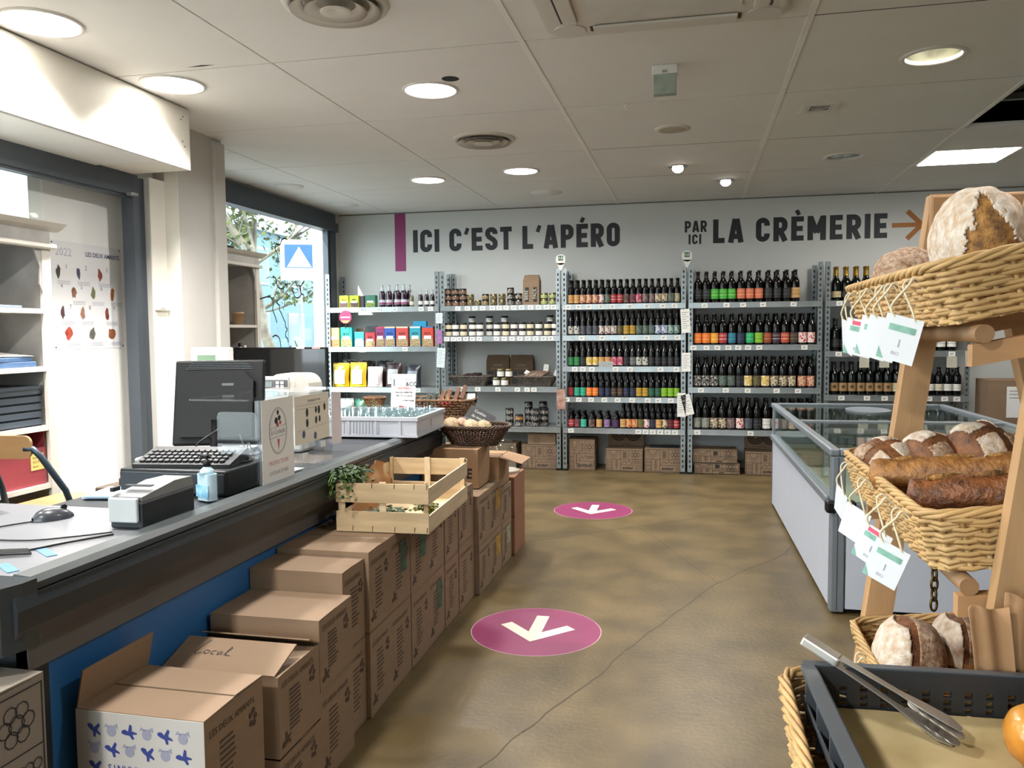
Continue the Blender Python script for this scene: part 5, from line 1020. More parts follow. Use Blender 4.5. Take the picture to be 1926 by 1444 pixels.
# ================================================================== AISLE BOXES
bird_p = [(-.5, .02), (-.42, .16), (-.22, .2), (-.05, .08), (.1, .5), (.24, .42), (.2, .1), (.5, .0), (.52, -.1), (.22, -.1), (.3, -.36), (.16, -.4), (.02, -.16), (-.25, -.12), (-.42, -.05)]
def bird(mb, cx, cy, s, M, a=0.):
    ca, sa = math.cos(a), math.sin(a); mb.flat([(cx+s*(x*ca-y*sa), cy+s*(x*sa+y*ca)) for x, y in bird_p], 0, M); return mb
_AP = {}
def aisle_print(t, w, d, h):
    """side print: shop name, a list of lines, fruit cluster and bird"""
    k = (round(d, 2), round(h, 2)); M = frame((w/2+.0012, -d/2, 0), (0, 1, 0), (0, 0, 1))
    if k not in _AP:
        mb = MB(); rr = random.Random(3)
        for i in range(10): mb.box(0, .0004, .06*1, .06+rr.uniform(.05, .075), h*(.72-.052*i), h*(.72-.052*i)+.0055)
        for i in range(5): mb.add([(0, d*.80+p[0]+.012*math.cos(i*1.3), h*.70+p[1]+.018*math.sin(i*1.3)) for p in circ(0, 0, .0085, 8)], [tuple(range(8))])
        bird(mb, .04, h*.17, .055, frame((.0002, 0, 0), (0, 1, 0), (0, 0, 1)), .5)
        q = mb.mesh('side_print'); q.materials.append(mat('print_faded', '#4a3a30', .8)); _AP[k] = q
    o = link('side_print', _AP[k], None, t); o.location = (w/2+.0012, -d/2, 0); o['kind'] = 'stuff'
    text('LES DEUX AMANTS', .0235, MATS['print_faded'], t, M @ Matrix.Translation((.018, h*.83, 0)), min(1., (d-.03)/.235))
GA = 'cartons stacked along the checkout counter'
cols = [(-1.445, -1.10, 1.62, 1.88, (0, .20, .487)), (-1.452, -1.097, 1.955, 2.203, (0, .213, .452)), (-1.465, -1.10, 2.208, 2.452, (0, .29, .515)),
        (-1.474, -1.135, 2.458, 2.64, (0, .305, .585)), (-1.474, -1.12, 2.645, 2.853, (0, .31, .605)), (-1.474, -1.122, 2.858, 3.078, (0, .31, .605)), (-1.474, -1.12, 3.082, 3.31, (0, .308, .603)), (-1.474, -1.123, 3.315, 3.54, (0, .31, .605)), (-1.474, -1.12, 3.545, 3.76, (0, .31, .605)), (-1.474, -1.115, 3.765, 4.025, (0, .33, .60)),
        (-1.44, -1.09, 4.045, 4.295, (0, .26, .525)), (-1.44, -1.092, 4.30, 4.555, (0, .26, .525)), (-1.44, -1.09, 4.56, 4.815, (0, .255, .468)), (-1.36, -1.075, 4.83, 5.15, (0, .24, .485))]
BOX = {}
for i, (x0, x1, y0, y1, zs) in enumerate(cols):
    for k in range(len(zs)-1):
        special = (i in (0, 1) and k == 1)
        lb = '%s carton, %s layer, %s stack from the near end of the counter row' % ('plain reddish' if i == 13 else 'printed wine', ('lower', 'upper')[k], ORD[i+1])
        if i == 0 and k: lb = 'nearest carton with white front of blue birds and one raised flap'
        if i == 1 and k: lb = 'carton with a handwritten flap reading Local'
        t = carton(x0, x1, y0, y1, zs[k]+(.001 if k else 0), zs[k+1], lb, GA, R(random.uniform(-.5, .5)) if not special else 0, mat('cardboard_reddish', '#8a5f45', .8, var=.06) if i == 13 else card, open_top=special)
        BOX[(i, k)] = t
        if i < 13: aisle_print(t, x1-x0, y1-y0, zs[k+1]-zs[k]-.004)
pict_g = mat('picture_green', '#4a6a50', .7, var=.3, vs=30); pict_y = mat('picture_yellow', '#c0963a', .7, var=.3, vs=30)
for (i, k), m in (((5, 1), pict_g), ((6, 1), pict_g), ((7, 0), pict_g), ((11, 1), pict_y), ((11, 0), pict_y), ((12, 0), mat('picture_pale', '#a8a890', .7, var=.3, vs=30))):
    x0, x1, y0, y1, zs = cols[i]; w = x1-x0; d = y1-y0; h = zs[k+1]-zs[k]
    obj('side_picture', MB().box(w/2+.001, w/2+.0016, -d*.02, d*.32, h*.42, h*.84), m, BOX[(i, k)])
# nearest carton: white front, birds, one raised flap
t = BOX[(0, 1)]; w, d, h = .345, .26, .286; a, b = w/2, d/2
obj('white_front', MB().box(-a, a, -b-.0015, -b, 0, h-.002), card_w, t)
M1 = Matrix.Translation((0, -b, h-CT)) @ Matrix.Rotation(R(1), 4, 'X'); M2 = Matrix.Translation((0, b, h-CT)) @ Matrix.Rotation(R(-2), 4, 'X')
obj('flap', MB().box(-a, a, 0, b-.001, 0, CT, M1), card, t); obj('flap', MB().box(-a, a, -b+.002, 0, 0, CT, M2), card, t)
obj('raised_flap', MB().box(0, CT, -b, b, 0, .10, Matrix.Translation((-a, 0, h-CT)) @ Matrix.Rotation(R(12), 4, 'Y')), card, t)
bl = mat('bird_blue', '#3a4690', .6); lv = mat('fruit_lavender', '#a3a2b8', .6); mb1 = MB(); mb2 = MB(); Mf = frame((-a, -b-.0022, 0), (1, 0, 0), (0, 0, 1))
for j in range(3):
    for i in range(6 if j < 2 else 1):
        x = .05+i*.048; y = h-.046-j*.046
        if (i+j) % 2 == 0: bird(mb1, x, y, .042, Mf, -.5+.3*((i*7+j*3) % 3))
        elif j < 3: mb2.flat(ov(x, y, .013, .014, 12), 0, Mf); mb2.flat([(x-.014, y+.018), (x-.02, y+.008), (x-.004, y+.01)], 0, Mf); mb2.flat([(x+.004, y+.012), (x+.016, y+.02), (x+.018, y+.006)], 0, Mf)
obj('bird_print', mb1, bl, t)['kind'] = 'stuff'; obj('fruit_print', mb2, lv, t)['kind'] = 'stuff'
text('LES DEUX AMANTS', .025, bl, t, frame((a-.055, -b-.0026, h-.128), (-1, 0, 0), (0, 0, -1)), .95)
# handwritten carton
t = BOX[(1, 1)]; w, d, h = .355, .248, .238; a, b = w/2, d/2
Mw = Matrix.Translation((0, -b, h-CT)) @ Matrix.Rotation(R(17), 4, 'X')
f = obj('flap', MB().box(-a, a-.01, 0, b+.012, 0, CT, Mw), card, t); obj('flap', MB().box(-a, a, -.07, 0, 0, CT, Matrix.Translation((0, b, h-CT)) @ Matrix.Rotation(R(-28), 4, 'X')), card, t)
obj('inner_flap', MB().box(-.09, 0, -b+.01, b-.01, -.004, 0, Matrix.Translation((a, 0, h-CT)) @ Matrix.Rotation(R(-6), 4, 'Y')), card_in, t); obj('painted_slot_shade', MB().box(-a+CT, a-CT, -b+CT, b-CT, .1, .12), hole_m, t)  # dark sheet stands in for the shade inside the open carton
Lc = [[(0, .0), (.006, .03), (.016, .055)], [(.0, .0), (.006, -.004), (.02, .004)]]; mb = MB()
for st in ([(.02, .062), (.008, .035), (.0, .008), (.006, .0), (.022, .008)], [(.04, .018), (.03, .02), (.026, .01), (.034, .003), (.042, .012), (.04, .018)], [(.06, .02), (.05, .017), (.049, .006), (.06, .004)], [(.078, .018), (.068, .014), (.07, .004), (.08, .010), (.08, .018), (.081, .004)], [(.088, .006), (.1, .034), (.096, .04), (.092, .02), (.094, .004), (.108, .004)]):
    mb.stroke([(x*1.05, y) for x, y in st], .0028, 0, Mw @ Matrix.Translation((-a+.06, .06, CT+.0008)))
obj('handwriting', mb, ink, f)
# carton marked E and the opened one behind it
card2 = mat('cardboard_warm', '#997858', .8, var=.05)
t = carton(-1.46, -1.14, 4.22, 4.48, .527, .745, 'plain carton marked with a large letter E under the dark basket', GA, 0, card2); text('CAVE', .075, ink, t, FRONT(.128, -.132, .06), .9, align='RIGHT', bold=.002)
t = carton(-1.42, -1.10, 4.535, 4.80, .527-.057, .655, 'open carton with one flap folded outward beside the cloche', GA, 0, card2, open_top=True); obj('flap', MB().box(0, .14, -.125, .125, 0, CT, Matrix.Translation((.16, 0, .182)) @ Matrix.Rotation(R(14), 4, 'Y')), card2, t); obj('flap', MB().box(-.155, .155, 0, .12, 0, CT, Matrix.Translation((0, -.132, .182))), card2, t); obj('flap', MB().box(-.155, .155, -.12, 0, 0, CT, Matrix.Translation((0, .132, .182))), card2, t)
# dark basket with cookies and slate
t = thing('wicker_basket', 'round dark brown basket with cookies on the carton marked E', 'basket', (-1.205, 4.40, .7465), 0); basket(t, .40, .27, .105, darkw, st=.022, rw=.0042, flare=.15, rows=8, strand=1, r=.12, seed=11, rim=2.2)
for i, (x, y, z, s, c) in enumerate(((-1.32, 4.36, .85, 1.1, '#a58a66'), (-1.20, 4.33, .848, 1.0, '#b09a78'), (-1.13, 4.34, .848, .9, '#ab9470'), (-1.265, 4.42, .86, .8, '#3a2620'), (-1.27, 4.38, .862, .7, '#b08a70'))):
    o = obj('cookie_bag', MB().lathe([(.01, -.03), (.04, -.02), (.052, 0), (.042, .02), (.012, .032)], 12), mat('cookie_'+c.strip('#'), c, .6, var=.25, vs=30, bump=.6, bs=60), None, (x, y, z+.012), (R(20), R(30), 0)); o.scale = (s, s, s*.8); tag(o, ('large tan cookie bag at the basket edge', 'pale cookie bag in the middle of the dark basket', 'pale cookie bag beside the slate', 'dark chocolate bag under the slate', 'small pink-brown bag on the dark one')[i], 'food bag')
t = thing('slate_sign', 'black chalk slate with white handwriting leaning in the dark basket', 'sign', (-1.245, 4.52, .83), R(-8)); t.rotation_euler = (R(-35), R(24), R(-8)); obj('slate', MB().prism(rrect(-.085, .085, 0, .12, .012), -.002, .002, frame((0, 0, 0), (1, 0, 0), (0, 0, 1))), mat('slate_black', '#1b1c1d', .7), t); chalk = mat('chalk', '#b9b9b4', .9)
for i, s in enumerate(('Cookies', 'du moulin', '4,50 E')): text(s, .026, chalk, t, frame((-.05, -.0036, .088-.032*i), (1, 0, 0), (0, 0, 1)), .9)
# glass cloche at the row end
t = thing('glass_cloche', 'clear glass cloche on a board at the end of the carton row', 'cloche', (-1.19, 5.0, .4865)); obj('board', MB().prism(circ(0, 0, .11, 28), 0, .018), mat('board_pale', '#b8a898', .6), t); obj('dome', MB().lathe([(.10, .02), (.102, .10), (.095, .15), (.07, .195), (.03, .215), (.001, .217)], 28, cap=False), gl, t); obj('band', MB().bev(.095, .112, -.012, .012, .03, .09, .004), black_pl, t); obj('knob', MB().lathe([(.012, .216), (.016, .228), (.001, .236)], 14, cap=False), gl, t)
# small hanging tag by the bumper end
tag(obj('striped_tag', MB().box(-.002, .002, -.03, .03, 0, .085), mat('teal_stripe_tag', '#8fb5ae', .5, var=.4, vs=60), None, (-1.392, 4.375, .752), (0, 0, R(60))), 'teal and white striped tag at the bumper end', 'tag')

# ================================================================== VEGETABLE CRATE
pine = mat('crate_pine', '#c4aa84', .7, var=.14, vs=4, stretch=(1, 8, 8), bump=.1, bs=60); pine_l = mat('crate_pine_pale', '#d3bf9e', .7, var=.1, vs=4, stretch=(8, 1, 8))
t = thing('wooden_crate', 'slatted pine vegetable crate standing on the cartons', 'crate', (-1.188, 3.24, .609), R(2.5)); a, b, h = .187, .325, .195
obj('bottom_board', MB().box(-a, a, -b, b, 0, .006), pine, t)
for s in (-1, 1):
    for z0, z1 in ((.006, .080), (.115, .19)):
        obj('slat', MB().box(-a, a, s*b-(.006 if s > 0 else 0), s*b+(.006 if s < 0 else 0), z0, z1), pine, t)
    for z0, z1 in ((.006, .068), (.112, .176)):
        obj('slat', MB().box(s*a-(.006 if s > 0 else 0), s*a+(.006 if s < 0 else 0), -b+.007, b-.007, z0, z1), pine_l, t)
    for e in (-1, 1): obj('corner_post', MB().prism([(0, 0), (.028, 0), (0, .028)], .006, h, Matrix.Translation((s*(a-.007), e*(b-.007), 0)) @ Matrix.Diagonal((-s, -e, 1, 1)) if s*e > 0 else Matrix.Translation((s*(a-.007), e*(b-.007), 0)) @ Matrix.Rotation(math.pi/2 if s < 0 else -math.pi/2, 4, 'Z') @ Matrix.Diagonal((1 if s < 0 else 1, -s*e*1.0 if False else 1, 1, 1)) if False else Matrix.Translation((s*(a-.021), e*(b-.021), 0)) @ Matrix.Diagonal((s*.5, e*.5, 1, 1))), pine, t)
    obj('middle_batten', MB().box(-.013, .013, s*(b-.012)-.004, s*(b-.012)+.004, .006, h), pine_l, t)
mb = MB()
for x in (-.12, -.04, .05, .13, .18):
    for z in (.012, .18): mb.tube([(x, -b-.0015, z-.008), (x+.002, -b-.0015, z+.012)], .0012, 4)
obj('staples', mb, mat('staple', '#5a5248', .5, .5), t)['kind'] = 'stuff'
kr = mat('kraft_paper', '#a87c54', .75, var=.1, bump=.3, bs=25)
vs = []
for j in range(9):
    for i in range(11):
        u = i/10; v = j/8; vs.append((-a+.012+.004*math.sin(9*u+j), -b*.55+u*.46, .012+v*(.12+.09*math.sin(math.pi*min(1, u*1.1))**1.0)+.012*noise.noise((u*6, v*5, 1))))
for j in range(9):
    for i in range(11):
        u = i/10; v = j/8; q = vs[j*11+i]; vs[j*11+i] = (q[0]+.05*v*math.sin(5*u)*.5+.02*noise.noise((u*5, v*4, 7)), q[1], q[2])
tag(obj('kraft_liner', MB().add([(x-1.178, y+3.24, z+.609) for x, y, z in vs], [(j*11+i, j*11+i+1, j*11+i+12, j*11+i+11) for j in range(8) for i in range(10)], True), kr), 'crumpled kraft paper lining the far corner of the pine crate', 'paper')
def leafy(name, label, cx, cy, cz, n, spread, L, m, droop, seed, up=.6, dirx=0.):
    rr = random.Random(seed); t = thing(name, label, 'vegetables', (cx, cy, cz)); st = MB(); lf = MB()
    for i in range(n):
        a = rr.uniform(0, 6.28); d = rr.uniform(.3, 1)*spread; p0 = Vector((rr.uniform(-.02, .02), rr.uniform(-.02, .02), 0)); p1 = Vector((math.cos(a)*d*.5+dirx*.4, math.sin(a)*d*.5, up*L)); p2 = Vector((math.cos(a)*d+dirx, math.sin(a)*d, up*L*.8-droop*rr.uniform(.2, 1)*L)); Q = [p0.lerp(p1, k/4).lerp(p1.lerp(p2, k/4), k/4) for k in range(5)]; st.tube(Q, .0022, 4)
        for k in range(2, 5):
            for s in range(5):
                c = Q[k]+Vector((rr.uniform(-.015, .015), rr.uniform(-.015, .015), rr.uniform(-.012, .012))); an = rr.uniform(0, 6.28); e = Vector((math.cos(an), math.sin(an), rr.uniform(-.5, .5)))*rr.uniform(.014, .030); f = e.cross(Vector((rr.uniform(-1, 1), rr.uniform(-1, 1), 1))).normalized()*.007
                lf.add([c, c+e*.5+f, c+e, c+e*.5-f], [(0, 1, 2, 3)])
    obj('stalks', st, mat('stalk_green', '#6d8a3c', .5), t)['kind'] = 'stuff'; obj('leaves', lf, m, t)['kind'] = 'stuff'; return t
herb = mat('herb_green', '#3f5a2a', .6, var=.35, vs=30); herb2 = mat('herb_olive', '#7a7a3c', .6, var=.35, vs=30)
leafy('carrot_tops', 'bunch of leafy green tops hanging over the crate corner', -1.37, 2.985, .80, 95, .125, .10, herb, .95, 4)
leafy('carrot_tops', 'pale green stalks inside the crate behind its side slats', -1.085, 3.22, .618, 22, .05, .05, herb2, .2, 5, .9)
leafy('carrot_tops', 'dark roots and leaves inside the near end of the crate', -1.22, 3.05, .618, 18, .12, .06, herb, .2, 6, .8)
o = obj('white_onion', MB().lathe([(.004, -.02), (.022, -.012), (.027, .004), (.016, .022), (.004, .034)], 14), mat('onion_white', '#d6d0c4', .4), None, (-1.21, 3.42, .637)); tag(o, 'small white onion at the far end inside the crate', 'vegetable')
# box at the near-left foot of the counter
t = carton(-1.75, -1.372, 1.07, 1.45, 0, .655, 'grey printed box at the near foot of the counter', 'near box', 0, mat('cardboard_grey', '#8a7f74', .8, var=.05));  # cardboard of a greyer tone than the other cartons
M = frame((.1902, -.19, .325), (0, 1, 0), (0, 0, 1)); k_ = bap(.38, .325).mesh('printed_pattern'); k_.materials.append(ink); q = link('printed_pattern', k_, None, t); q.matrix_local = M; q['kind'] = 'stuff'
q = link('printed_pattern', k_, None, t); q.matrix_local = frame((.1902, -.19, .002), (0, 1, 0), (0, 0, 1)); q['kind'] = 'stuff'; text('BAPBAP', .04, ink, t, M @ Matrix.Translation((.21, .03, .0002)), 1, align='CENTER', bold=.0009)
# ================================================================== FREEZER
fz_w = mat('freezer_white', '#c6ccda', .35, var=.02); fz_g = mat('freezer_grey_trim', '#7e858d', .4, .2, var=.05); fz_in = mat('freezer_inside', '#a9a698', .5, var=.04); fgl = clear('freezer_glass', (.90, .95, .93), .2, .02)
t = thing('chest_freezer', 'white island chest freezer with grey trim and glass top', 'freezer', (.652, 4.10, 0), R(1.03)); L, D = 1.23, 2.52
obj('near_panel', MB().box(.07, L-.05, 0, .02, .03, .495), fz_w, t); obj('far_panel', MB().box(.05, L-.05, D-.02, D, .03, .495), fz_w, t)
obj('aisle_panel', MB().box(.0, .02, .06, D-.05, .03, .53), fz_w, t); obj('rear_panel', MB().box(L-.02, L, .06, D-.05, .03, .53), fz_w, t); obj('plinth', MB().box(.06, L-.06, .06, D-.06, 0, .03), black_pl, t)
for x, y in ((0, 0), (L-.06, 0), (0, D-.06), (L-.06, D-.06)):
    p = obj('corner_post', MB().bev(x, x+.065, y, y+.065, .01, .775, .008), fz_g, t)
    if y == 0 and x == 0: obj('post_groove', MB().box(x+.028, x+.034, -.0012, -.0002, .02, .77), mat('groove_dark', '#4d545c', .5), p)
obj('lower_rail', MB().bev(-.02, .03, .05, D-.05, .53, .57, .008), fz_g, t); obj('lower_rail', MB().bev(L-.03, L+.02, .05, D-.05, .53, .57, .008), fz_g, t); obj('lower_rail', MB().bev(.07, L-.05, -.015, .03, .495, .55, .008), fz_g, t); obj('lower_rail', MB().bev(.05, L-.05, D-.03, D+.015, .495, .55, .008), fz_g, t)
for x in (-.028, .06): obj('corner_bumper', MB().bev(x, x+.05, -.03, .03, .50, .56, .012), black_pl, t)
obj('top_rail', MB().bev(-.012, .035, -.01, D+.01, .775, .81, .008), fz_g, t); obj('top_rail', MB().bev(L-.035, L+.012, -.01, D+.01, .775, .81, .008), fz_g, t); obj('top_rail', MB().bev(.035, L-.035, -.012, .035, .775, .81, .008), fz_g, t); obj('top_rail', MB().bev(.035, L-.035, D-.035, D+.012, .775, .81, .008), fz_g, t)
obj('side_glass', MB().box(.008, .014, .065, D-.065, .57, .775), fgl, t); obj('side_glass', MB().box(L-.014, L-.008, .065, D-.065, .57, .775), fgl, t); obj('end_glass', MB().box(.065, L-.065, .008, .014, .55, .775), fgl, t); obj('end_glass', MB().box(.065, L-.065, D-.014, D-.008, .55, .775), fgl, t)
obj('glass_lid', MB().box(.036, L-.036, .036, D*.52, .796, .801), fgl, t); obj('glass_lid', MB().box(.036, L-.036, D*.5, D-.036, .788, .793), fgl, t)
obj('lid_handle', MB().prism([(L*.5+.15*math.cos(a), D-.40+.22*math.sin(a)) for a in [2*math.pi*i/28 for i in range(28)]], .794, .803), fz_g, t); obj('lid_bar', MB().box(.036, L-.036, D*.5-.015, D*.52+.01, .796, .808), fz_g, t)
obj('inner_floor', MB().box(.03, L-.03, .03, D-.03, .30, .32), fz_in, t); obj('inner_wall', MB().box(.021, .04, .04, D-.04, .32, .53), fz_in, t); obj('inner_wall', MB().box(L-.04, L-.021, .04, D-.04, .32, .53), fz_in, t); obj('inner_wall', MB().box(.04, L-.04, .021, .04, .32, .495), fz_in, t); obj('inner_wall', MB().box(.04, L-.04, D-.04, D-.021, .32, .495), fz_in, t)
obj('inner_grille', MB().box(.05, L-.05, .045, .055, .34, .46), mat('freezer_grille', '#55585a', .5), t)

# ================================================================== BREAD STAND
wood = mat('stand_wood', '#bd9468', .6, var=.14, vs=3, stretch=(7, 7, 1), bump=.06, bs=40); wood_x = mat('stand_wood_rail', '#b48a60', .6, var=.14, vs=3, stretch=(1, 7, 7), bump=.06, bs=40); wood_y = mat('dowel_wood', '#9a7450', .6, var=.16, vs=4, stretch=(7, 1, 7))
st = thing('bread_stand', 'leaning wooden ladder stand holding the bread baskets', 'stand', (0, 0, 0))
PX = lambda z: .300+.125*z
def post(y0, y1, z0, z1, w): obj('post', MB().add([(PX(z)+dx, y, z) for z in (z0, z1) for y in (y0, y1) for dx in (0, w)], [(0, 2, 3, 1), (4, 5, 7, 6), (0, 1, 5, 4), (1, 3, 7, 5), (3, 2, 6, 7), (2, 0, 4, 6)]), wood, st)
post(1.965, 2.01, 0, 1.675, .058); post(1.262, 1.292, 0, 1.50, .044)
for y0, y1 in ((1.965, 2.01), (1.262, 1.292)):
    obj('rear_post', MB().add([(x+dx, y, z) for x, z in ((.99, 0), (.62, 1.62)) for y in (y0, y1) for dx in (0, .045)], [(0, 2, 3, 1), (4, 5, 7, 6), (0, 1, 5, 4), (1, 3, 7, 5), (3, 2, 6, 7), (2, 0, 4, 6)]), wood, st)
obj('top_board', MB().bev(.505, 1.0, 1.955, 1.98, 1.50, 1.672, .006), wood_x, st)
BK = [(.336, 1.465, 11.5, 'top', 1.285, 1.955), (.338, 1.097, 6.7, 'middle', 1.30, 1.955), (.358, .706, 7., 'lowest', 1.30, 1.955)]
BL, BH = .40, .085
def on_basket(i, u, y, w):     # u along the tilted width from the front edge, w above the basket floor
    X, Z, a, _, y0, y1 = BK[i]; a = R(a); bx, bz = X+BH*math.sin(a)*1.0, Z-BH*math.cos(a); return Vector((bx+u*math.cos(a)-w*math.sin(a), y, bz+u*math.sin(a)+w*math.cos(a)))
for i, (X, Z, a, nm, y0, y1) in enumerate(BK):
    c = on_basket(i, BL/2, (y0+y1)/2, 0)
    t = thing('bread_basket', 'blond wicker bread basket, the %s one on the wooden stand' % nm, 'basket', c, 0, 'wicker bread baskets'); t.rotation_euler = (0, -R(a), 0)
    basket(t, BL, y1-y0, BH, blondw, st=.030, rw=.0042, flare=.03, rows=8, strand=2, r=.025, seed=20+i, rim=1.5)
    q = on_basket(i, .05, 0, -.020); obj('dowel', MB().lathe([(.0135, y0-.005), (.0135, 2.02)], 14, (q.x, 0, q.z), frame((0, 0, 0), (1, 0, 0), (0, 0, -1))), wood_y, st)
    q = on_basket(i, .33, 0, -.020); obj('dowel', MB().lathe([(.0135, y0-.005), (.0135, 2.02)], 14, (q.x, 0, q.z), frame((0, 0, 0), (1, 0, 0), (0, 0, -1))), wood_y, st)
    for yy in (1.296, 1.935):
        q0 = on_basket(i, .03, yy, -.065); q1 = on_basket(i, .62, yy, -.065); n = Vector((0, 0, .032))
        obj('support_arm', MB().add([q0, q1, q1+n, q0+n, q0+Vector((0, .022, 0)), q1+Vector((0, .022, 0)), q1+Vector((0, .022, 0))+n, q0+Vector((0, .022, 0))+n], [(0, 1, 2, 3), (7, 6, 5, 4), (0, 4, 5, 1), (1, 5, 6, 2), (2, 6, 7, 3), (3, 7, 4, 0)]), wood_x, st)
# ---- loaves
crust = mat('bread_crust', '#8f5a30', .6, var=.3, vs=40, col2='#4f2c16', bump=.35, bs=150, detail=8); crumb = mat('bread_opened', '#b98545', .75, var=.3, vs=55, col2='#5c3a1a', bump=.5, bs=190, detail=8)
flour = mat('floured_crust', '#dcd2c6', .9, var=.18, vs=75, col2='#b89a7a', bump=.3, bs=260, detail=8); flour2 = mat('half_floured_crust', '#c2ab94', .9, vs=110, col2='#7d5536', bump=.35, bs=260, detail=9); bag_c = mat('baguette_crust', '#a9743a', .5, var=.3, vs=38, col2='#633a1a', bump=.4, bs=120, detail=8); bag_d = mat('baguette_dark', '#8a5229', .5, var=.3, vs=42, col2='#3f2210', bump=.5, bs=120, detail=8)
def blob(rx, ry, rz, seed, nu=36, nv=24, keep=None, infl=1., th=0., sq=2.3, amp=.05):
    """noisy rounded loaf; keep(dir) picks a part of the skin, th gives that skin an edge"""
    vs = []
    def P(i, j, k):
        ph = math.pi*j/nv; t = 2*math.pi*i/nu; d = Vector((math.sin(ph)*math.cos(t), math.sin(ph)*math.sin(t), math.cos(ph)))
        e = (abs(d.x)**sq+abs(d.y)**sq+abs(d.z)**sq)**(-1/sq); s = k*(1+amp*noise.noise(d*2.2+Vector((seed, 0, 0)))+amp*.4*noise.noise(d*6+Vector((seed, 5, 0))))
        p = d*e*s; p.z = p.z if p.z > 0 else p.z*.8
        return Vector((p.x*rx, p.y*ry, p.z*rz)), d
    mb = MB(); V = {}; F = []
    def idx(i, j, lay):
        i %= nu
        if j in (0, nv): i = 0
        key = (i, j, lay)
        if key not in V: V[key] = len(vs); vs.append(P(i, j, infl if lay == 0 else infl-th)[0])
        return V[key]
    kept = set()
    for j in range(nv):
        for i in range(nu):
            d = P(i+.5, j+.5, 1)[1]
            if keep is None or keep(d): kept.add((i, j))
    for (i, j) in kept:
        q = [(i, j), (i, j+1), (i+1, j+1), (i+1, j)]
        f = [idx(a, b, 0) for a, b in q]; f = [x for n_, x in enumerate(f) if x not in f[:n_]]
        if len(f) > 2: F.append(tuple(f))
        if th:
            for (a, b), (c, d2), nb in ((q[0], q[1], ((i-1) % nu, j)), (q[1], q[2], (i, j+1)), (q[2], q[3], ((i+1) % nu, j)), (q[3], q[0], (i, j-1))):
                if nb not in kept and (a % nu, b) != (c % nu, d2) and 0 <= nb[1] < nv:
                    F.append((idx(c, d2, 0), idx(a, b, 0), idx(a, b, 1), idx(c, d2, 1)))
    return mb.add(vs, F, True)
def loaf(label, c, r, rot, seed, kindl, group):
    t = thing('bread_loaf', label, 'bread', c, 0, group); t.rotation_euler = rot; rx, ry, rz = r
    if kindl == 'split':      # floured shell torn open towards the viewer
        obj('opened_crumb', blob(rx, ry, rz, seed, amp=.06), crumb, t)
        def keep(d):
            az = math.degrees(math.atan2(d.x, -d.y))+9*noise.noise(d*7)+5*noise.noise(d*17); el = math.degrees(math.asin(max(-1, min(1, d.z))))
            return not (abs(az+14) < 46*(1-(el+20)/84) and el < 62)
        obj('floured_crust', blob(rx, ry, rz, seed, 150, 96, keep, 1.045, .05, amp=.06), flour, t)
    elif kindl == 'cross':    # four floured squares parted by a cross cut
        obj('crust', blob(rx, ry, rz, seed), crust, t)
        k = 0
        for sx in (-1, 1):
            for sy in (-1, 1):
                k += 1; obj('floured_patch', blob(rx, ry, rz, seed, 110, 72, lambda d: d.z > .28 and d.x*sx > .14+.05*d.z and d.y*sy > .10+.04*d.z and abs(d.x) < .72 and abs(d.y) < .72, 1.035, .035), flour if (k+seed) % 3 else flour2, t)
    elif kindl == 'ear':      # one big white flap and a floury flank
        obj('crust', blob(rx, ry, rz, seed), crust, t)
        obj('floured_flap', blob(rx, ry, rz, seed, 110, 72, lambda d: d.x < -.25 and d.z > .05+.1*d.y and d.z < .86 and d.y < .35, 1.06, .06), flour, t)
        obj('floury_flank', blob(rx, ry, rz, seed, 90, 60, lambda d: d.x > -.02 and d.z > -.25+.4*d.x*0 and d.y < .4 and d.x < .62, 1.012, .012), flour2, t); obj('opened_crumb', blob(rx, ry, rz, seed, 90, 60, lambda d: d.z < .12 and d.z > -.5 and d.y < -.25 and abs(d.x+.1) < .5, 1.014, .014), crumb, t)
    else:
        obj('crust', blob(rx, ry, rz, seed), crust, t); obj('floury_top', blob(rx, ry, rz, seed, 60, 40, lambda d: d.z > .15+.3*noise.noise(d*3) and d.y < .5, 1.01, .01), flour2, t)
    return t
GT, GM, GL_ = 'loaves in the top basket', 'loaves in the middle basket', 'loaves in the lowest basket'
loaf('large floured loaf torn open at the front, top basket', on_basket(0, .118, 1.46, .10), (.058, .10, .10), (0, -R(8), R(4)), 1, 'split', GT)
loaf('floured loaf with a dark torn face at the right of the top basket', on_basket(0, .238, 1.42, .115), (.060, .10, .112), (0, R(6), R(-10)), 2, 'split', GT)
loaf('dark floury loaf lying at the far end of the top basket', on_basket(0, .085, 1.78, .075), (.066, .075, .07), (0, -R(10), 0), 3, 'plain', GT)
loaf('floury loaf hidden at the back of the top basket', on_basket(0, .32, 1.72, .075), (.07, .1, .07), (0, 0, 0), 8, 'plain', GT)
loaf('round loaf with crossed white patches, left of the middle basket', on_basket(1, .066, 1.85, .064), (.060, .070, .060), (R(18), -R(26), R(20)), 4, 'cross', GM)
loaf('round loaf with crossed white patches, second in the middle basket', on_basket(1, .150, 1.84, .068), (.060, .070, .062), (R(26), R(4), R(36)), 5, 'cross', GM)
loaf('round loaf with crossed white patches, third in the middle basket', on_basket(1, .240, 1.82, .080), (.062, .072, .064), (R(28), R(2), R(30)), 6, 'cross', GM)
loaf('dark round loaf at the right of the middle basket', on_basket(1, .33, 1.80, .06), (.055, .07, .058), (R(10), 0, 0), 9, 'plain', GM)
loaf('big round loaf with a white flap, left of the lowest basket', on_basket(2, .068, 1.72, .085), (.064, .08, .086), (0, R(4), 0), 7, 'ear', GL_)
loaf('oval floury loaf in the middle of the lowest basket', on_basket(2, .170, 1.78, .075), (.046, .08, .076), (0, R(6), 0), 10, 'ear', GL_)
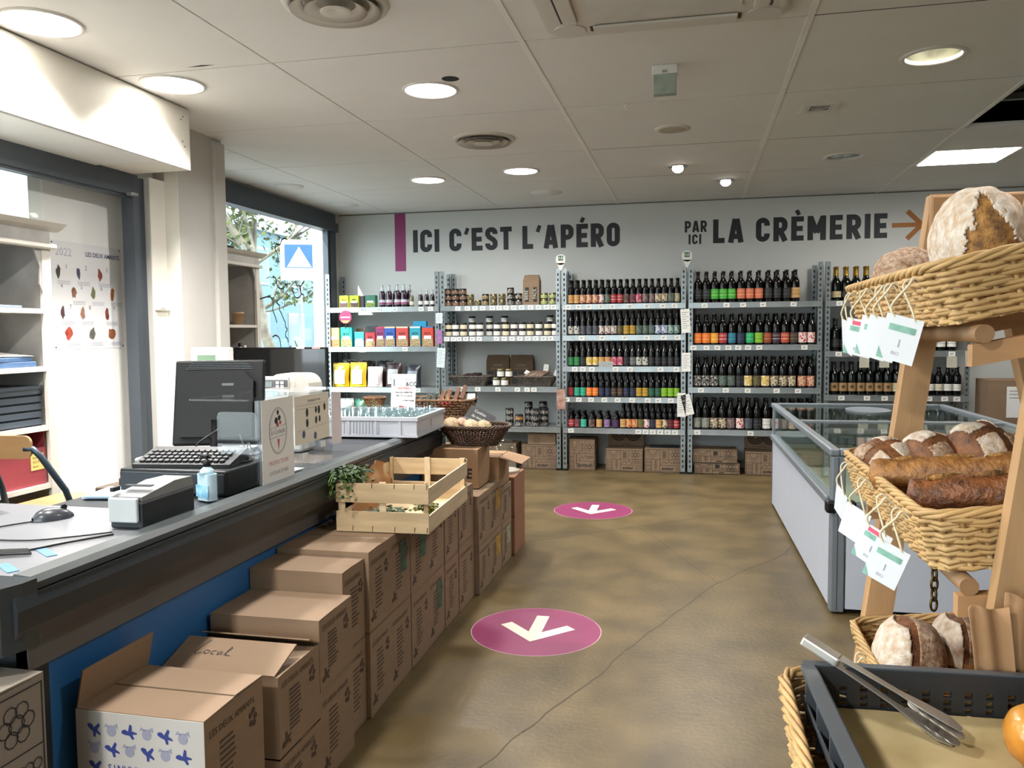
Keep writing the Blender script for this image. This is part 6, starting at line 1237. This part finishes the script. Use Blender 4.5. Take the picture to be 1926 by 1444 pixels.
loaf('oval brown loaf at the right of the lowest basket', on_basket(2, .258, 1.78, .08), (.046, .078, .08), (0, R(10), 0), 12, 'plain', GL_)
def baguette(label, p0, p1, r, m, seed, group):
    p0, p1 = Vector(p0), Vector(p1); n = 28; ax = (p1-p0); Lb = ax.length; ax.normalize(); up = Vector((0, 0, 1)); sd = ax.cross(up).normalized(); up = sd.cross(ax)
    vs = []; k = 14
    for i in range(n+1):
        u = i/n; e = min(1, (max(0, 1-(2*u-1)**2))**.5*2.4)**.8; e = max(.08, min(1, e))
        for j in range(k):
            a = 2*math.pi*j/k; rr = r*e*(1+.10*noise.noise((u*7, math.cos(a)*1.5, math.sin(a)*1.5+seed)))
            rid = .14*r*e*max(0, math.sin(a))*(.5+.5*math.sin(u*16+seed)); vs.append(p0+ax*(u*Lb)+sd*(rr*math.cos(a)*1.08)+up*(rr*math.sin(a)*.92+rid))
    t = thing('baguette', label, 'bread', (0, 0, 0), 0, group)
    obj('crust', MB().add(vs, [(i*k+j, i*k+(j+1) % k, (i+1)*k+(j+1) % k, (i+1)*k+j) for i in range(n) for j in range(k)]+[tuple(range(k)), tuple(n*k+j for j in reversed(range(k)))], True), m, t)
    for q in range(3):
        u0 = .14+.26*q; P = []; 
        for s in range(7): u = u0+.2*s/6; P.append(p0+ax*(u*Lb)+sd*(r*(.45-.9*s/6))*.7+up*(r*.96+.0*r))
        obj('score_ridge', MB().tube(P, [r*.05, r*.14, r*.2, r*.22, r*.2, r*.14, r*.05], 6), crumb, t)
baguette('long blistered baguette lying across the middle basket, behind', on_basket(1, -.012, 1.64, .092), on_basket(1, .27, 1.54, .094), .030, bag_c, 1, GM)
baguette('darker baguette at the near end of the middle basket', on_basket(1, .014, 1.47, .080), on_basket(1, .26, 1.40, .088), .034, bag_d, 2, GM)
baguette('dark loaf end lying at the front of the lowest basket', on_basket(2, .008, 1.50, .098), on_basket(2, .26, 1.48, .095), .036, bag_d, 5, GL_)
def smooth(P, n=5):
    P = [Vector(p) for p in P]; Q = []
    for i in range(len(P)-1):
        p0 = P[max(0, i-1)]; p1 = P[i]; p2 = P[i+1]; p3 = P[min(len(P)-1, i+2)]
        for k in range(n):
            t = k/n; Q.append(.5*(2*p1+(p2-p0)*t+(2*p0-5*p1+4*p2-p3)*t*t+(-p0+3*p1-3*p2+p3)*t**3))
    return Q+[P[-1]]
# ---- hanging tags
cordm = mat('cotton_cord', '#d8ccb0', .8); tgreen = mat('tag_green', '#8fbfae', .6, var=.2, vs=60); tgrey = mat('tag_grey', '#9a9cae', .6); tred = mat('tag_red', '#d85a74', .6)
def bread_tag(y, i, label, yaw, roll, red=False, blank=False, w=.056, h=.072, drop=.085):
    q = on_basket(i, -.006, y, BH*.62); t = thing('price_tag', label, 'price tag', (q.x-.012, y, q.z), 0, 'price tags hanging on the bread baskets')
    Mx = Matrix.Rotation(R(yaw), 4, 'Z') @ Matrix.Rotation(R(roll), 4, 'Y') @ Matrix.Rotation(R(8), 4, 'X')
    Mt = Matrix.Translation((-.006, -.006, -.034)) @ Mx
    obj('card', MB().box(-w/2, w/2, -.0006, .0006, -h, 0, Mt), mat('tag_card', '#dcdde2', .35, var=.02), t)
    for s in (-1, 1):
        a = Mt @ Vector((s*w*.28, 0, -.004)); obj('cord_loop', MB().tube(smooth([a, a+Vector((-.005, s*.001, .018)), Vector((-.006, s*.013, .012)), Vector((.002, s*.015, .024)), Vector((.012, s*.014, .018)), Vector((.016, s*.014, .006))]), .002, 6), cordm, t)
    if not blank:
        obj('name_line', MB().box(-w*.36, w*.36, -.0012, -.0008, -h*.34, -h*.2, Mt), tgreen, t); text('1', h*.26, tgrey, t, Mt @ FRONT(-.004, -.001, -h*.68)); text('BIO', h*.11, tgrey, t, Mt @ FRONT(-.008, -.001, -h*.86)); obj('corner_mark', MB().flat([(-w/2, -h), (-w/2, -h*.75), (-w*.3, -h)], 0, Mt @ FRONT(0, -.0009, 0)), tgreen, t)
        if red: obj('red_mark', MB().box(-w*.3, w*.1, -.0012, -.0008, -h*.17, -h*.06, Mt), tred, t)
for y, yaw, roll, red, bl, lb in ((1.86, -80, 14, False, True, 'blank-looking white tag at the far end of the top basket'), (1.70, -38, 12, True, False, 'white tag with a red mark on the top basket'), (1.56, -40, 16, False, False, 'white tag overlapped by its neighbour on the top basket'), (1.49, -34, 16, False, True, 'glossy blank white tag on the top basket'), (1.36, -30, 16, False, False, 'white tag with green print at the near end of the top basket')): bread_tag(y, 0, lb, yaw, roll, red, bl)
for y, yaw, roll, red, bl, lb in ((1.87, -74, 26, False, True, 'narrow white tag at the far end of the middle basket'), (1.68, -44, 22, False, True, 'plain white tag on the middle basket'), (1.51, -38, 24, True, False, 'white tag with a red mark on the middle basket'), (1.40, -30, 22, False, False, 'large white tag marked 1 on the middle basket')): bread_tag(y, 1, lb, yaw, roll, red, bl)
bread_tag(1.78, 2, 'white tag half hidden on the lowest basket', -80, 10, False, True)
t = thing('brass_chain', 'short dark brass chain hanging below the middle basket tags', 'chain', on_basket(1, .06, 1.52, -.05)); brass = mat('brass_dark', '#5c4a28', .35, .8)
for i in range(5):
    M = Matrix.Translation((0, 0, -.018*i)) @ Matrix.Rotation(R(90*(i % 2)+20), 4, 'Z'); obj('link', MB().tube([M @ Vector((.006*math.cos(a), 0, .012*math.sin(a))) for a in [2*math.pi*k/12 for k in range(12)]], .0022, 6, closed=True), brass, t)
# ---- grey tray with paper, bun and tongs
blackt = mat('tray_anthracite', '#2c2f33', .45, var=.08)
t = thing('bread_tray', 'anthracite perforated plastic tray with paper inside, nearest the viewer', 'tray', (0, 0, 0)); t.rotation_euler = (0, 0, R(3)); t.location = (.166, 1.180, .832)
TX, TY, TH = .46, .37, .076
obj('floor', MB().box(0, TX, -TY, 0, 0, .004), blackt, t)
mb = MB()   # far wall built from bars around its slots
mb.box(0, TX, -.006, 0, .004, .012).box(0, TX, -.006, 0, .052, TH)
n = 17
for i in range(n+1): x = TX*i/n; mb.box(max(0, x-.0085), min(TX, x+.0085), -.0058, -.0002, .012, .052)
for z in (.021, .031, .042): mb.box(0, TX, -.0056, -.0004, z-.0014, z+.0014)
obj('far_wall', mb, blackt, t)['kind'] = 'stuff'
obj('left_wall', MB().box(0, .005, -TY, -.006, .004, TH), blackt, t); obj('right_wall', MB().box(TX-.005, TX, -TY, -.006, .004, TH), blackt, t); obj('near_wall', MB().box(.005, TX-.005, -TY, -TY+.006, .004, TH), blackt, t)
obj('rim', MB().box(-.012, TX+.012, -.002, .012, TH-.006, TH+.002).box(-.012, TX+.012, -TY-.012, -TY+.002, TH-.006, TH+.002).box(-.016, .002, -TY+.002, -.002, TH-.006, TH+.002).box(TX-.002, TX+.016, -TY+.002, -.002, TH-.006, TH+.002), mat('tray_rim', '#55595e', .4, var=.06), t)
for k in range(5): obj('outer_rib', MB().box(-.014, 0, -.03-.075*k-.003, -.03-.075*k+.003, .004, TH-.006), MATS['tray_rim'], t)
obj('lower_lip', MB().box(-.016, -.012, -TY, 0, .03, .036), MATS['tray_rim'], t)
vs = []
for j in range(9):
    for i in range(13): vs.append((.01+(TX-.02)*i/12, -.345+.335*j/8, .0085+.003*noise.noise((i*.5, j*.6, 3))+(.012*max(0, j-7))))
tag(obj('baking_paper', MB().add(vs, [(j*13+i, j*13+i+1, j*13+i+14, j*13+i+13) for j in range(8) for i in range(12)], True), mat('greasy_paper', '#c8b488', .6, var=.2, vs=9, col2='#a08c5c'), None, (.166, 1.180, .8325), (0, 0, R(3))), 'greasy baking paper spread in the anthracite tray', 'paper')
o = obj('brioche_bun', blob(.052, .052, .042, 31, amp=.03), mat('brioche_glaze', '#b5671c', .25, var=.3, vs=7, col2='#d8983c', coat=.5), None, (.432, 1.085, .872)); tag(o, 'glossy golden brioche bun in the anthracite tray', 'bread')
t = thing('serving_tongs', 'long steel serving tongs resting across the tray corner', 'tongs', (0, 0, 0)); a = Vector((.156, 1.20, .938)); b = Vector((.335, 1.115, .853)); ax = (b-a).normalized(); sd = ax.cross(Vector((0, 0, 1))).normalized(); up = sd.cross(ax)
tsteel = mat('tong_steel', '#c9c6c0', .36, .7, var=.05)
for s in (-1, 1):
    pts = [(0, .006, .010), (.25, .0075, .010), (.30, .009, .007), (.62, .013, .0055), (.78, .016, .011), (.92, .019, .012), (1, .017, .006)]; Lg = (b-a).length; vs = []
    for u, off, w in pts:
        for q, hh in ((-1, 0), (1, 0), (1, .0016), (-1, .0016)): vs.append(a+ax*(u*Lg)+sd*(q*w)+up*(s*off*.7+hh*1.0))
    m = len(pts); obj('arm', MB().add(vs, [(i*4+j, i*4+(j+1) % 4, i*4+4+(j+1) % 4, i*4+4+j) for i in range(m-1) for j in range(4)]+[(3, 2, 1, 0), tuple((m-1)*4+j for j in range(4))]), tsteel, t)
    hd = MB()
    for k in range(5): c = a+ax*(Lg*(.74+.06*k))+up*(s*.014*.7); hd.lathe([(.011, 0), (.011, .0018)], 12, c+sd*(.008*(1 if s > 0 else -1)), frame((0, 0, 0), ax, sd))
    obj('scalloped_tip', hd, tsteel, t)
obj('hinge_cap', MB().bev(-.011, .011, 0, .055, -.007, .0075, .003, frame(a, sd, ax)), tsteel, t)
# ---- basket under the tray and its table
t = thing('wicker_basket', 'blond wicker basket under the anthracite tray at the bottom edge', 'basket', (.412, 1.0, .735), 0); basket(t, .57, .42, .148, blondw, st=.032, rw=.0042, flare=.05, rows=12, strand=2, r=.04, seed=41)
t = thing('low_table', 'plain wooden table under the nearest wicker basket', 'table', (.42, 1.0, 0)); obj('top', MB().bev(-.24, .34, -.2, .2, .705, .7345, .004), wood_x, t)
for x in (-.2, .3):
    for y in (-.16, .16): obj('leg', MB().box(x-.02, x+.02, y-.02, y+.02, 0, .705), wood, t)
obj('riser', MB().box(-.2, .2, -.15, .15, .7425, .828), wood_x, t)
# ---- kraft bags behind the tray
kb = mat('kraft_bag', '#a47c56', .8, var=.12, vs=6, bump=.15, bs=40)
for i, (x, y, h, w, rz, tl, lb) in enumerate(((.416, 1.212, .165, .05, 3, -4, 'short kraft paper bag, front of the bag bundle'), (.447, 1.222, .178, .062, 2, 3, 'tall kraft paper bag, second in the bag bundle'), (.468, 1.232, .205, .07, -1, 6, 'kraft paper bag, third in the bag bundle'), (.492, 1.242, .21, .08, -2, 10, 'kraft paper bag, last in the bag bundle'))):
    nx, nz = 10, 8; vs = []
    for side in (0, .003):
        for jz in range(nz+1):
            for ix in range(nx+1):
                u = ix/nx; v = jz/nz; vs.append((-w/2+w*u+.006*v*v*(i-1), side+.0035*math.sin(u*11+i)*(.4+v)+.004*v*v*math.sin(i+u*3), h*v+(.004*math.sin(u*7+i) if jz == nz else 0)))
    kk = (nx+1)*(nz+1); fs = []
    for jz in range(nz):
        for ix in range(nx):
            q = jz*(nx+1)+ix; fs += [(q, q+1, q+nx+2, q+nx+1), (kk+q, kk+q+nx+1, kk+q+nx+2, kk+q+1)]
    for jz in range(nz):
        for ix in (0, nx): q = jz*(nx+1)+ix; fs.append((q, q+nx+1, kk+q+nx+1, kk+q))
    for ix in range(nx): q = nz*(nx+1)+ix; fs.append((q, q+1, kk+q+1, kk+q))
    o = obj('paper_bag', MB().add(vs, fs, True), kb, None, (x, y, .83), (0, R(tl), R(rz))); tag(o, lb, 'paper bag', 'kraft bags')
# ================================================================== LEFT SIDE FURNITURE
dres = mat('dresser_paint', '#b9b6b1', .6, var=.08, vs=6, col2='#9c9893'); dres_l = mat('dresser_edge', '#cfcac0', .6, var=.06)
def dresser(label, X, y0, y1, z1, shelves, D=.34):
    t = thing('dresser', label, 'dresser', (0, 0, 0), 0, 'white painted dressers')
    obj('back_panel', MB().box(X-D, X-D+.015, y0, y1, 0, z1-.1), dres, t)
    for y in (y0, y1-.03): obj('side_panel', MB().box(X-D+.015, X-.02, y, y+.03, 0, z1-.1), dres, t); obj('front_stile', MB().box(X-.02, X, y-(.02 if y > y0 else 0), y+(.03 if y > y0 else .05), 0, z1-.1), dres_l, t)
    obj('frieze', MB().box(X-D, X, y0, y1, z1-.1, z1-.03), dres, t)
    obj('cornice', MB().prism([(0, z1-.035), (.03, z1-.02), (.055, z1), (-D, z1), (-D, z1-.035)], -(y1+.05), -(y0-.05), frame((X, 0, 0), (1, 0, 0), (0, 0, 1))), dres_l, t); obj('lower_moulding', MB().bev(X-.01, X+.02, y0-.02, y1+.025, z1-.118, z1-.092, .008), dres_l, t)
    for z in shelves: obj('shelf', MB().box(X-D+.015, X-.004, y0+.03, y1-.03, z-.022, z), dres_l, t)
    obj('scalloped_trim', MB().prism([(y1-.05, z1-.12), (y1-.05, z1-.32), (y1-.065, z1-.28), (y1-.06, z1-.2), (y1-.075, z1-.16), (y1-.09, z1-.12)], -.012, -.004, frame((X-.0, 0, 0), (0, 1, 0), (0, 0, 1))), dres, t)
    return t
dresser('white painted dresser of office files in front of the near window', -2.90, 1.9, 3.218, 1.895, (1.505, 1.24, .968, .70))
blf = mat('folder_blue', '#4a678e', .5, var=.15)
for i, (z, y, w, h, lb) in enumerate(((1.2405, 2.98, .3, .025, 'blue folder lying flat, lower one of the pile'), (1.266, 2.97, .28, .02, 'blue folder with papers, upper one of the pile'), (1.5055, 2.9, .34, .012, 'thin grey-blue folder on the top dresser shelf'))):
    o = obj('folder', MB().bev(-.15, .14, -w/2, w/2, 0, h, .003), blf if i < 2 else mat('folder_grey', '#7d8aa0', .5), None, (-3.06, y, z), (0, 0, R(3*i))); tag(o, lb, 'folder')
tag(obj('paper_sheets', MB().add([(-.12, -.16, 0), (.12, -.15, .004), (.13, .15, .002), (-.11, .16, .022), (0, 0, .026)], [(0, 1, 4), (1, 2, 4), (2, 3, 4), (3, 0, 4)], True), paper_m, None, (-3.05, 2.97, 1.288)), 'curled white papers on the blue folders', 'paper')
t = thing('storage_crate', 'dark slatted plastic crate on the third dresser shelf', 'crate', (-3.06, 2.86, .969)); cg = mat('crate_dark_slate', '#39434e', .5, var=.1); obj('inner', MB().box(-.13, .12, -.29, .29, 0, .165), mat('crate_inner_dark', '#1f252b', .7), t)
for k in range(5): obj('slat', MB().box(.121, .129, -.3, .3, .006+.035*k, .032+.035*k), cg, t)
obj('rim', MB().box(-.14, .135, -.305, .305, .17, .185), cg, t)
t = thing('red_file_box', 'red magazine file box with a yellow sticky note on the lowest shelf', 'box', (-3.03, 3.03, .701)); rd = mat('file_red', '#8f3640', .5, var=.08); obj('box', MB().box(-.13, .11, -.13, .13, 0, .004).box(.106, .11, -.13, .13, .004, .17).box(-.13, .106, .126, .13, .004, .24).box(-.13, .106, -.13, -.126, .004, .24).box(-.13, -.126, -.126, .126, .004, .24), rd, t); obj('sticky_note', MB().box(.1105, .1115, .04, .115, .07, .145), mat('note_yellow', '#e0c878', .6), t)
M = frame((.1122, .05, 0), (0, 1, 0), (0, 0, 1))
for i, s in enumerate(('Retour', 'A.D.M.', 'Avoir')): text(s, .016, ink, t, M @ Matrix.Translation((0, .122-.02*i, 0)), .9)
o = obj('red_binder', MB().bev(-.12, .1, -.03, .03, 0, .25, .004), rd, None, (-3.04, 2.84, .701)); tag(o, 'red binder standing beside the red file box', 'binder')
# chair
ply = mat('chair_plywood', '#9c7850', .4, var=.1, vs=3, stretch=(1, 6, 6)); tub = mat('chair_tube', '#2c3a44', .35, .5)
t = thing('chair', 'tubular chair with plywood seat and back behind the counter', 'chair', (0, 0, 0))
obj('seat', MB().prism(rrect(-2.84, -2.46, 2.80, 3.17, .05), .645, .66), ply, t); obj('backrest', MB().prism(rrect(-.115, .13, .88, .975, .03), -.006, .006, frame((-2.76, 2.76, 0), (1, .12, 0), (0, 0, 1))), ply, t)
for s, x in ((0, -2.625), (1, -2.86)):
    obj('rear_tube', MB().tube([(x-.04*(1-s), 2.775, .92), (x-.005, 2.78, .92), (x+(.02, .0)[s], 2.79, .89), (x+(.09, .01)[s], 2.84, .74), (x+(.11, .01)[s], 2.86, .64), (x+(.1, .01)[s], 2.82, .02)], .013, 10), tub, t); obj('front_leg', MB().tube([(-2.5-.3*s, 3.14, .64), (-2.48-.34*s, 3.2, .0)], .013, 10), tub, t)
obj('foot_ring', MB().tube([(-2.5, 3.17, .25), (-2.82, 3.17, .25)], .01, 8), tub, t)
o = obj('wooden_edge_shelf', MB().bev(-.1, .1, -.06, .06, 0, .02, .006).bev(-.03, .05, -.02, .05, .021, .05, .005), mat('shelf_dark_wood', '#4d3a28', .5), None, (-2.06, 2.62, .80)); tag(o, 'small dark tray with brown card behind the cash drawer', 'tray')
# poster on the white panel
t = thing('poster', 'white illustrated 2022 poster with rows of small figures on the panel', 'poster', (-3.4185, 3.795, 1.305)); Pw, Ph = .555, .60; obj('sheet', MB().box(-.0008, 0, 0, Pw, 0, Ph), mat('poster_paper', '#e6e5e6', .5, var=.01), t); Mp = frame((.0008, 0, 0), (0, 1, 0), (0, 0, 1))
text('2022', .062, mat('poster_pale', '#b9b9c4', .6), t, Mp @ Matrix.Translation((.03, .52, 0)), 1.); text('LES DEUX AMANTS', .036, mat('poster_navy', '#4a5078', .6), t, Mp @ Matrix.Translation((Pw-.015, .53, 0)), .9, align='RIGHT', bold=.0006)
pc = [mat('fig_%d' % i, c, .6, var=.3, vs=40) for i, c in enumerate(('#55504f', '#5a5c70', '#a85a52', '#9a6a50', '#8a8a60', '#b8763e', '#6a4a48', '#b88a70', '#8a4a44', '#c0503c', '#77716a', '#a0603c'))]
k = 0
for r_, (yy, xs) in enumerate(((.43, (.05, .20, .37)), (.32, (.16, .31, .47)), (.205, (.07, .22, .42)), (.085, (.11, .29, .45)))):
    for c_, xx in enumerate(xs):
        rr = random.Random(k*7+1); s = .85 if r_ < 3 else 1.15; n = 11
        obj('figure', MB().flat([(xx+s*(.018+.016*rr.random())*math.cos(2*math.pi*i/n)*(1 if r_ == 3 else .75), yy+s*(.026+.022*rr.random())*math.sin(2*math.pi*i/n)*(.8 if r_ == 3 else 1.1)) for i in range(n)], 0, Mp), pc[k], t)
        obj('caption', MB().box(.0004, .001, xx-.01, xx+.09, yy-.052, yy-.049).box(.0004, .001, xx-.01, xx+.08, yy-.06, yy-.057).box(.0004, .001, xx-.01, xx+.085, yy-.068, yy-.065), MATS['poster_pale'], t)
        if k < 9: text(str(k+1), .036, mat('poster_grey', '#77777c', .6), t, Mp @ Matrix.Translation((xx+.05 if r_ != 1 else xx-.10, yy+.02, 0)))
        k += 1
for i, (y, z) in enumerate(((.01, .012), (Pw-.01, .012), (Pw-.01, Ph-.012), (.01, Ph-.012))): obj('pin', MB().lathe([(.005, 0), (.004, .003)], 8, (0, y, z), frame((0, 0, 0), (0, 1, 0), (0, 0, 1))), mat('pin_dark', '#55504c', .4), t)
# second dresser with cosmetics
dresser('white painted dresser of cosmetics beside the large window', -3.45, 5.3, 6.03, 2.03, (1.455, 1.12, .8, .45), .3)
for i, (y, h, r, c) in enumerate(((5.52, .13, .022, '#8a8478'), (5.60, .12, .024, '#a09a90'), (5.68, .16, .022, '#b8b2a8'), (5.77, .13, .026, '#9a948a'), (5.86, .19, .026, '#c4beb4'), (5.93, .17, .022, '#b0aaa0'))):
    t = thing('cosmetic_bottle', 'pale cosmetic bottle on the dresser, %s from the pier' % ORD[i+1], 'bottle', (-3.54, y, 1.1205), 0, 'cosmetic bottles'); obj('bottle', MB().lathe([(r, 0), (r, h*.7), (r*.5, h*.8), (r*.5, h*.86)], 14), mat('cosm_%d' % i, c, .4), t); obj('cap', MB().lathe([(r*.6, h*.86), (r*.6, h), (.001, h)], 12, cap=False), white_pl if i % 2 else black_pl, t); obj('paper_label', MB().lathe([(r+.0006, h*.15), (r+.0006, h*.5)], 18, cap=False), paper_m, t)
for i, (y, c) in enumerate(((5.62, '#6d655c'), (5.84, '#b5936c'))): t = thing('clay_pot', ('dark small pot on the upper dresser shelf', 'small terracotta pot on the upper dresser shelf')[i], 'pot', (-3.54, y, 1.456)); obj('pot', MB().lathe([(.035, 0), (.048, .085), (.05, .085), (.05, .1), (.044, .1)], 16), mat('pot_%d' % i, c, .7), t)
t = thing('dark_cap', 'dark flat object lying on top of the far dresser', 'object', (-3.6, 5.7, 2.031)); obj('shell', MB().lathe([(.12, 0), (.11, .03), (.05, .05), (.001, .052)], 18, cap=False), black_pl, t)
# television
t = thing('television', 'black flat television showing reflections, beside the window', 'television', (-2.89, 5.30, 0), R(2)); obj('housing', MB().bev(-.36, .36, 0, .035, .92, 1.285, .006), black_pl, t); obj('screen', MB().box(-.345, .345, -.0015, -.0002, .935, 1.272), mat('tv_screen', '#0b0d10', .06, coat=.4), t); obj('stand_neck', MB().box(-.04, .04, .01, .04, .80, .92), black_pl, t); obj('stand_foot', MB().prism(rrect(-.2, .2, -.1, .12, .03), .78, .80), black_pl, t)
for i, x in enumerate((.16, .28)): obj('sticker', MB().box(x-.03, x+.03, -.004, -.001, 1.274, 1.29), paper_m if i == 0 else mat('sticker_pinkish', '#d8b0b0', .6), t)
t = thing('tv_cabinet', 'low white cabinet under the television', 'cabinet', (-2.89, 5.33, 0)); obj('body', MB().box(-.42, .42, -.2, .2, .05, .779), white_pl, t); obj('door', MB().box(-.41, -.005, -.215, -.2, .07, .76), white_pl, t); obj('door', MB().box(.005, .41, -.215, -.2, .07, .76), white_pl, t)

# ================================================================== OUTSIDE
bark = mat('plane_tree_bark', '#746d60', .9, var=.3, vs=6); leafm = mat('spring_leaf', '#5d6636', .7, var=.3, vs=5)
def tree(x, y, h, seed, label):
    rr = random.Random(seed); t = thing('street_tree', label, 'tree', (x, y, -.12), 0, 'street trees'); tr = MB(); lf = MB()
    def br(p, d, L, r, dep):
        pts = [p]; 
        for i in range(4): d = (d+Vector((rr.uniform(-.2, .2), rr.uniform(-.2, .2), rr.uniform(-.05, .15)))).normalized(); p = p+d*(L/4); pts.append(p)
        tr.tube(pts, [r*(1-.12*i) for i in range(5)], 6)
        if dep:
            for k in range(3 if dep > 1 else 4): br(pts[rr.choice((2, 3, 4))], (d+Vector((rr.uniform(-1, 1), rr.uniform(-1, 1), rr.uniform(-.3, .6)))).normalized(), L*.68, r*.5, dep-1)
        else:
            for k in range(44):
                c = pts[rr.choice((1, 2, 3, 4))]+Vector((rr.uniform(-.3, .3), rr.uniform(-.3, .3), rr.uniform(-.25, .25))); e = Vector((rr.uniform(-1, 1), rr.uniform(-1, 1), rr.uniform(-1, 1))).normalized()*.09; f = e.cross(Vector((.3, .5, 1))).normalized()*.05; lf.add([c-e, c+f, c+e, c-f], [(0, 1, 2, 3)])
    br(Vector((0, 0, 0)), Vector((0, .05, 1)), h*.5, .13, 3); obj('trunk_and_branches', tr, bark, t); obj('foliage', lf, leafm, t)['kind'] = 'stuff'
tree(-8.2, 15.2, 6.5, 4, 'bare-limbed tree with sparse spring leaves outside the window'); tree(-13.0, 21.5, 6.5, 9, 'second sparse tree farther outside the window'); tree(-9.5, 27.0, 7, 12, 'third sparse tree outside near the window edge')
t = thing('road_sign', 'blue square pedestrian crossing sign on a white board outside', 'sign', (-5.5, 10.72, 0), R(25)); Mz = 2.20
obj('board', MB().bev(-.26, .26, -.012, .012, Mz-.06, Mz+.52, .01), mat('sign_white', '#a9aeb0', .5), t); obj('blue_field', MB().box(-.2, .2, -.016, -.013, Mz+.12, Mz+.45), mat('sign_blue', '#1d4a92', .4), t); obj('white_triangle', MB().flat([(-.17, Mz+.13), (.17, Mz+.13), (0, Mz+.42)], 0, FRONT(0, -.018, 0)), MATS['sign_white'], t); obj('pole', MB().tube([(0, .03, -.12), (0, .03, Mz+.4)], .03, 10), fz_g, t)
fac = mat('pale_facade', '#647f88', .8, var=.08, vs=.6); wn = mat('facade_glass', '#4a6a74', .15, var=.1)
t = thing('house', 'pale blue-grey house across the street seen through the window', 'building', (-17, 22, -.12)); obj('wall', MB().box(-3, 0, -18, 16, 0, 5.6), fac, t); obj('roof', MB().box(-3.2, .3, -18.2, 16.2, 5.6, 6.0), mat('zinc_roof', '#8a9aa2', .6), t)
for i in range(11):
    for z_ in (.9, 3.5): w_ = obj('window', MB().box(0, .04, -17+3*i, -15.6+3*i, z_, z_+1.5), mat('facade_frame', '#8f9a9e', .6), t); obj('pane', MB().box(.041, .05, -16.9+3*i, -15.7+3*i, z_+.1, z_+1.4), wn, w_)
t = thing('parked_van', 'pale van parked outside the large window', 'van', (-10.6, 12.6, -.12), R(8)); cv = mat('van_paint', '#6f9aa6', .3, var=.03); obj('body', MB().bev(-.9, .9, -2.4, 2.2, .35, 1.05, .12).bev(-.82, .82, -2.2, 1.2, .95, 1.95, .15), cv, t); obj('side_windows', MB().box(.80, .826, -1.9, .9, 1.25, 1.75), wn, t)
for y in (-1.5, 1.4):
    for x in (-.8, .8): obj('wheel', MB().lathe([(.3, -.1), (.32, 0), (.3, .1)], 18, (x, y, .32), frame((0, 0, 0), (0, 1, 0), (0, 0, 1))), black_pl, t)
o = obj('outer_pillar', MB().bev(-4.18, -4.03, 8.45, 8.75, -.12, 3.2, .02), mat('white_render', '#dfe6e8', .8), None); tag(o, 'white rendered pillar just outside the large window', 'pillar', kind='structure')
